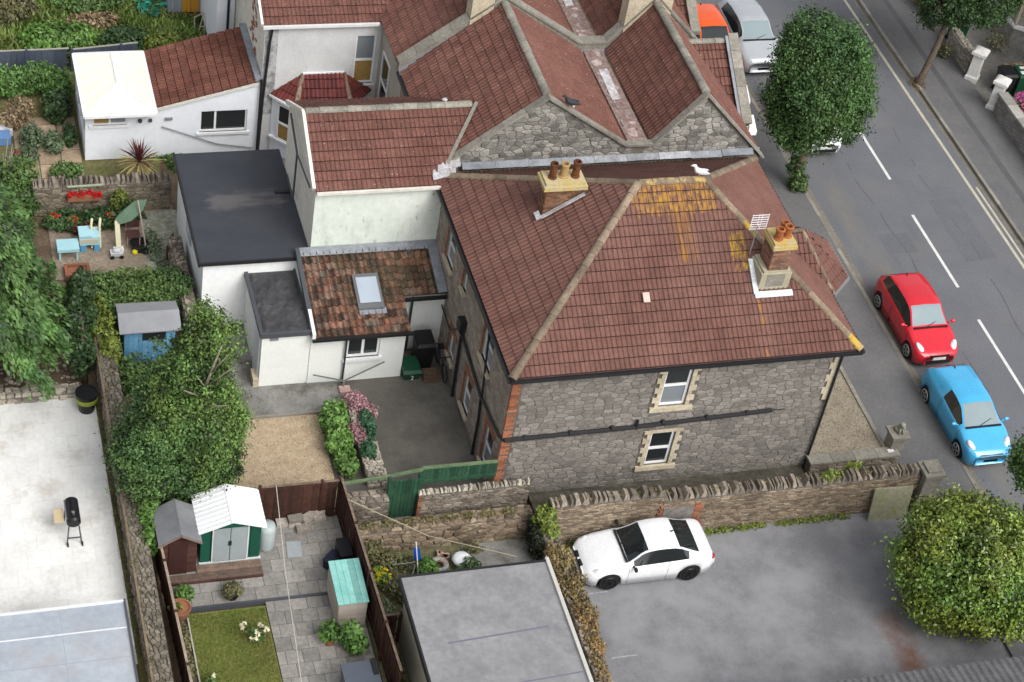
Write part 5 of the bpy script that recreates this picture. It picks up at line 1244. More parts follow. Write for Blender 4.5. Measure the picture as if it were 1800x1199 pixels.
for k in range(6): MB().box(7.03+k*.28, 7.03+k*.28+.26, 36.175, 36.2, .14, 1.48, random.random()).build('panel', GM if k in (0, 5) else GM, m2)
for k in range(2): MB().box(7.38+k*.48, 7.84+k*.48, 36.13, 36.17, .16, 1.5).build('door', GMg, m2)
MB().box(7.80, 7.88, 36.09, 36.13, .85, 1.0).build('handle', BLACK, m2)
MB().box(8.33, 8.37, 36.14, 36.18, .14, 1.5).box(7.34, 7.38, 36.14, 36.18, .14, 1.5).box(7.0, 8.75, 36.12, 36.2, .1, .15).build('trim', plain('pale_trim', (.62, .64, .64), .5), m2)
rp = MB()
for k in range(9):
    y = 36.05+k*.165
    rp.obox((6.93, y, 1.46), (.95, 0, .36), (0, .16, 0), (0, 0, .025), random.random()).obox((8.85, y, 1.46), (-.97, 0, .36), (0, .16, 0), (0, 0, .025), random.random())
    rp.obox((6.93, y+.06, 1.485), (.95, 0, .36), (0, .03, 0), (0, 0, .02), .5).obox((8.85, y+.06, 1.485), (-.97, 0, .36), (0, .03, 0), (0, 0, .02), .5)
rp.bar((7.88, 36.04, 1.84), (7.88, 37.53, 1.84), .08, .03).build('roof', WM, m2)
dk = thing('timber_deck', 'narrow weathered brown timber step in front of the metal shed', 'decking', (7.8, 35.7, 0))
for k in range(4): MB().box(6.0 if k < 2 else 6.9, 8.72, 35.52+k*.14, 35.52+k*.14+.13, .09, .17, random.random()).build('board', mat('wet_brown_timber', (.13, .09, .07), (.19, .13, .10), rough=.8, scale=4, fineamt=.3, tint=.3), dk)
MB().box(6.0, 8.72, 35.48, 35.52, .06, .15).build('edge_board', BRS, dk)
db = thing('water_butt', 'translucent grey-green plastic barrel beside the metal shed', 'barrel', (8.95, 36.5, 0))
MB().lathe((8.97, 36.55, .08), [(.2, 0), (.24, .1), (.25, .8), (.22, .95), (.05, .97)], 14).build('barrel', plain('pale_barrel', (.40, .46, .46), .4), db, smooth=True)
gs = thing('storage_box', 'cream wooden storage box with turquoise sloping lid against the brown fence', 'storage box', (10.8, 34, 0))
MB().add([(10.42, 33.45, .05), (11.18, 33.4, .05), (11.18, 34.75, .05), (10.42, 34.8, .05), (10.42, 33.45, 1.02), (11.18, 33.4, 1.02), (11.18, 34.75, 1.12), (10.42, 34.8, 1.12)], [(3,2,1,0), (4,5,6,7), (0,1,5,4), (1,2,6,5), (2,3,7,6), (3,0,4,7)]).build('body', mat('cream_boarding', (.42, .36, .31), (.36, .31, .27), rough=.75), gs)
for k in range(9): MB().obox((10.41, 33.44, .08+k*.104), (.78, -.05, 0), (0, -.02, 0), (0, .006, .098), random.random()).build('board', mat('cream_board', (.44, .38, .33), (.38, .33, .29), rough=.75, tint=.1, fineamt=.1), gs)
for k in range(9): MB().obox((10.41, 34.8, .08+k*.11), (0, -1.35, 0), (-.02, 0, 0), (0, 0, .103), random.random()).build('board', mat('cream_board', (.44, .38, .33)), gs)
TQ = mat('turquoise_lid', (.17, .42, .38), (.24, .48, .44), rough=.5, scale=3, fineamt=.15, tint=.2)
for k in range(5): MB().obox((10.36+k*.175, 33.36, 1.05), (.168, 0, 0), (0, 1.48, .13), (0, 0, .03), random.random()).build('lid_board', TQ, gs)
bb2 = thing('recycling_box', 'black plastic box with raised lid behind the storage box', 'box', (10.9, 35.5, 0))
MB().lathe((10.75, 35.55, .08), [(.30, 0), (.34, .35), (.36, .38)], 4).build('tub', plain('navy_plastic', (.012, .016, .03), .45), bb2)
MB().box(10.85, 11.2, 35.35, 36.0, .08, .75).build('crate', plain('black_plastic', (.008, .008, .010), .5), bb2)
MB().obox((10.85, 35.3, .75), (.36, 0, .02), (0, .7, 0), (0, 0, .03)).build('lid', plain('black_plastic', (.008, .008, .010), .5), bb2)
gl_ = thing('grey_storage_box', 'dark grey plastic garden chest at the bottom edge of the flagged path', 'storage box', (10.55, 31, 0))
MB().box(10.1, 10.98, 30.4, 31.45, 0, .85).build('body', plain('grey_plastic', (.10, .11, .125), .5), gl_)
MB().box(10.05, 11.02, 30.35, 31.5, .85, .93).build('lid', plain('slate_plastic', (.085, .10, .125), .5), gl_)
MB().box(10.86, 11.0, 31.0, 31.52, .93, .98).build('hinge', BLACK, gl_)
# blue playhouse shed
bl = thing('blue_shed', 'small blue-painted shed with grey mineral felt roof, half behind the pine tree', 'shed', (6.7, 45.1, 0))
BLU = mat('blue_painted_board', (.10, .26, .42), (.13, .30, .46), rough=.7, scale=3, fineamt=.15, tint=.15)
MB().box(5.95, 7.5, 44.55, 45.5, 0, 1.5).build('body', BLU, bl)
for k in range(11):
    a = 5.95+k*.141; MB().box(a, a+.135, 44.525, 44.55, .05, 1.5 if not (4 <= k <= 8) else 1.0, random.random()).build('board', BLU, bl)
MB().box(6.5, 7.2, 44.51, 44.53, 1.02, 1.42).build('window', GLASS, bl)
MB().add([(5.78, 44.35, 1.52), (7.66, 44.35, 1.52), (7.66, 45.0, 1.78), (5.80, 45.0, 1.78), (5.82, 45.75, 1.5), (7.66, 45.7, 1.5), (5.78, 44.35, 1.48), (7.66, 44.35, 1.48)], [(0,1,2,3), (3,2,5,4), (6,7,1,0), (0,3,4)]).build('roof', mat('light_grey_felt', (.24, .245, .26), (.28, .285, .30), rough=.9, scale=2, fine=50, fineamt=.15, tint=0), bl)

# ================================================================ cars
def smooth_interp(xs, ys, q, sg=.012):
    d = np.linspace(-.1, 1.1, 481); y = np.interp(d, xs, ys); k = np.arange(-40, 41)*(d[1]-d[0]); g = np.exp(-.5*(k/sg)**2); g /= g.sum()
    y = np.convolve(np.pad(y, 40, 'edge'), g, 'valid'); return np.interp(q, d, y)
TYRE = plain('tyre_rubber', (.012, .012, .013), .85); CGL = plain('car_glass', (.012, .016, .018), .04, fineamt=0, bump=0, spec=.7, tint=0)
WSCR = plain('sky_tinted_windscreen', (.24, .30, .32), .12, fineamt=0, bump=0, spec=.35, tint=0)  # pale base stands in for bright sky mirrored in the glass
LAMP = plain('headlamp_lens', (.62, .66, .68), .12, fineamt=.2, bump=0, spec=.8, scale=20); CHR = plain('chrome', (.6, .6, .62), .2, metal=1.); DTR = plain('black_trim', (.015, .015, .016), .5)
PLATE = plain('number_plate', (.62, .62, .58), .5); RIMS = plain('silver_rim', (.42, .43, .44), .35, metal=.6); RIMB = plain('black_rim', (.02, .02, .022), .3, metal=.5); TAIL = plain('red_tail_lamp', (.30, .015, .02), .2)
def car(label, group, loc, rz, paint, sp, wind=CGL):
    t = thing('parked_car', label, 'car', loc, group, rz); t.scale = (sp.get('k', 1),)*3
    L_, Wd = sp['L'], sp['W']/2; xf, xr = sp['wf'], sp['wr']; Rw = sp.get('rw', .31)
    N_ = 84; s = (np.arange(N_+1)/N_); s = .5-.5*np.cos(np.pi*s)*.35-.5*(1-2*s)*.65
    s = np.linspace(0, 1, N_+1)
    f = lambda key, sg=.012: smooth_interp([p[0] for p in sp[key]], [p[1] for p in sp[key]], s, sg)
    top, belt, pw_ = f('top', sp.get('sg', .012)), f('belt', .02), f('plan', .012)
    top = np.maximum(top, belt+.015); zlo = f('low', .01)
    rings = []
    for i in range(N_+1):
        x = L_/2-s[i]*L_; wd = Wd*pw_[i]; b, tp = belt[i], top[i]; gh = tp-b; g = min(1, max(0, (gh-.02)/.33))
        zb = zlo[i]; za = zb; inn = 1.
        for xw in (xf, xr):
            dx = abs(x-xw)
            if dx < Rw+.045: za = max(za, math.sqrt(max(0, (Rw+.045)**2-dx*dx))+Rw)
        L2 = lambda a, c: a+(c-a)*g
        zm = max(min(.52, b-.14), za+.015)
        P = [(0, zb), (wd*.86, zb if za == zb else za-.02), (wd*.975, za), (wd*1.0, max(zm, za+.01)), (wd*.995, max(b-.13, za+.03)), (wd*.965, b-.02),
             (wd*.925, b+.01+gh*.03*g), (wd*L2(.885, .86), b+gh*L2(.35, .35)), (wd*L2(.86, sp['tum']+.02), b+gh*L2(.6, .90)), (wd*L2(.80, sp['tum']-.05), b+gh*L2(.8, .975)), (wd*L2(.5, sp['tum']*.55), tp+.0), (0, tp+.015)]
        rings.append([(x, p[0], p[1]) for p in P])
    k = len(rings[0])
    parts = {n_: MB() for n_ in ('body', 'side_window', 'side_window2', 'windscreen', 'rear_window')}
    for sgn in (1, -1):
        for i in range(N_):
            sm = (s[i]+s[i+1])/2
            for j in range(k-1):
                q = [rings[i][j], rings[i+1][j], rings[i+1][j+1], rings[i][j+1]]; q = [(p[0], p[1]*sgn, p[2]) for p in q]
                if sgn > 0: q = q[::-1]
                gh = top[i]-belt[i]; dst = 'body'
                if j in (6, 7) and sp['side'][0] < sm < sp['side'][1] and gh > .10 and not any(abs(sm-z) < .008 for z in sp['pillars']): dst = 'side_window' if sgn > 0 else 'side_window2'
                elif j in (9, 10) and sp['ws'][0] < sm < sp['ws'][1]: dst = 'windscreen'
                elif j in (9, 10) and sp['rs'][0] < sm < sp['rs'][1]: dst = 'rear_window'
                parts[dst].add(q, [(0, 1, 2, 3)])
    for ends, ring in ((0, rings[0]), (1, rings[-1])):
        pts = [(p[0], p[1], p[2]) for p in ring]+[(p[0], -p[1], p[2]) for p in reversed(ring[1:-1])]
        parts['body'].poly(pts if ends == 0 else pts[::-1])
    # weld for smooth shading
    def finish(nm, m, real):
        mb = parts[nm]
        if not mb.v: return
        idx = {}; nv = []; mp = []
        for v in mb.v:
            key = tuple(round(c, 4) for c in v)
            if key not in idx: idx[key] = len(nv); nv.append(v)
            mp.append(idx[key])
        mb.f = [tuple(mp[i] for i in f_) for f_ in mb.f]; mb.f, mb.t, mb.m = zip(*[(tuple(dict.fromkeys(f_)), a, b) for f_, a, b in zip(mb.f, mb.t, mb.m) if len(set(f_)) > 2]); mb.v = nv
        return mb.build(real, m, t, smooth=True, local=True)
    finish('body', paint, 'body'); finish('side_window', CGL, 'side_window'); finish('side_window2', CGL, 'side_window'); finish('windscreen', wind, 'windscreen'); finish('rear_window', CGL, 'rear_window')
    MB().box(-L_/2+.25, L_/2-.25, -Wd*.84, Wd*.84, .17, .5).build('underbody', DTR, t, local=True)
    for xw in (xf, xr):
        for sgn in (1, -1):
            yo = sgn*(Wd*.985); wb_ = MB().lathe((xw, yo-sgn*.2, Rw), [(Rw*.7, 0), (Rw*.97, .0), (Rw, .03), (Rw, .17), (Rw*.95, .2), (Rw*.70, .2)], 22, ax=(0, sgn, 0))
            wo2 = wb_.build('wheel', TYRE, t, smooth=False, local=True)
            r = MB()
            r.tube([(xw+Rw*.66*math.cos(a), yo+sgn*.002, Rw+Rw*.66*math.sin(a)) for a in np.linspace(0, 2*math.pi, 21)], .022, 5, caps=False)
            for q in range(5):
                a = q*2*math.pi/5+.3; c_ = Vector((xw, yo+sgn*.012, Rw)); d = Vector((math.cos(a), 0, math.sin(a)))
                r.bar(c_, c_+d*Rw*.62, .05, .02, upv=(0, 1, 0))
            r.lathe((xw, yo-sgn*.03, Rw), [(.05, 0), (.05, .035), (.02, .04)], 10, ax=(0, sgn, 0))
            rm_ = r.build('rim', sp.get('rim', RIMS), wo2, local=True)
    fx = L_/2
    for sgn in (1, -1):
        hx, hy, hz, hr, ha = sp['lamp']; lb = MB().ball((0, 0, 0), hr, 12, 8)
        M_ = Matrix.Translation((hx, sgn*hy, hz)) @ Matrix.Rotation(sgn*ha, 4, 'Z') @ Matrix.Rotation(sp.get('lamptilt', .5), 4, 'Y'); lb.v = [tuple(M_ @ Vector(v)) for v in lb.v]
        lb.build('headlight', LAMP, t, smooth=True, local=True)
        tx, ty, tz, tr = sp['tail']; MB().ball((tx, sgn*ty, tz), tr, 10, 6).build('tail_light', TAIL, t, smooth=True, local=True)
        mx, mz = sp['mirror']; MB().ball((mx, sgn*(Wd+.1), mz), (.06, .10, .07), 10, 6).bar((mx+.02, sgn*(Wd*.9), mz-.05), (mx, sgn*(Wd+.07), mz-.02), .04).build('wing_mirror', sp.get('mm', paint), t, smooth=True, local=True)
    gb = MB()
    for (a, b_, c_, d_, e_, f_) in sp['grille']: gb.box(a, b_, c_, d_, e_, f_)
    gb.build('grille', sp.get('gm', DTR), t, local=True)
    for (a, b_, c_, d_, e_, f_) in sp.get('plate', []): MB().box(a, b_, c_, d_, e_, f_).build('number_plate', PLATE, t, local=True)
    # door shut lines as thin recessed-looking strips, wiper, aerial
    dl = MB()
    for sx_ in sp['doors']:
        i = int(sx_*N_); rg = rings[i]
        for sgn in (1, -1):
            for j in range(2, 6):
                a, b_ = rg[j], rg[j+1]; dl.bar((a[0], sgn*(a[1]+.001), a[2]), (b_[0], sgn*(b_[1]+.001), b_[2]), .012, .004)
    dl.build('door_seam', DTR, t, local=True)
    iw = int(sp['ws'][0]*N_)
    wz = top[iw]; wx_ = L_/2-s[iw]*L_
    MB().bar((wx_+.05, -Wd*.75, wz+.0), (wx_+.05, Wd*.75, wz+.0), .07, .03).bar((wx_+.02, -.1, wz+.03), (wx_-.18, .35, wz+.09), .015).build('wiper_cowl', DTR, t, local=True)
    ar = int((sp['rs'][0]-.03)*N_); MB().bar((L_/2-s[ar]*L_, 0, top[ar]+.01), (L_/2-s[ar]*L_-.1, 0, top[ar]+.05), .03, .03).build('aerial', DTR, t, local=True)
    return t
hatch = dict(L=3.97, W=1.70, wf=1.24, wr=-1.25, rw=.30, tum=.70,
    top=[(-.1, .55), (0, .60), (.03, .70), (.12, .80), (.255, .97), (.27, .99), (.44, 1.40), (.52, 1.45), (.68, 1.44), (.86, 1.34), (.955, 1.02), (.985, .78), (1, .6), (1.1, .5)],
    belt=[(0, .58), (.05, .70), (.25, .90), (.5, .955), (.75, 1.0), (.92, 1.02), (.97, .82), (1, .6)],
    plan=[(-.1, .5), (0, .60), (.02, .80), (.06, .93), (.14, .985), (.25, 1), (.75, 1), (.9, .96), (.965, .88), (1, .70), (1.1, .6)],
    low=[(0, .30), (.04, .22), (.1, .2), (.9, .2), (.96, .26), (1, .36)], side=(.30, .87), pillars=(), ws=(.285, .445), rs=(.86, .955),
    lamp=(1.66, .60, .73, (.27, .115, .06), -.55), tail=(-1.80, .60, .86, (.07, .08, .12)), mirror=(.72, 1.0),
    grille=[(1.93, 1.99, -.48, .48, .30, .46), (1.90, 1.985, -.36, .36, .60, .645)], plate=[(1.96, 2.0, -.24, .24, .47, .57)], doors=(.26, .58, .60))
corsa = dict(hatch); corsa.update(L=4.0, tum=.67, top=[(-.1, .58), (0, .62), (.03, .76), (.12, .88), (.22, 1.0), (.24, 1.03), (.42, 1.38), (.5, 1.43), (.68, 1.42), (.87, 1.31), (.955, 1.04), (.985, .80), (1, .62), (1.1, .5)],
    belt=[(0, .60), (.05, .74), (.22, .95), (.45, .98), (.65, 1.06), (.92, 1.10), (.97, .84), (1, .62)], side=(.29, .60), pillars=(), ws=(.25, .425), rs=(.875, .955),
    lamp=(1.62, .62, .80, (.24, .12, .085), -.5), tail=(-1.79, .60, .92, (.07, .08, .13)), gm=CHR, grille=[(1.92, 1.985, -.40, .40, .62, .69)], plate=[(1.95, 2.0, -.25, .25, .40, .50)], mirror=(.80, 1.03))
coupe = dict(L=4.26, W=1.76, wf=1.32, wr=-1.28, rw=.33, tum=.70, sg=.014, rim=RIMB, mm=DTR, k=.955,
    top=[(-.1, .52), (0, .56), (.03, .68), (.12, .80), (.30, .93), (.315, .95), (.46, 1.34), (.54, 1.40), (.66, 1.39), (.86, 1.075), (.95, 1.05), (.975, .95), (1, .62), (1.1, .5)],
    belt=[(0, .54), (.05, .68), (.30, .86), (.5, .90), (.75, .95), (.9, .98), (.96, .96), (1, .6)],
    plan=[(-.1, .5), (0, .58), (.02, .76), (.06, .9), (.14, .965), (.25, .985), (.7, 1.0), (.88, .97), (.96, .89), (1, .72), (1.1, .6)],
    low=[(0, .28), (.04, .2), (.1, .18), (.9, .18), (.96, .26), (1, .36)], side=(.36, .775), pillars=(), ws=(.325, .465), rs=(.705, .86),
    lamp=(1.81, .62, .68, (.20, .09, .05), -.6), tail=(-1.98, .66, .84, (.1, .12, .07)), mirror=(.62, .95),
    grille=[(2.04, 2.135, .05, .30, .52, .64), (2.04, 2.135, -.30, -.05, .52, .64), (2.02, 2.11, -.55, .55, .26, .38)], doors=(.33, .62))
RED = plain('bright_red_paint', (.60, .012, .028), .22, spec=.5, coat=.6, tint=0); BLUEP = plain('sky_blue_paint', (.06, .40, .70), .22, spec=.5, coat=.6, tint=0)
WHP = plain('white_car_paint', (.80, .81, .83), .2, spec=.5, coat=.6, tint=0); SIL = plain('silver_paint', (.38, .40, .43), .3, spec=.5, coat=.5, tint=0); ORG = plain('orange_red_paint', (.75, .10, .015), .25, coat=.5, tint=0)
kb = 'cars parked along the near kerb'
car('white two-door coupe with black wheels parked in the car park against the rubble wall', None, (19.72, 34.45, 0), R(180), WHP, coupe)
car('bright red hatchback parked at the kerb above the blue one', kb, (32.55, 43.25, 0), R(-90), RED, hatch, WSCR)
car('sky blue three-door hatchback parked at the kerb below the red one', kb, (32.28, 38.62, 0), R(-90), BLUEP, corsa, WSCR)
car('white hatchback with its bonnet showing beneath the round street tree', kb, (33.02, 54.75, 0), R(-90), WHP, hatch)
sv = dict(corsa); sv['W'] = 1.82; sv['side'] = (.30, .80); sv['top'] = [(a, b_*1.12) for a, b_ in sv['top']]; sv['belt'] = [(a, b_*1.06) for a, b_ in sv['belt']]; sv['gm'] = DTR
car('silver hatchback with large windscreen behind the street tree at the top edge', kb, (32.5, 60.0, 0), R(-90), SIL, sv, WSCR)
car('orange-red car squeezed between the terrace front and the silver hatchback', None, (30.75, 59.9, 0), R(-90), ORG, hatch)

# ================================================================ bins, pots, garden things
def wbin(name, label, x, y, m, ml, h=1.05, rz=0, lid=True, grp=None):
    t = thing(name, label, 'wheelie bin', (x, y, 0), grp)
    MB().add([(x-.23, y-.27, .06), (x+.23, y-.27, .06), (x+.23, y+.27, .06), (x-.23, y+.27, .06), (x-.29, y-.35, h), (x+.29, y-.35, h), (x+.29, y+.35, h), (x-.29, y+.35, h)], [(3,2,1,0), (4,5,6,7), (0,1,5,4), (1,2,6,5), (2,3,7,6), (3,0,4,7)]).build('bin_body', m, t)
    MB().add([(x-.31, y-.38, h), (x+.31, y-.38, h), (x+.31, y+.38, h), (x-.31, y+.38, h), (x-.27, y-.3, h+.09), (x+.27, y-.3, h+.09), (x+.27, y+.34, h+.12), (x-.27, y+.34, h+.12)], [(4,5,6,7), (0,1,5,4), (1,2,6,5), (2,3,7,6), (3,0,4,7)]).build('lid', ml, t)
    for s_ in (-1, 1): MB().lathe((x+s_*.2, y+.3, .1), [(.1, 0), (.1, .05)], 10, ax=(s_, 0, 0)).build('wheel', DTR, t)
    MB().bar((x-.25, y+.4, h+.02), (x+.25, y+.4, h+.02), .04).build('handle', DTR, t)
    return t
BKB = plain('black_bin_plastic', (.012, .012, .013), .45); GNB = plain('green_bin_plastic', (.01, .06, .03), .45)
wbin('wheelie_bin', 'black wheelie bin in the back yard against the white lean-to', 15.22, 43.55, BKB, BKB)
b2_ = wbin('food_caddy', 'small dark green recycling box with white lettering left of the black yard bin', 14.72, 43.1, GNB, GNB, h=.38)
fc_ = bpy.data.curves.new('lettering', 'FONT'); fc_.body = '2'; fc_.size = .22; fc_.extrude = .002
lo = bpy.data.objects.new('lettering', fc_); COL.objects.link(lo)
dg = bpy.context.evaluated_depsgraph_get(); me = bpy.data.meshes.new_from_object(lo.evaluated_get(dg)); bpy.data.objects.remove(lo)
lo = bpy.data.objects.new('lettering', me); me.materials.append(UPVC); COL.objects.link(lo); setpar(lo, b2_); lo.matrix_basis = Matrix.Translation((14.66, 42.735, .12)) @ Matrix.Rotation(R(80), 4, 'X')
wbin('wheelie_bin', 'black wheelie bin behind the white gate piers across the street', 42.35, 56.3, BKB, BKB, grp='bins across the street')
gb_ = wbin('wheelie_bin', 'green wheelie bin with white patches on its lid across the street', 43.0, 56.25, GNB, GNB, grp='bins across the street')
MB().box(42.8, 43.0, 56.0, 56.2, 1.155, 1.165).box(42.9, 43.15, 56.35, 56.5, 1.16, 1.17).build('lid_sticker', UPVC, gb_)
wbin('wheelie_bin', 'dark green wheelie bin in the shade of the far street tree', 41.9, 59.9, GNB, GNB, grp='bins across the street')
cr_ = thing('crate', 'brown crate of oddments in front of the black yard bin', 'crate', (15.35, 42.85, 0))
for k in range(3): MB().box(15.1, 15.55, 42.65, 42.67, .03+k*.1, .11+k*.1).box(15.1, 15.55, 43.0, 43.02, .03+k*.1, .11+k*.1).box(15.08, 15.1, 42.65, 43.02, .03+k*.1, .11+k*.1).box(15.55, 15.57, 42.65, 43.02, .03+k*.1, .11+k*.1).build('slat', mat('brown_crate_slat', (.16, .10, .06), (.11, .07, .05), fineamt=.3), cr_)
MB().box(15.1, 15.55, 42.67, 43.0, .02, .2).build('contents', SOIL, cr_)
bk = thing('bicycle', 'bicycle leaning against the stone wall behind the black yard bin', 'bicycle', (15.75, 43.2, 0))
def ring(c, r, tr, ax, n=20): 
    pts = [Vector(c)+Vector((0, math.cos(a)*r, math.sin(a)*r)) for a in [2*math.pi*i/n for i in range(n+1)]]; return pts
for yy in (42.7, 43.65):
    wq = MB().tube(ring((15.75, yy, .33), .31, .02, 0), .018, 5).build('wheel', TYRE, bk)
    sp_ = MB()
    for k in range(8): a = k*math.pi/4; sp_.bar((15.75, yy, .33), (15.75, yy+.3*math.cos(a), .33+.3*math.sin(a)), .006)
    sp_.build('spoke', CHR, wq)
MB().tube([(15.75, 42.7, .33), (15.75, 42.85, .75), (15.75, 43.35, .75), (15.75, 43.15, .3), (15.75, 42.85, .7)], .018, 6).tube([(15.75, 43.65, .33), (15.75, 43.15, .3)], .015, 6).tube([(15.75, 43.65, .33), (15.75, 43.35, .75), (15.75, 43.38, .85)], .015, 6).build('frame', plain('bike_frame', (.12, .12, .13), .4), bk)
MB().box(15.68, 15.82, 43.28, 43.5, .84, .89).build('saddle', DTR, bk); MB().bar((15.55, 42.82, .92), (15.95, 42.82, .92), .025).bar((15.75, 42.85, .74), (15.75, 42.82, .92), .03).build('handlebar', DTR, bk)
# folded rotary airer on its pink base
ai = thing('rotary_airer', 'open-armed rotary clothes airer folded low on a pink block beside the lean-to', 'clothes airer', (12.5, 42.7, 0))
c = (12.5, 42.72, .35)
MB().tube([(12.5, 42.72, .05), c], .03).build('pole', GREYP, ai)
for e in ((11.50, 42.72, .72), (11.35, 42.6, .48), (13.75, 42.78, .98)):
    MB().bar(c, e, .035, .03).build('arm', plain('grey_arm', (.16, .17, .16), .6), ai)
MB().box(12.35, 12.7, 42.45, 42.75, .0, .12).build('base_block', mat('pink_block', (.50, .36, .33), (.40, .26, .23), fineamt=.2), ai)
# pots & planters
def pot(label, x, y, r, h, m, lf=None, lobes=None, n=700, ls=.05, grp=None, cat='plant pot', seed=1, name='plant_pot', z=0):
    t = thing(name, label, cat, (x, y, z), grp)
    MB().lathe((x, y, z), [(r*.7, 0), (r*.95, h*.85), (r*1.05, h*.86), (r*1.05, h), (r*.9, h), (r*.88, h-.04)], 16).build('pot', m, t)
    if lf: foliage([(x+a, y+b, z+h+c, d, e, f) for a, b, c, d, e, f in lobes], n, ls, seed, lf, 'foliage', t, inner=.8)
    return t
LFB = leafmat('bright_green_leaf', (.07, .15, .03), (.11, .20, .045)); LFM = leafmat('mid_green_leaf', (.05, .10, .028), (.085, .14, .035)); LFD = leafmat('deep_green_leaf', (.028, .06, .02), (.045, .085, .026))
LFY = leafmat('yellow_green_leaf', (.15, .19, .03), (.12, .16, .03)); LFO = leafmat('olive_leaf', (.10, .11, .05), (.14, .13, .06)); DRY = leafmat('dry_brown_leaf', (.20, .12, .045), (.16, .14, .06)); DRYT = leafmat('tan_dry_stalks', (.32, .24, .14), (.24, .17, .10))
TERR = mat('terracotta', (.30, .12, .065), (.24, .10, .06), rough=.85, fineamt=.2)
pot('round green shrub in a dark pot on the terrace before the brown shed', 6.42, 34.95, .2, .25, BKB, LFB, [(0, 0, .12, .28, .28, .24)], 900, seed=3)
pot('brownish round shrub in a dark pot on the terrace before the metal shed', 7.72, 34.9, .22, .25, BKB, LFO, [(0, 0, .14, .3, .3, .26)], 1000, seed=4)
pot('wide terracotta bowl of seedlings against the thin fence', 6.2, 34.35, .3, .3, TERR, LFY, [(-.1, 0, .03, .2, .18, .12)], 160, seed=5, z=.25)
pot('terracotta pot with leafy green plant in front of the storage box', 10.1, 32.95, .19, .3, TERR, LFB, [(0, 0, .2, .32, .3, .32)], 700, .07, seed=6)
pot('tall leafy lily clump in a pot between the storage box and the grey chest', 10.6, 32.7, .2, .3, BKB, LFB, [(0, 0, .3, .33, .3, .5), (.15, -.2, .1, .3, .3, .35)], 1100, .08, seed=7)
pot('black water tub with yellow-green band standing at the patio corner', 4.62, 42.75, .33, .75, plain('black_butt', (.012, .013, .014), .3), cat='water butt', name='water_butt')
tb = bpy.data.objects['water_butt.001'] if 'water_butt.001' in bpy.data.objects else bpy.data.objects['water_butt']
MB().lathe((4.62, 42.75, .45), [(.335, 0), (.345, .02), (.345, .14), (.335, .16)], 18).build('label_band', plain('yellow_green_band', (.24, .28, .04), .5), tb)
# barbecue
bq_ = thing('barbecue', 'black barrel barbecue on a wheeled stand on the pale patio', 'barbecue', (3.7, 37.8, 0))
MB().tube([(3.70, 37.5, .82), (3.70, 37.55, .82), (3.70, 38.35, .82), (3.70, 38.4, .82)], [.14, .2, .2, .14], 16).build('drum', plain('black_enamel', (.012, .012, .013), .25), bq_, smooth=False)
MB().bar((3.5, 37.6, .95), (3.5, 38.3, .95), .03).box(3.66, 3.74, 37.7, 37.78, 1.0, 1.06).build('handle', CHR, bq_)
MB().box(3.18, 3.45, 37.62, 38.15, .78, .80).build('side_shelf', plain('pale_wood', (.55, .44, .28), .7), bq_)
for sx_ in (-.2, .2):
    for yy in (37.42, 38.3): MB().bar((3.7+sx_*.7, yy+.1, .7), (3.7+sx_, yy, .06), .03).build('leg', DGREY, bq_)
    MB().lathe((3.7+sx_, 37.4, .07), [(.07, 0), (.07, .04)], 10, ax=(1, 0, 0)).build('wheel', DTR, bq_)
MB().bar((3.5, 37.45, .3), (3.9, 37.45, .3), .03).build('crossbar', DGREY, bq_)
# terrace oddments: slabs, drain cover, bricks
dc = thing('drain_cover', 'pale galvanised drain cover set in the flagged terrace', 'drain cover', (9.78, 36.35, .09)); MB().obox((9.52, 36.05, .09), (.42, -.03, 0), (.05, .6, 0), (0, 0, .02)).build('plate', plain('galvanised', (.33, .36, .37), .5), dc)
bk2 = thing('brick_pile', 'stack of pale concrete blocks below the brown back fence', 'blocks', (10.1, 37.2, 0))
for (x, y, z, rz) in ((9.75, 37.15, .1, 0), (9.75, 37.15, .25, .1), (10.15, 37.05, .1, .4), (10.2, 37.1, .24, .5), (9.95, 36.9, .09, 0), (10.45, 37.2, .1, .2), (10.5, 37.2, .22, .6), (9.4, 37.2, .1, 0)):
    d = Vector((math.cos(rz), math.sin(rz), 0)); e = Vector((-d.y, d.x, 0)); MB().obox((x, y, z), d*.44, e*.24, (0, 0, .15), random.random()).build('block', mat('pale_block', (.32, .29, .25), (.25, .22, .19), fineamt=.3), bk2)
wl_ = thing('washing_line', 'washing line running from the fence corner over the small garden to the garage', 'washing line', (13, 35, 0))
MB().tube([(11.25, 36.6, 1.7), (13.2, 34.9, 1.75), (15.2, 33.2, 2.5)], .014, 5).build('rope', plain('tan_rope', (.45, .38, .26), .8), wl_)
cl2 = thing('washing_line', 'pale washing line hanging down the flagged path to the bottom edge', 'washing line', (9.2, 34, 0))
MB().tube([(9.35, 37.5, 1.6), (9.05, 34.3, 1.45), (8.75, 30.5, 1.7)], .012, 5).build('rope', plain('grey_rope', (.5, .48, .44), .8), cl2)
wh = thing('whirligig', 'folded blue windmill spinner on a thin white pole in the small garden', 'garden spinner', (13.0, 35.0, 0))
MB().tube([(13.1, 34.9, 0), (12.95, 35.15, 1.25)], .02, 6).build('pole', UPVC, wh)
for k, (a, b) in enumerate(((.08, .2), (-.08, .3), (.02, -.25))): MB().add([(12.97+a, 35.1, .95+b*.4), (12.95, 35.08, .55), (13.08+a, 35.05, .6), (13.05, 35.12, 1.0+b*.2)], [(0, 1, 2, 3)], random.random()).build('vane', plain('bright_blue', (.01, .10, .55), .4), wh)
MB().tube([(13.0, 35.05, .5), (12.3, 35.0, .55)], .012, 5).tube([(13.0, 35.05, .4), (12.75, 34.6, .0)], .012, 5).build('guy_line', GREYP, wh)
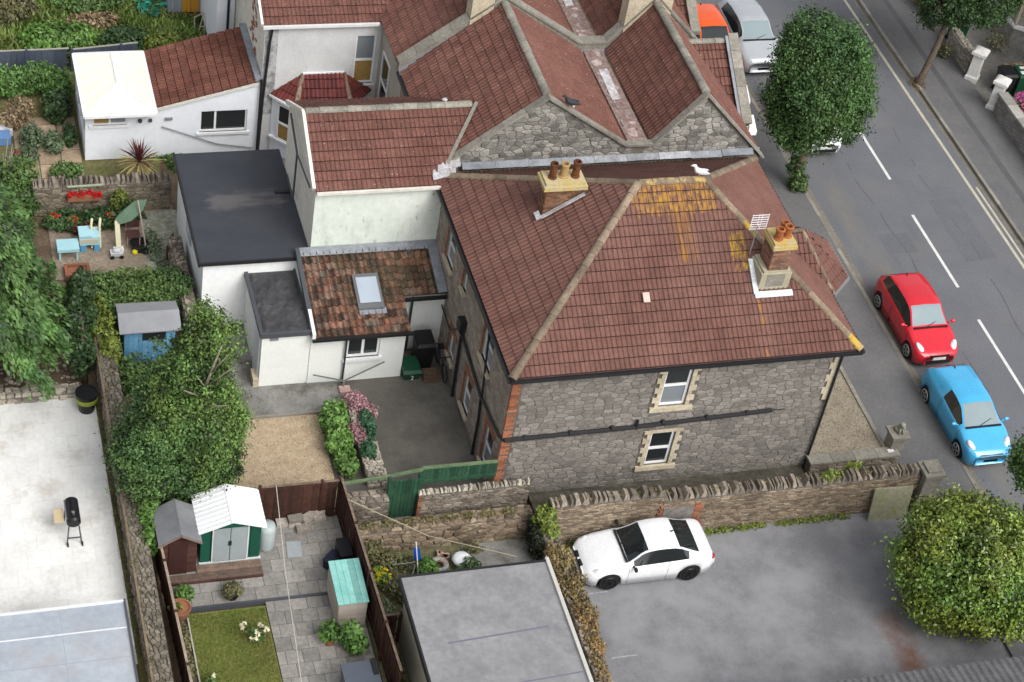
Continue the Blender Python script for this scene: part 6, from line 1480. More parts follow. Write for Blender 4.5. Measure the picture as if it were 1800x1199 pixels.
bsn = thing('white_basin', 'upturned white basin by the rubble wall', 'basin', (14.4, 35.2, 0)); MB().lathe((14.42, 35.15, .25), [(.28, 0), (.3, .04), (.22, .12), (.05, .14)], 12).build('bowl', UPVC, bsn, smooth=True)
wr_ = thing('stone_ring', 'grey concrete ring planter beside the upturned basin', 'planter', (13.8, 35.15, 0)); MB().tube([Vector((13.75+.22*math.cos(a), 35.15+.22*math.sin(a), .12)) for a in np.linspace(0, 6.283, 17)], .09, 7, caps=False).build('ring', mat('grey_concrete_ring', (.34, .33, .30), (.28, .27, .24), fineamt=.3), wr_)
bd = thing('blue_disc', 'pale blue oval tray standing on edge by the garage roof', 'tray', (13.7, 34.4, 0)); MB().lathe((13.72, 34.42, .3), [(.30, 0), (.3, .04)], 18, ax=(-.8, -.3, .5)).build('tray', plain('dusty_blue', (.18, .28, .42), .5), bd)
# play terrace, upper left
uy = thing('garden_parasol', 'green parasol tilted steeply on a pale pole beside the crazy paving', 'parasol', (7.0, 50.3, 0))
top_ = Vector((7.0, 50.6, 1.55)); V = [tuple(top_)]
for k in range(8):
    a = 2*math.pi*k/8; V.append((7.0+.52*math.cos(a)-.1, 50.5+.22*math.sin(a), 1.3+.38*math.cos(a)-.30*max(0, -math.sin(a))))
MB().add(V, [(0, 1+k, 1+(k+1) % 8) for k in range(8)]).build('canopy', mat('faded_green_canvas', (.10, .17, .11), (.13, .21, .14), rough=.85, fineamt=.15), uy)
MB().tube([(7.35, 49.9, 0), (7.1, 50.4, 1.75)], .025, 6).build('pole', plain('pinkish_pole', (.45, .33, .30), .6), uy)
MB().lathe((7.35, 49.9, 0), [(.22, 0), (.22, .08), (.05, .1)], 12).build('base', DTR, uy)
pt = thing('play_table', 'pale blue plastic sand and water table on the upper terrace', 'play table', (5.0, 50.0, 0))
LBL = plain('pale_blue_plastic', (.36, .60, .66), .45)
MB().box(4.45, 5.15, 49.6, 50.15, .38, .5).build('tray', LBL, pt)
for a in (4.5, 5.05):
    for b in (49.65, 50.05): MB().box(a, a+.06, b, b+.06, 0, .38).build('leg', LBL, pt)
pc2 = thing('play_kitchen', 'taller pale blue toy unit with darker blue cupboard beside the play table', 'toy', (5.5, 50.3, 0))
MB().box(5.2, 5.85, 50.0, 50.5, .3, .62).box(5.18, 5.6, 49.98, 50.52, .62, .7).build('top', LBL, pc2); MB().box(5.22, 5.4, 50.0, 50.4, 0, .3).box(5.66, 5.84, 50.0, 50.4, 0, .3).build('leg', plain('toy_blue', (.10, .30, .50), .5), pc2)
MB().box(5.18, 5.8, 49.97, 50.0, .42, .56).build('shelf', plain('cream_plastic', (.5, .46, .36), .6), pc2)
for k, (x, y, c_) in enumerate(((5.75, 50.45, 'pale yellow slide toy with looped sides behind the blue unit'), (6.45, 50.3, 'tall cream toy slide standing on the dusty terrace'))):
    ts = thing('toy_slide', c_, 'toy', (x, y, 0), 'children\'s slides on the upper terrace'); CP = plain('cream_toy_plastic', (.62, .58, .40), .5)
    if k: MB().obox((x-.08, y-.3, .1), (.16, 0, 0), (0, .5, .75), (0, -.03, .04)).build('chute', CP, ts); MB().box(x-.16, x+.16, y-.42, y-.2, 0, .1).build('base', UPVC, ts)
    else:
        for dx in (-.15, .12): MB().tube([(x+dx, y-.35, .1), (x+dx, y-.1, .8), (x+dx+.05, y+.15, .9), (x+dx, y+.3, .1)], .04, 6).build('side_rail', CP, ts)
        MB().obox((x-.12, y-.3, .25), (.24, 0, 0), (0, .4, .35), (0, -.02, .03)).build('chute', CP, ts)
sp2 = thing('sandpit', 'red-brown wooden sandpit box beside the hedge with toys on it', 'sandpit', (5.0, 48.9, 0))
for a in ((4.6, 5.4, 48.55, 48.65), (4.6, 5.4, 49.1, 49.2), (4.6, 4.7, 48.65, 49.1), (5.3, 5.4, 48.65, 49.1)): MB().box(a[0], a[1], a[2], a[3], 0, .25, random.random()).build('side_board', mat('red_brown_wood', (.27, .10, .06), (.2, .08, .05), fineamt=.2), sp2)
MB().box(4.7, 5.3, 48.65, 49.1, 0, .18).build('sand', TERR, sp2)
ct = thing('toy_pushchair', 'low white and grey toy car on the dusty terrace', 'toy', (6.2, 49.85, 0))
MB().box(6.15, 6.55, 49.6, 49.85, .08, .2).ball((6.35, 49.72, .24), (.15, .1, .1)).build('body', plain('pale_toy', (.55, .56, .58), .5), ct)
for a in (6.2, 6.5): MB().lathe((a, 49.58, .07), [(.07, 0), (.07, .04)], 10, ax=(0, -1, 0)).build('wheel', DTR, ct)
yb = thing('yellow_ball', 'small yellow ball on the terrace under the parasol', 'ball', (6.95, 49.75, .1)); MB().ball((6.95, 49.75, .1), .1, 12, 8).build('ball', plain('yellow_plastic', (.65, .60, .03), .5), yb, smooth=True)
gc = thing('garden_chair', 'pinkish framed chair in the shade behind the green parasol', 'chair', (7.0, 50.45, 0)); PKF = plain('faded_pink_frame', (.40, .24, .20), .6)
for a in (6.75, 7.15):
    for b in (50.1, 50.5): MB().bar((a, b, 0), (a, b, .42 if b < 50.3 else .85), .03).build('leg', PKF, gc)
MB().box(6.75, 7.17, 50.1, 50.5, .4, .43).build('seat', plain('dark_seat', (.07, .03, .03), .8), gc); MB().box(6.75, 7.17, 50.48, 50.52, .55, .85).build('backrest', plain('dark_seat', (.07, .03, .03), .8), gc)
kd = thing('black_planter', 'black rubber tub in the shade under the parasol', 'tub', (7.1, 49.95, 0)); MB().lathe((7.12, 49.98, 0), [(.2, 0), (.3, .28), (.32, .3), (.28, .3), (.2, .1)], 14).build('tub', DTR, kd)
rst = MB()
rt_ = thing('rusty_scrap', 'rusty red metal scraps piled against the white outbuilding wall', 'scrap', (8.1, 49.3, 0)); RUST = mat('rust', (.14, .045, .03), (.09, .03, .02), fineamt=.3)
for (x, y, a) in ((8.2, 49.9, .5), (8.15, 49.2, -.4), (8.3, 48.4, .3), (8.05, 49.5, 1.)): MB().add([(x-.15, y-.2, .05), (x+.12, y-.15, .08), (x+.05, y+.2, .55), (x-.1, y+.1, .4), (x, y, .05)], [(0, 1, 2, 3), (1, 4, 2)], random.random()).build('sheet', RUST, rt_)
bc = thing('white_chair_remnant', 'white plastic sacks on the soil between the left tree and the dark shrub', 'sacks', (4.2, 46.2, 0))
for (x, y, s) in ((4.15, 46.15, .22), (4.35, 45.8, .17), (4.0, 46.4, .15)): MB().ball((x, y, s*.6), (s, s*.8, s*.6), 8, 5).build('sack', UPVC, bc, smooth=True)
# birds
def gull(label, x, y, z, rz, dark=False):
    t = thing('gull', label, 'bird', (x, y, z), None, rz)
    V_ = [(-.30, 0, .14), (-.16, 0, .17), (0, 0, .20), (.12, 0, .25), (.17, 0, .33), (.20, 0, .40), (.26, 0, .41), (.34, 0, .39)]
    MB().tube(V_, [.012, .06, .10, .09, .055, .05, .04, .006], 10).build('body', plain('gull_white', (.74, .74, .74), .7) if not dark else plain('gull_dark', (.03, .035, .04), .6), t, smooth=True, local=True)
    for s_ in (-1, 1): MB().ball((-.08, s_*.085, .2), (.2, .03, .06), 8, 5).build('wing', plain('gull_grey', (.50, .52, .55), .7) if not dark else plain('gull_dark', (.03, .035, .04), .6), t, smooth=True, local=True)
    for s_ in (-1, 1): MB().tube([(.02, s_*.04, .14), (.03, s_*.04, 0)], .008, 5).build('leg', plain('pink_leg', (.55, .35, .3), .7), t, local=True)
    return t
gull('white gull standing on the lichened front ridge', 22.35, 41.9, 8.43, R(170))
gull('dark bird perched on the left gable slope of the middle house', 19.9, 46.72, 7.55, R(170), True)
fl2 = thing('flue_terminal', 'white flue cowl beside the dark bird near the stone gable', 'flue', (20.1, 46.95, 7.2)); MB().lathe((20.1, 46.98, 7.1), [(.05, 0), (.05, .35), (.08, .36), (.08, .48), (.02, .5)], 10).build('cowl', UPVC, fl2)
fl3 = thing('roof_vent', 'small pale grey vent at the foot of the middle house roof by the wing ridge', 'vent', (16.6, 49.2, 6.1)); MB().lathe((16.55, 49.0, 5.95), [(.16, 0), (.14, .12), (.07, .16), (.07, .38), (.1, .4), (.02, .46)], 10).build('cowl', LEADW, fl3)
fl4 = thing('roof_vent', 'small pale square vent on the far house roof near the top edge', 'vent', (17, 55.6, 6.1)); MB().box(16.35, 16.75, 55.4, 55.8, 5.8, 6.2).build('cowl', LEADW, fl4)

# ================================================================ trees and plants
BARK = mat('grey_brown_bark', (.10, .075, .055), (.15, .12, .09), rough=.95, scale=4, fineamt=.4, tint=0, bump=.8); BARKP = mat('pale_bark', (.26, .23, .18), (.19, .16, .12), rough=.95, scale=4, fineamt=.3, tint=0, bump=.5)
def tree(name, label, base, lobes, n, ls, m, seed, trunk, limbs, bark=BARK, group=None, cat='tree', **k):
    t = thing(name, label, cat, base, group)
    tb_ = MB().tube([p[:3] for p in trunk], [p[3] for p in trunk], 10).build('trunk', bark, t, smooth=True)
    for lm in limbs: MB().tube([p[:3] for p in lm], [p[3] for p in lm], 6).build('limb', bark, tb_, smooth=True)
    foliage(lobes, n, ls, seed, m, 'crown', t, **k)
    return t
def auto_limbs(b, h0, lobes, n, r, seed):
    g = random.Random(seed); out = []
    for i in range(n):
        l = g.choice(lobes); a = g.uniform(0, 6.28); z0 = h0+g.uniform(0, 1.2)
        e = (l[0]+math.cos(a)*l[3]*.75, l[1]+math.sin(a)*l[4]*.75, l[2]+g.uniform(-.3, .6)*l[5])
        mid = ((b[0]+e[0])/2+g.uniform(-.2, .2), (b[1]+e[1])/2+g.uniform(-.2, .2), (z0+e[2])/2)
        out.append([(b[0], b[1], z0, r), (*mid, r*.6), (*e, r*.2)])
    return out
# round street tree
L1 = [(31.0, 51.2, 4.5, 1.85, 2.0, 1.8), (31.0, 51.3, 5.6, 1.65, 1.8, 1.8), (30.8, 51.2, 4.8, 1.9, 2.0, 1.9), (30.6, 51.2, 3.3, 1.1, 1.3, 1.1)]
tree('street_tree', 'dense round-headed dark green street tree at the near kerb', (31.2, 51.2, 0), L1, 95000, .055, leafmat('street_tree_leaf', (.042, .098, .028), (.075, .145, .038)), 21,
     [(31.2, 51.2, 0, .2), (31.22, 51.2, 1.4, .16), (31.2, 51.2, 4, .1)], auto_limbs((31.2, 51.2), 1.5, L1, 9, .07, 3), inner=.32, lump=.17, clump=.28)
foliage([(31.25, 51.0, .35, .38, .4, .55), (31.1, 51.25, 1.0, .35, .35, .5)], 1500, .07, 22, LFM, 'ivy', bpy.data.objects['street_tree'], inner=.5)
L2 = [(39.4, 57.4, 4.5, 1.9, 2.0, 1.7), (40.6, 57.6, 4.0, 1.5, 1.6, 1.3), (39.2, 58.6, 5.2, 1.9, 1.9, 1.6)]
tree('street_tree', 'leaning dark street tree on the far pavement, crown cut by the top edge', (38.97, 57.1, 0), L2, 50000, .06, leafmat('dark_street_leaf', (.022, .055, .016), (.045, .085, .022)), 23,
     [(38.97, 57.1, 0, .2), (39.1, 57.15, .4, .15), (39.35, 57.2, 2.0, .12), (39.5, 57.4, 4, .08)], auto_limbs((39.35, 57.2), 2.2, L2, 6, .06, 5), inner=.35, lump=.15, clump=.24)
# left broadleaf/conifer tree
L3 = [(1.6, 44.8, 2.9, 2.45, 1.7, 1.6), (1.4, 44.8, 4.4, 2.25, 1.8, 1.8), (1.1, 44.8, 6.1, 1.8, 1.7, 1.8), (.7, 44.8, 7.6, 1.2, 1.2, 1.3), (2.7, 45.1, 2.6, 1.3, 1.0, .9)]
def boughs(bx, by, H, Rm_, n, seed, size, zlow=.9, per=300):
    g = np.random.default_rng(seed); P = []; Nn = []; T = []
    for i in range(n):
        u = g.random()**1.25; z = zlow+(H-zlow)*u; r = Rm_*(1-u)**.62*g.uniform(.72, 1.12)+.25; a = g.uniform(0, 6.283)
        m = int(per*(.35+r/Rm_)); s = g.random(m)**.6; w = .34*(1-.45*s)*min(1, r/1.2)+.05
        d = np.array([math.cos(a), math.sin(a)]); q = np.array([-d[1], d[0]]); lat = g.normal(size=m)*w*.6
        x = bx+d[0]*s*r+q[0]*lat; y = by+d[1]*s*r+q[1]*lat; zz_ = z+.35*np.sin(s*2.2)*r*.35-.42*s**2*r*.62-np.abs(g.normal(size=m))*.16*(.4+s)-np.abs(lat)*.35
        P.append(np.stack([x, y, zz_], 1)); Nn.append(np.stack([d[0]*s*.5, d[1]*s*.5, np.full(m, .9)], 1)+g.normal(size=(m, 3))*.4); T.append(np.clip(.48+g.normal()*.26+.25*(s-.6)+g.normal(size=m)*.13, 0, 1))
    p = np.concatenate(P); nn = np.concatenate(Nn); t = np.concatenate(T); k = p[:, 2] > .1; p, nn, t = p[k], nn[k], t[k]; m = len(p)
    nn /= np.linalg.norm(nn, axis=1)[:, None]; rad = p[:, :2]-np.array([bx, by]); rad /= np.linalg.norm(rad, axis=1)[:, None]+1e-6
    a = np.stack([rad[:, 0], rad[:, 1], np.full(m, -.7)], 1)+g.normal(size=(m, 3))*.45; a /= np.linalg.norm(a, axis=1)[:, None]; b = np.cross(nn, a); b /= np.linalg.norm(b, axis=1)[:, None]+1e-6
    s = (size*g.uniform(.7, 1.5, m))[:, None]
    V = np.stack([p-a*s, p-b*s*.42, p+a*s, p+b*s*.42], 1).reshape(-1, 3); return V, np.arange(m*4).reshape(-1, 4), t
CT = thing('conifer_tree', 'large feathery conifer with drooping sprays filling the left edge above the patio', 'tree', (1.4, 44.8, 0))
MB().tube([(1.5, 44.7, 0), (1.45, 44.8, 3), (1.2, 44.9, 8.6)], [.22, .17, .04], 10).build('trunk', BARK, CT, smooth=True)
build_np(*boughs(1.25, 44.95, 9.2, 2.95, 330, 31, .085, zlow=1.9, per=330), 'crown', leafmat('feathery_leaf', (.045, .105, .028), (.085, .155, .040), scale=.9, tint=.9), CT)
# pine tree in the middle
L4 = [(6.4, 38.5, 2.2, 1.5, 1.3, 1.3), (6.8, 38.7, 3.5, 1.5, 1.3, 1.4), (7.1, 38.8, 4.8, 1.2, 1.1, 1.3), (7.4, 38.9, 6.0, .8, .8, 1.0), (7.7, 38.5, 3.4, .9, .9, 1.5), (5.7, 38.0, 2.5, .8, .9, 1.1), (7.3, 38.9, 6.9, .35, .35, .6)]
PT = tree('pine_tree', 'shaggy dark green tree with pale bare branches showing near its top, centre left', (6.5, 38.4, 0), [L4[0], L4[1], L4[5], (6.3, 38.4, 3.2, 1.3, 1.1, 1.2)], 62000, .05, leafmat('shaggy_leaf', (.038, .085, .026), (.07, .125, .033), scale=.6, tint=.85), 41,
     [(6.5, 38.4, 0, .2), (6.7, 38.6, 3, .15), (7.3, 38.9, 6.6, .05)], auto_limbs((6.6, 38.5), 1.0, L4, 9, .06, 8)+
     [[(7.0, 38.7, 4.0, .06), (7.3, 38.0, 5.4, .045), (7.6, 37.75, 7.0, .02)], [(7.2, 38.1, 4.8, .035), (6.6, 37.5, 5.7, .015)], [(7.35, 37.95, 5.4, .03), (7.9, 37.6, 6.3, .012)], [(7.3, 38.0, 5.2, .03), (6.9, 37.4, 6.3, .012)], [(7.4, 37.9, 5.9, .025), (7.75, 37.5, 6.9, .01)], [(7.2, 37.9, 4.6, .03), (7.8, 37.3, 5.2, .012)]], bark=BARKP, inner=.4, lump=.22, clump=.26, per=60, ctint=.24)
foliage(L4[2:5]+[L4[6], (7.5, 38.4, 2.3, .9, 1.0, 1.3), (6.9, 38.3, 3.9, 1.2, 1.0, 1.1)], 62000, .05, 42, leafmat('yellowish_shaggy_leaf', (.058, .125, .03), (.105, .165, .036), scale=.8, tint=.8), 'crown', PT, inner=.4, lump=.2, clump=.24, per=60, ctint=.24)
# laurel ball, bottom right, and neighbour at the right edge
L5 = [(28.45, 31.45, 1.9, 2.15, 2.0, 1.85), (28.3, 31.5, 2.6, 1.85, 1.8, 1.5), (28.9, 31.2, 1.5, 1.8, 1.7, 1.4)]
LL = mat('glossy_laurel_leaf', (.085, .17, .025), (.18, .215, .03), rough=.38, scale=.55, fine=5, fineamt=.2, tint=.7, bump=0, spec=.5)
tree('laurel_bush', 'big rounded glossy yellow-green evergreen bush at the corner of the car park', (28.45, 31.4, 0), L5, 70000, .06, LL, 51, [(28.45, 31.4, 0, .14), (28.45, 31.4, 1.2, .1)], auto_limbs((28.45, 31.4), .6, L5, 5, .06, 9), cat='bush', inner=.22, lump=.15, clump=.28, per=42, ctint=.22)
L6 = [(31.15, 33.3, 3.95, .85, .85, .9), (31.3, 33.0, 4.5, .8, .8, .75)]
tree('street_tree', 'edge of a bright green tree crown cut off by the right border', (31.2, 32.9, 0), L6, 22000, .05, leafmat('bright_tree_leaf', (.06, .13, .03), (.09, .17, .04)), 61, [(31.2, 32.6, 0, .14), (30.9, 33.0, 3.4, .09)], auto_limbs((30.9, 33.0), 3, L6, 3, .04, 2), inner=.3, clump=.22)
# slim dark shrub above the water tub
tree('slim_conifer', 'slim dark shrub rising behind the black water tub', (4.7, 43.9, 0), [(4.65, 44.1, 1.0, .42, .45, .8), (4.6, 44.6, 2.2, .5, .55, .9), (4.7, 44.9, 3.0, .4, .5, .6)], 7000, .07, LFD, 65, [(4.7, 43.9, 0, .1), (4.65, 44.3, 2.4, .05)], [], cat='shrub', inner=.5)
def shrub(name, label, lobes, n, ls, m, seed, cat='shrub', group=None, flowers=None, **k):
    l0 = lobes[0]; t = thing(name, label, cat, (l0[0], l0[1], 0), group)
    MB().tube([(l0[0], l0[1], 0), (l0[0], l0[1], l0[2])], [.03, .015], 6).build('stem', BARK, t)
    k.setdefault('inner', .7); foliage(lobes, n, ls, seed, m, 'foliage', t, **k)
    if flowers:
        fm, fn, fs, fl_ = flowers; g = np.random.default_rng(seed+5)
        for i in range(fn):
            l = fl_[i % len(fl_)]; a = g.uniform(0, 6.28); r = g.uniform(0, 1)**.5; x, y = l[0]+math.cos(a)*l[3]*r, l[1]+math.sin(a)*l[4]*r; z = l[2]+l[5]*math.sqrt(max(0, 1-r*r*.9))
            q = MB()
            for k2 in range(10):
                d = Vector(g.normal(size=3)).normalized()*fs*.6; e = Vector(g.normal(size=3)).normalized()*fs*.6; q.add([Vector((x, y, z))+d-e*.5, Vector((x, y, z))+d+e*.5, Vector((x, y, z+fs*.5))-d*.4], [(0, 1, 2)], g.random())
            q.build('flower', fm, t)
    return t
# hedge between playhouse and terrace
shrub('hedge', 'clipped dark green hedge between the dusty terrace and the blue shed', [(5.3, 46.9, .85, .9, .6, .9), (6.2, 46.9, .9, .9, .6, .85), (7.1, 46.9, .9, .9, .6, .85), (7.8, 46.8, .95, .6, .65, .85), (6.0, 46.4, .5, 1.2, .6, .7), (7.2, 46.4, .5, 1.0, .5, .7)], 26000, .06, LFM, 71, 'hedge', inner=.4, lump=.1)
shrub('shrub', 'yellow-green shrub overhanging the rubble wall left of the blue shed', [(5.3, 45.3, .9, .5, .9, .8), (5.5, 44.2, .8, .4, .7, .8), (5.1, 46.2, .8, .5, .6, .8)], 8000, .06, LFY, 72)
shrub('shrub', 'tangle of greenery between the pine tree and the blue shed', [(6.2, 43.6, .5, .8, .7, .6), (7.2, 43.3, .6, .8, .7, .7), (8.0, 42.8, .5, .5, .8, .6)], 8000, .06, LFM, 73)
shrub('shrub', 'bright creeper spilling over the thin fence beside the brown shed', [(5.75, 37.3, 1.2, .32, .55, .55), (5.7, 36.5, 1.0, .25, .4, .5)], 3600, .055, LFB, 74)
shrub('shrub', 'dark undergrowth beneath the pine tree beside the rubble wall', [(6.2, 38.6, .6, .9, .9, .7), (7.2, 39.4, .6, .9, 1.2, .7), (7.4, 41, .5, .8, .9, .6)], 8000, .07, LFD, 75)
shrub('shrub', 'leafy green bush by the gravel bed next to the low planter wall', [(11.85, 41.0, .45, .45, .7, .5), (11.8, 40.1, .45, .42, .7, .45), (11.9, 39.3, .3, .35, .5, .35)], 6500, .075, LFB, 76)
PINK = leafmat('dusty_pink_flower', (.30, .15, .17), (.36, .20, .22))
shrub('sedum', 'dusty pink flowering plant sprawling over the planter wall', [(12.6, 41.6, .55, .42, .4, .3), (12.9, 41.3, .4, .4, .4, .25)], 1500, .05, PINK, 77)
shrub('sedum', 'pinkish flower heads among green leaves midway along the planter wall', [(12.35, 40.3, .5, .3, .4, .25)], 700, .045, PINK, 78)
shrub('shrub', 'dark green leaves on the right side of the planter wall', [(12.8, 40.6, .5, .22, .7, .3), (12.6, 39.6, .5, .25, .4, .25)], 1600, .06, leafmat('blue_green_leaf', (.03, .085, .04), (.045, .11, .05)), 79)
shrub('shrub', 'low weeds and dry stems at the gravel bed corner by the brown fence', [(10.8, 38.3, .15, .6, .25, .25), (9.4, 38.0, .3, .6, .3, .5), (8.9, 37.95, .5, .4, .3, .6)], 2500, .05, LFY, 80)
YEL = plain('yellow_flower', (.60, .50, .01), .7, tint=.3); REDF = plain('red_flower', (.50, .012, .012), .6, tint=.3); WHF = plain('cream_flower', (.68, .64, .45), .7, tint=.15); PKF2 = plain('hydrangea_pink', (.52, .12, .30), .7, tint=.35); PINKD = plain('deep_pink_flower', (.4, .05, .12), .7, tint=.3)
shrub('shrub', 'yellow-flowered plant beside the long brown fence', [(11.9, 34.8, .3, .32, .35, .3)], 900, .05, LFB, 81, flowers=(YEL, 34, .07, [(11.9, 34.75, .35, .3, .3, .25)]))
shrub('shrub', 'sprawling olive shrub in the corner of the small garden near the gate', [(11.8, 35.7, .4, .45, .4, .4), (12.3, 35.4, .3, .4, .4, .3)], 2600, .05, LFO, 82)
shrub('shrub', 'rounded green shrub between the spinner and the stone ring', [(13.35, 34.95, .3, .3, .35, .3)], 1600, .05, LFB, 83)
shrub('shrub', 'bushy weeds beside the upturned white basin', [(14.6, 34.75, .25, .4, .4, .28), (14.2, 34.5, .15, .4, .3, .2)], 2200, .05, LFM, 84)
shrub('shrub', 'dark weeds along the garage edge below the spinner', [(12.6, 34.2, .2, .6, .35, .2), (13.4, 34.1, .2, .5, .3, .2)], 2600, .05, LFO, 85)
shrub('shrub', 'pale green shrub against the fence end beside the garage', [(11.75, 33.5, .35, .28, .45, .35), (11.7, 33.1, .3, .25, .3, .35)], 2400, .05, leafmat('sage_leaf', (.11, .15, .07), (.14, .18, .09)), 86)
shrub('rough_weeds', 'dry brown weeds in the gap between the brown fence and the garage', [(11.65, 32.0, .2, .25, .5, .25), (11.65, 31.0, .2, .25, .7, .25)], 2000, .05, LFO, 87)
shrub('shrub', 'mixed low greenery spreading across the middle of the small garden', [(12.9, 35.3, .12, .5, .35, .16), (13.9, 34.6, .15, .4, .3, .2), (12.2, 34.7, .15, .35, .4, .2), (14.9, 35.6, .15, .3, .2, .2)], 2600, .045, LFO, 170)
shrub('wall_weeds', 'mossy tufts along the upright coping of the long wall', [(17.3+k*.5, 35.75, 1.68 if k < 7 else 1.5, .22, .14, .12) for k in range(23)], 3200, .035, leafmat('dry_olive_weed', (.17, .14, .06), (.12, .12, .05)), 174, 'weeds')
shrub('wall_weeds', 'dry weeds growing along the top of the tumbledown wall', [(11.8+k*.6, 36.2, .95, .3, .15, .14) for k in range(8)], 1500, .04, leafmat('dry_olive_weed', (.17, .14, .06), (.12, .12, .05)), 171, 'weeds')
shrub('wall_weeds', 'moss and weeds along the long mossy boundary wall', [(5.15+.12*(k % 3), 29+k*.55, 1.03, .13, .35, .07) for k in range(28)], 5200, .035, leafmat('moss_weed', (.09, .095, .04), (.13, .11, .06)), 172, 'weeds')
shrub('wall_weeds', 'straggling weeds along the patio verge', [(4.98, 33.5+k*.6, .03, .09, .35, .06) for k in range(16)], 2600, .03, leafmat('moss_weed', (.09, .095, .04)), 173, 'weeds')
bp_ = thing('brick_rubble', 'little heap of pinkish broken bricks next to the stone ring', 'bricks', (14.1, 35.4, 0))
for k in range(9):
    a = random.uniform(0, 3); d = Vector((math.cos(a), math.sin(a), 0)); MB().obox((13.95+random.uniform(-.15, .25), 35.35+random.uniform(-.15, .25), random.choice((0, .07, .13))), d*.2, Vector((-d.y, d.x, 0))*.1, (0, 0, .065), random.random()).build('brick', mat('pale_pink_brick', (.33, .20, .16), (.27, .19, .15), fineamt=.3, tint=.3), bp_)
# dry ivy on the wall between garage and car park
t = thing('dry_ivy', 'dry brown and yellow ivy hanging over the wall between garage and car park', 'ivy', (17, 33, 0))
foliage([(17.0, 34.2, .95, .38, .6, .35), (17.1, 33.2, .95, .42, .6, .3), (17.15, 32.2, .95, .42, .7, .3), (17.1, 31.2, .9, .3, .6, .25), (17.0, 30.2, .9, .25, .6, .2)], 7000, .05, 88, DRY, 'foliage', t, inner=.5, lump=.25)
shrub('shrub', 'spiky pale green shrub growing at the corner of the long brown wall', [(16.9, 35.5, 1.3, .35, .4, .45), (17.0, 35.2, .9, .3, .3, .4)], 2600, .06, LFY, 89)
dkv = thing('gap_leaves', 'near-black leaves filling the dark void at the end of the tumbledown wall', 'ivy', (16.65, 35.4, 0)); foliage([(16.62, 35.3, .6, .2, .55, .6)], 1800, .05, 90, leafmat('void_dark_leaf', (.015, .02, .01), (.025, .03, .012)), 'foliage', dkv, inner=.4)  # near-black leaf colour stands in for the darkness of the empty gap
for i, (x0, x1, s, lb) in enumerate(((22.0, 24.3, 91, 'green weeds along the foot of the long wall behind the white coupe'), (24.4, 27.3, 92, 'tufty weeds along the foot of the long wall near the leaning slab'))):
    shrub('wall_weeds', lb, [(x0+.3+k*.5, 35.32, .05, .35, .13, .16) for k in range(int((x1-x0)/.5))], 1500, .035, LFY, s, 'weeds')
shrub('wall_weeds', 'pale green weeds sprouting from the coping below the house corner', [(26.0, 35.7, 1.6, .4, .2, .18), (26.9, 36.0, 1.5, .3, .2, .25)], 900, .05, LFY, 93, 'weeds')
shrub('wall_weeds', 'straggly weeds growing between the forecourt wall and the long wall', [(27.9, 36.4, .5, .5, .3, .5)], 600, .05, LFO, 94, 'weeds')
shrub('wall_weeds', 'green weeds between the coupe bonnet and the long wall', [(18.0, 35.2, .2, .4, .2, .3), (18.9, 35.3, .25, .25, .12, .3)], 900, .05, LFY, 95, 'weeds')
# cream roses on the lawn and border
shrub('rose_bush', 'cream-flowered rose bush standing in the lawn', [(8.15, 33.3, .35, .3, .3, .25)], 350, .045, LFM, 96, flowers=(WHF, 11, .13, [(8.1, 33.3, .4, .42, .42, .25)]))
shrub('rose_bush', 'two cream roses near the bottom edge of the lawn', [(6.7, 31.9, .3, .18, .2, .2)], 200, .045, LFM, 97, flowers=(WHF, 3, .13, [(6.65, 31.8, .35, .2, .25, .2)]))
shrub('border_plants', 'dark border plants between the thin fence and the lawn', [(6.2, 33.6, .15, .2, .5, .2), (6.22, 32.6, .1, .18, .5, .15), (6.25, 31.6, .1, .18, .5, .15)], 1800, .045, LFO, 98, 'border plants')
MBe = MB().box(6.40, 6.44, 30, 34.3, -.02, .1).build('lawn_edging', plain('pale_edging', (.4, .38, .33), .8)); MBe['kind'] = 'structure'
# geraniums on the upper terrace
for i, (x, y, z, n_, lb) in enumerate(((4.55, 51.4, .4, 14, 'red geranium clump nearest the left tree'), (5.1, 51.15, .4, 14, 'red geranium clump second from the left tree'), (6.35, 51.25, .4, 14, 'red geranium clump nearest the green parasol'))):
    shrub('geranium', lb, [(x, y, z-.1, .3, .25, .3)], 500, .05, LFM, 110+i, flowers=(REDF, n_, .075, [(x, y, z, .17, .15, .14)]))
tg = thing('window_box', 'long trough of red flowers hung on the upper rubble wall', 'planter', (5.6, 51.85, 1)); MB().box(5.0, 6.1, 51.72, 51.95, .75, .95).build('trough', TERR, tg); MB().bar((5.0, 51.9, 1.25), (6.15, 51.9, 1.27), .05).build('rail', plain('pale_green_rail', (.36, .42, .30), .7), tg)
g = random.Random(3)
for i in range(40):
    q = MB(); x, y, z = g.uniform(5.0, 6.1), g.uniform(51.65, 51.9), g.uniform(.93, 1.08)
    for k in range(8): q.add([(x+g.uniform(-.07, .07), y+g.uniform(-.07, .07), z+g.uniform(-.06, .06)) for _ in range(3)], [(0, 1, 2)], g.random())
    q.build('flower', REDF, tg)
shrub('shrub', 'dark leafy border under the red geraniums', [(4.9, 51.4, .2, .8, .5, .35), (6.0, 51.4, .2, .9, .45, .4), (7.0, 51.5, .3, .5, .4, .5)], 7000, .06, LFD, 115)
shrub('shrub', 'yellow-green climber on the upper rubble wall by the parasol', [(6.7, 51.7, .6, .35, .25, .6)], 1400, .05, LFY, 116)
shrub('shrub', 'maroon-leaved plant at the foot of the geranium bed', [(5.5, 50.95, .2, .5, .2, .22)], 900, .05, leafmat('maroon_leaf', (.07, .015, .015), (.10, .025, .02)), 117)
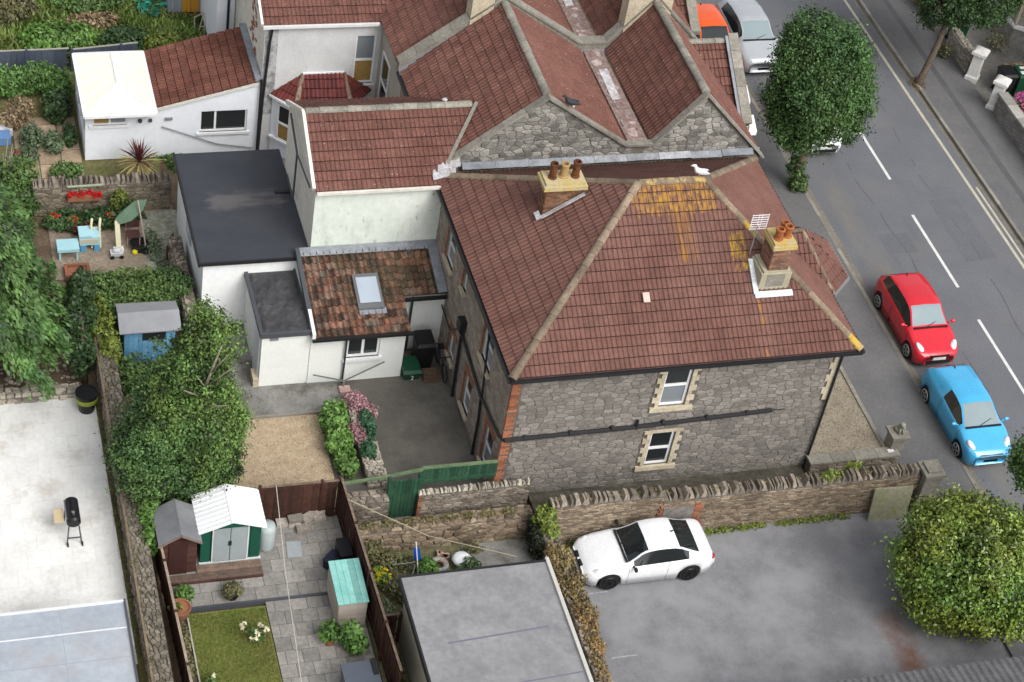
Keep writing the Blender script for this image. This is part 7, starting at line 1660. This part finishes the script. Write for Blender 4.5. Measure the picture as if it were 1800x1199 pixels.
shrub('shrub', 'weeds growing through the crazy paving by the white outbuilding', [(7.6, 50.0, .1, .4, .9, .15), (7.9, 48.9, .15, .4, .5, .2)], 1500, .05, leafmat('grey_green_leaf', (.08, .12, .06), (.11, .15, .08)), 118)
# cordyline
cd_ = thing('cordyline', 'spiky purple-centred cordyline palm against the white extension wall', 'palm', (7.55, 53.8, 0))
MB().tube([(7.6, 53.3, 0), (7.55, 53.4, 1.0)], [.08, .07], 8).build('trunk', BARKP, cd_)
g = random.Random(5)
for i in range(120):
    a = g.uniform(0, 6.283); el = g.uniform(-.5, 1.45); L_ = g.uniform(.7, 1.0); d = Vector((math.cos(a)*math.cos(el), math.sin(a)*math.cos(el), math.sin(el))); s_ = d.cross(Vector((0, 0, 1))).normalized()*.022
    o = Vector((7.55, 53.4, 1.0)); m_ = o+d*L_*.55; e = o+d*L_+Vector((0, 0, -.12*math.cos(el))); q = MB().add([o-s_*.6, o+s_*.6, m_+s_, m_-s_, e], [(0, 1, 2, 3), (3, 2, 4)], g.random())
    q.build('leaf', mat('purple_leaf', (.085, .018, .022), (.12, .03, .03), rough=.5, tint=.4) if el > .25 else mat('straw_leaf', (.38, .31, .13), (.30, .26, .10), rough=.7, tint=.4), cd_)
# cottage garden, left of the conservatory
shrub('shrub', 'broad bright green shrub against the dark blue fence', [(3.6, 58.9, .5, .8, .6, .6), (4.7, 59.0, .6, .8, .6, .6), (5.3, 58.6, .5, .6, .7, .6), (2.3, 58.8, .4, .8, .5, .5)], 9000, .075, leafmat('lettuce_leaf', (.07, .15, .03), (.10, .19, .05)), 120)
shrub('shrub', 'dark green shrub against the glazed side of the conservatory', [(5.2, 57.4, .5, .55, .7, .6), (5.5, 55.9, .3, .25, .5, .4)], 3600, .07, LFD, 121)
shrub('shrub', 'tangle of dry tan stalks in the cottage garden', [(3.9, 57.2, .5, .6, .6, .55), (3.6, 56.8, .4, .5, .4, .4)], 2600, .06, DRYT, 122, inner=.9)
shrub('shrub', 'grey-green shrubs along the sandy slab path', [(4.2, 55.8, .4, .45, .5, .4), (4.9, 55.6, .3, .35, .6, .35), (4.0, 54.9, .3, .35, .4, .3)], 3800, .06, leafmat('grey_green_leaf', (.08, .12, .06)), 123)
shrub('shrub', 'low green planting at the corner of the conservatory base', [(5.2, 54.0, .25, .55, .45, .3), (5.7, 53.4, .2, .4, .3, .25)], 2400, .06, LFM, 124)
shrub('shrub', 'deep pink flowering plant left of the sandy slab path', [(3.7, 55.0, .3, .3, .3, .25)], 400, .05, LFM, 125, flowers=(PINKD, 16, .07, [(3.7, 54.9, .3, .25, .22, .2)]))
shrub('shrub', 'pale mauve flowering mat on the slab path edge', [(4.9, 53.9, .15, .35, .3, .15)], 600, .05, leafmat('mauve_leaf', (.22, .16, .17), (.28, .2, .2)), 126)
shrub('shrub', 'green bush above the upper rubble wall beside the left tree', [(3.3, 53.2, .6, .9, .8, .8), (2.6, 52.4, .6, 1.0, .8, .9), (3.6, 51.9, .6, .6, .5, .7)], 8000, .075, LFM, 127)
shrub('shrub', 'bush tangled with dry twigs between the left tree and the geraniums', [(3.4, 50.8, .5, .5, .8, .6), (3.3, 49.6, .4, .5, .8, .5)], 4000, .065, LFM, 128)
shrub('shrub', 'fringe of greenery along the base of the white extension', [(8.9, 54.6, .15, .7, .15, .15), (10.6, 54.6, .12, .9, .12, .12), (8.7, 53.4, .8, .25, .3, .35)], 1800, .05, LFM, 129)
bt = thing('bare_shrub', 'bare grey-white branched shrub at the left edge beside the green bush', 'shrub', (3.0, 53.6, 0)); g = random.Random(8)
for i in range(16):
    a = g.uniform(0, 6.28); e = (3.0+math.cos(a)*g.uniform(.2, .6), 53.4+math.sin(a)*.3, g.uniform(1.3, 2.1)); MB().tube([(3.0, 53.4, .3), ((3.0+e[0])/2+g.uniform(-.08, .08), 53.4, .9), e], [.03, .02, .008], 5).build('branch', plain('bleached_branch', (.40, .36, .33), .9), bt)
bwl = thing('blue_tub', 'blue and white plastic tub at the left edge of the cottage garden', 'tub', (3.15, 56.0, 0)); MB().box(2.6, 3.5, 55.9, 56.4, 0, .3).build('tub', plain('tub_blue', (.12, .22, .42), .5), bwl); MB().box(2.5, 3.6, 56.4, 57.0, 0, .25).build('lid', plain('tub_white', (.6, .62, .6), .5), bwl)
# dark blue fence of the cottage garden
NAV = mat('dark_blue_fence', (.05, .065, .10), (.07, .085, .11), rough=.85, fineamt=.2, tint=.2)
fence('dark blue-grey board fence along the back of the cottage garden', (-1.0, 60.1), (5.9, 60.2), .95, step=.22, m=NAV, mt=mat('silvered_capping', (.34, .33, .28), (.28, .27, .22), fineamt=.2))
fence('low wooden edging fence behind the conservatory', (6.0, 60.2), (8.4, 60.5), .9, step=.2, m=NAV, mt=mat('silvered_capping', (.34, .33, .28)))
# overgrown plot
def keepo(x, y): return (x < 9.8) | (y < 63.4)
grass('long_grass', -4, 11.6, 60.5, 68, 26000, .22, leafmat('long_grass_blade', (.09, .16, .03), (.15, .19, .05)), 'long tangled green grass over the neglected plot at the top left', 131, keep=keepo)
OVR = [((0.3, 62.2, .6, 1.6, 1.3, .9), LFY, 7000, 'yellow-olive bush in the top left corner'), ((1.2, 65, .8, 1.5, 1.3, 1.2), LFO, 6000, 'pale olive bush at the top left edge'), ((5.6, 61.8, .35, 1.4, .8, .45), LFB, 5000, 'vivid green clump behind the dark blue fence'),
       ((3.6, 63.6, .4, 1.4, .9, .5), LFO, 4000, 'brownish thicket in the neglected plot'), ((6.9, 64.2, .3, 1.3, .8, .4), LFM, 4000, 'green clump in the middle of the neglected plot'), ((8.0, 61.6, .35, .9, .6, .4), LFD, 3500, 'dark leafy clump beside the conservatory roof'), ((7.0, 62.9, .25, 1.0, .5, .3), DRYT, 1500, 'patch of dry tan stems in the neglected plot'), ((9.4, 61.3, .3, .7, .5, .35), LFY, 2200, 'yellow-green weeds behind the tiled lean-to extension'), ((4.6, 66.0, .5, 1.8, 1.2, .7), LFM, 6000, 'green thicket along the top edge')]
for i, (l, m_, n_, lb) in enumerate(OVR): shrub('shrub', lb, [l, (l[0]+l[3]*.5, l[1]+.2, l[2]*.8, l[3]*.6, l[4]*.7, l[5]*.8)], n_, .08, m_, 140+i)
tn = thing('green_netting', 'heap of turquoise-green netting beside the grey shed', 'netting', (9.3, 64, 0)); g = random.Random(4); q = MB()
for i in range(60):
    c_ = Vector((9.25+g.gauss(0, .28), 63.9+g.gauss(0, .35), .25+abs(g.gauss(0, .2)))); q.add([c_+Vector((g.uniform(-.25, .25), g.uniform(-.25, .25), g.uniform(-.15, .15))) for _ in range(3)], [(0, 1, 2)], g.random())
q.build('net', mat('turquoise_net', (.03, .30, .20), (.06, .22, .16), rough=.7, tint=.4), tn); MB().ball((9.4, 64.3, .45), (.18, .18, .18), 8, 6).build('ball', plain('pale_blue_ball', (.30, .48, .62), .6), tn)
wf = thing('wire_chair', 'rusty pale wire frame leaning beside the white wall near the shed', 'frame', (10.9, 62.4, 0))
for a, b in (((10.9, 62.2, 0), (11.15, 62.6, .7)), ((11.1, 62.1, 0), (11.2, 62.6, .7)), ((10.9, 62.2, 0), (11.1, 62.1, 0)), ((10.95, 62.3, .3), (11.15, 62.25, .3)), ((11.15, 62.6, .7), (10.8, 62.6, .5)), ((10.8, 62.6, .5), (10.8, 62.4, 0))): MB().bar(a, b, .03).build('rod', plain('bare_wire', (.4, .36, .28), .7), wf)
gr2 = struct(MB().poly([(10.0, 60.6, .0), (11.3, 60.6, .0), (11.3, 63.6, .0), (10.0, 63.6, .0)]), 'bare_earth', SOIL)
# across the street
shrub('hydrangea', 'pink hydrangea in flower behind the grey front wall', [(42.45, 54.2, .6, .6, .8, .5), (42.5, 52.6, .5, .6, .9, .5)], 4000, .07, LFY, 160, flowers=(PKF2, 90, .13, [(42.3, 54.5, .65, .5, .6, .5), (42.4, 53.8, .65, .5, .6, .45)]))
shrub('shrub', 'twiggy brown rose against the bay window across the street', [(43.5, 59.2, .6, .6, .7, .6)], 700, .05, LFO, 161, inner=.9)
shrub('shrub', 'pale green shrub at the foot of the far street tree', [(40.9, 58.9, .3, .3, .35, .35)], 900, .05, LFO, 162)
shrub('shrub', 'russet shrub cut by the top edge beside the far pavement', [(41.6, 62.3, .6, .6, .9, .6)], 1500, .06, DRY, 163)
shrub('verge_weeds', 'thin brown weeds along the foot of the grey front wall', [(41.25, 46+k*1.1, .03, .12, .5, .06) for k in range(8)], 1200, .03, DRY, 164, 'weeds')
ms_ = thing('fallen_leaves', 'brown fallen leaves round the base of the far street tree', 'leaves', (38.9, 57, 0)); ms_ob = foliage([(38.95, 57.1, .12, .35, .5, .06)], 350, .05, 165, DRY, 'leaf_litter', ms_, inner=1.5, kind='stuff')
sp3 = MB()
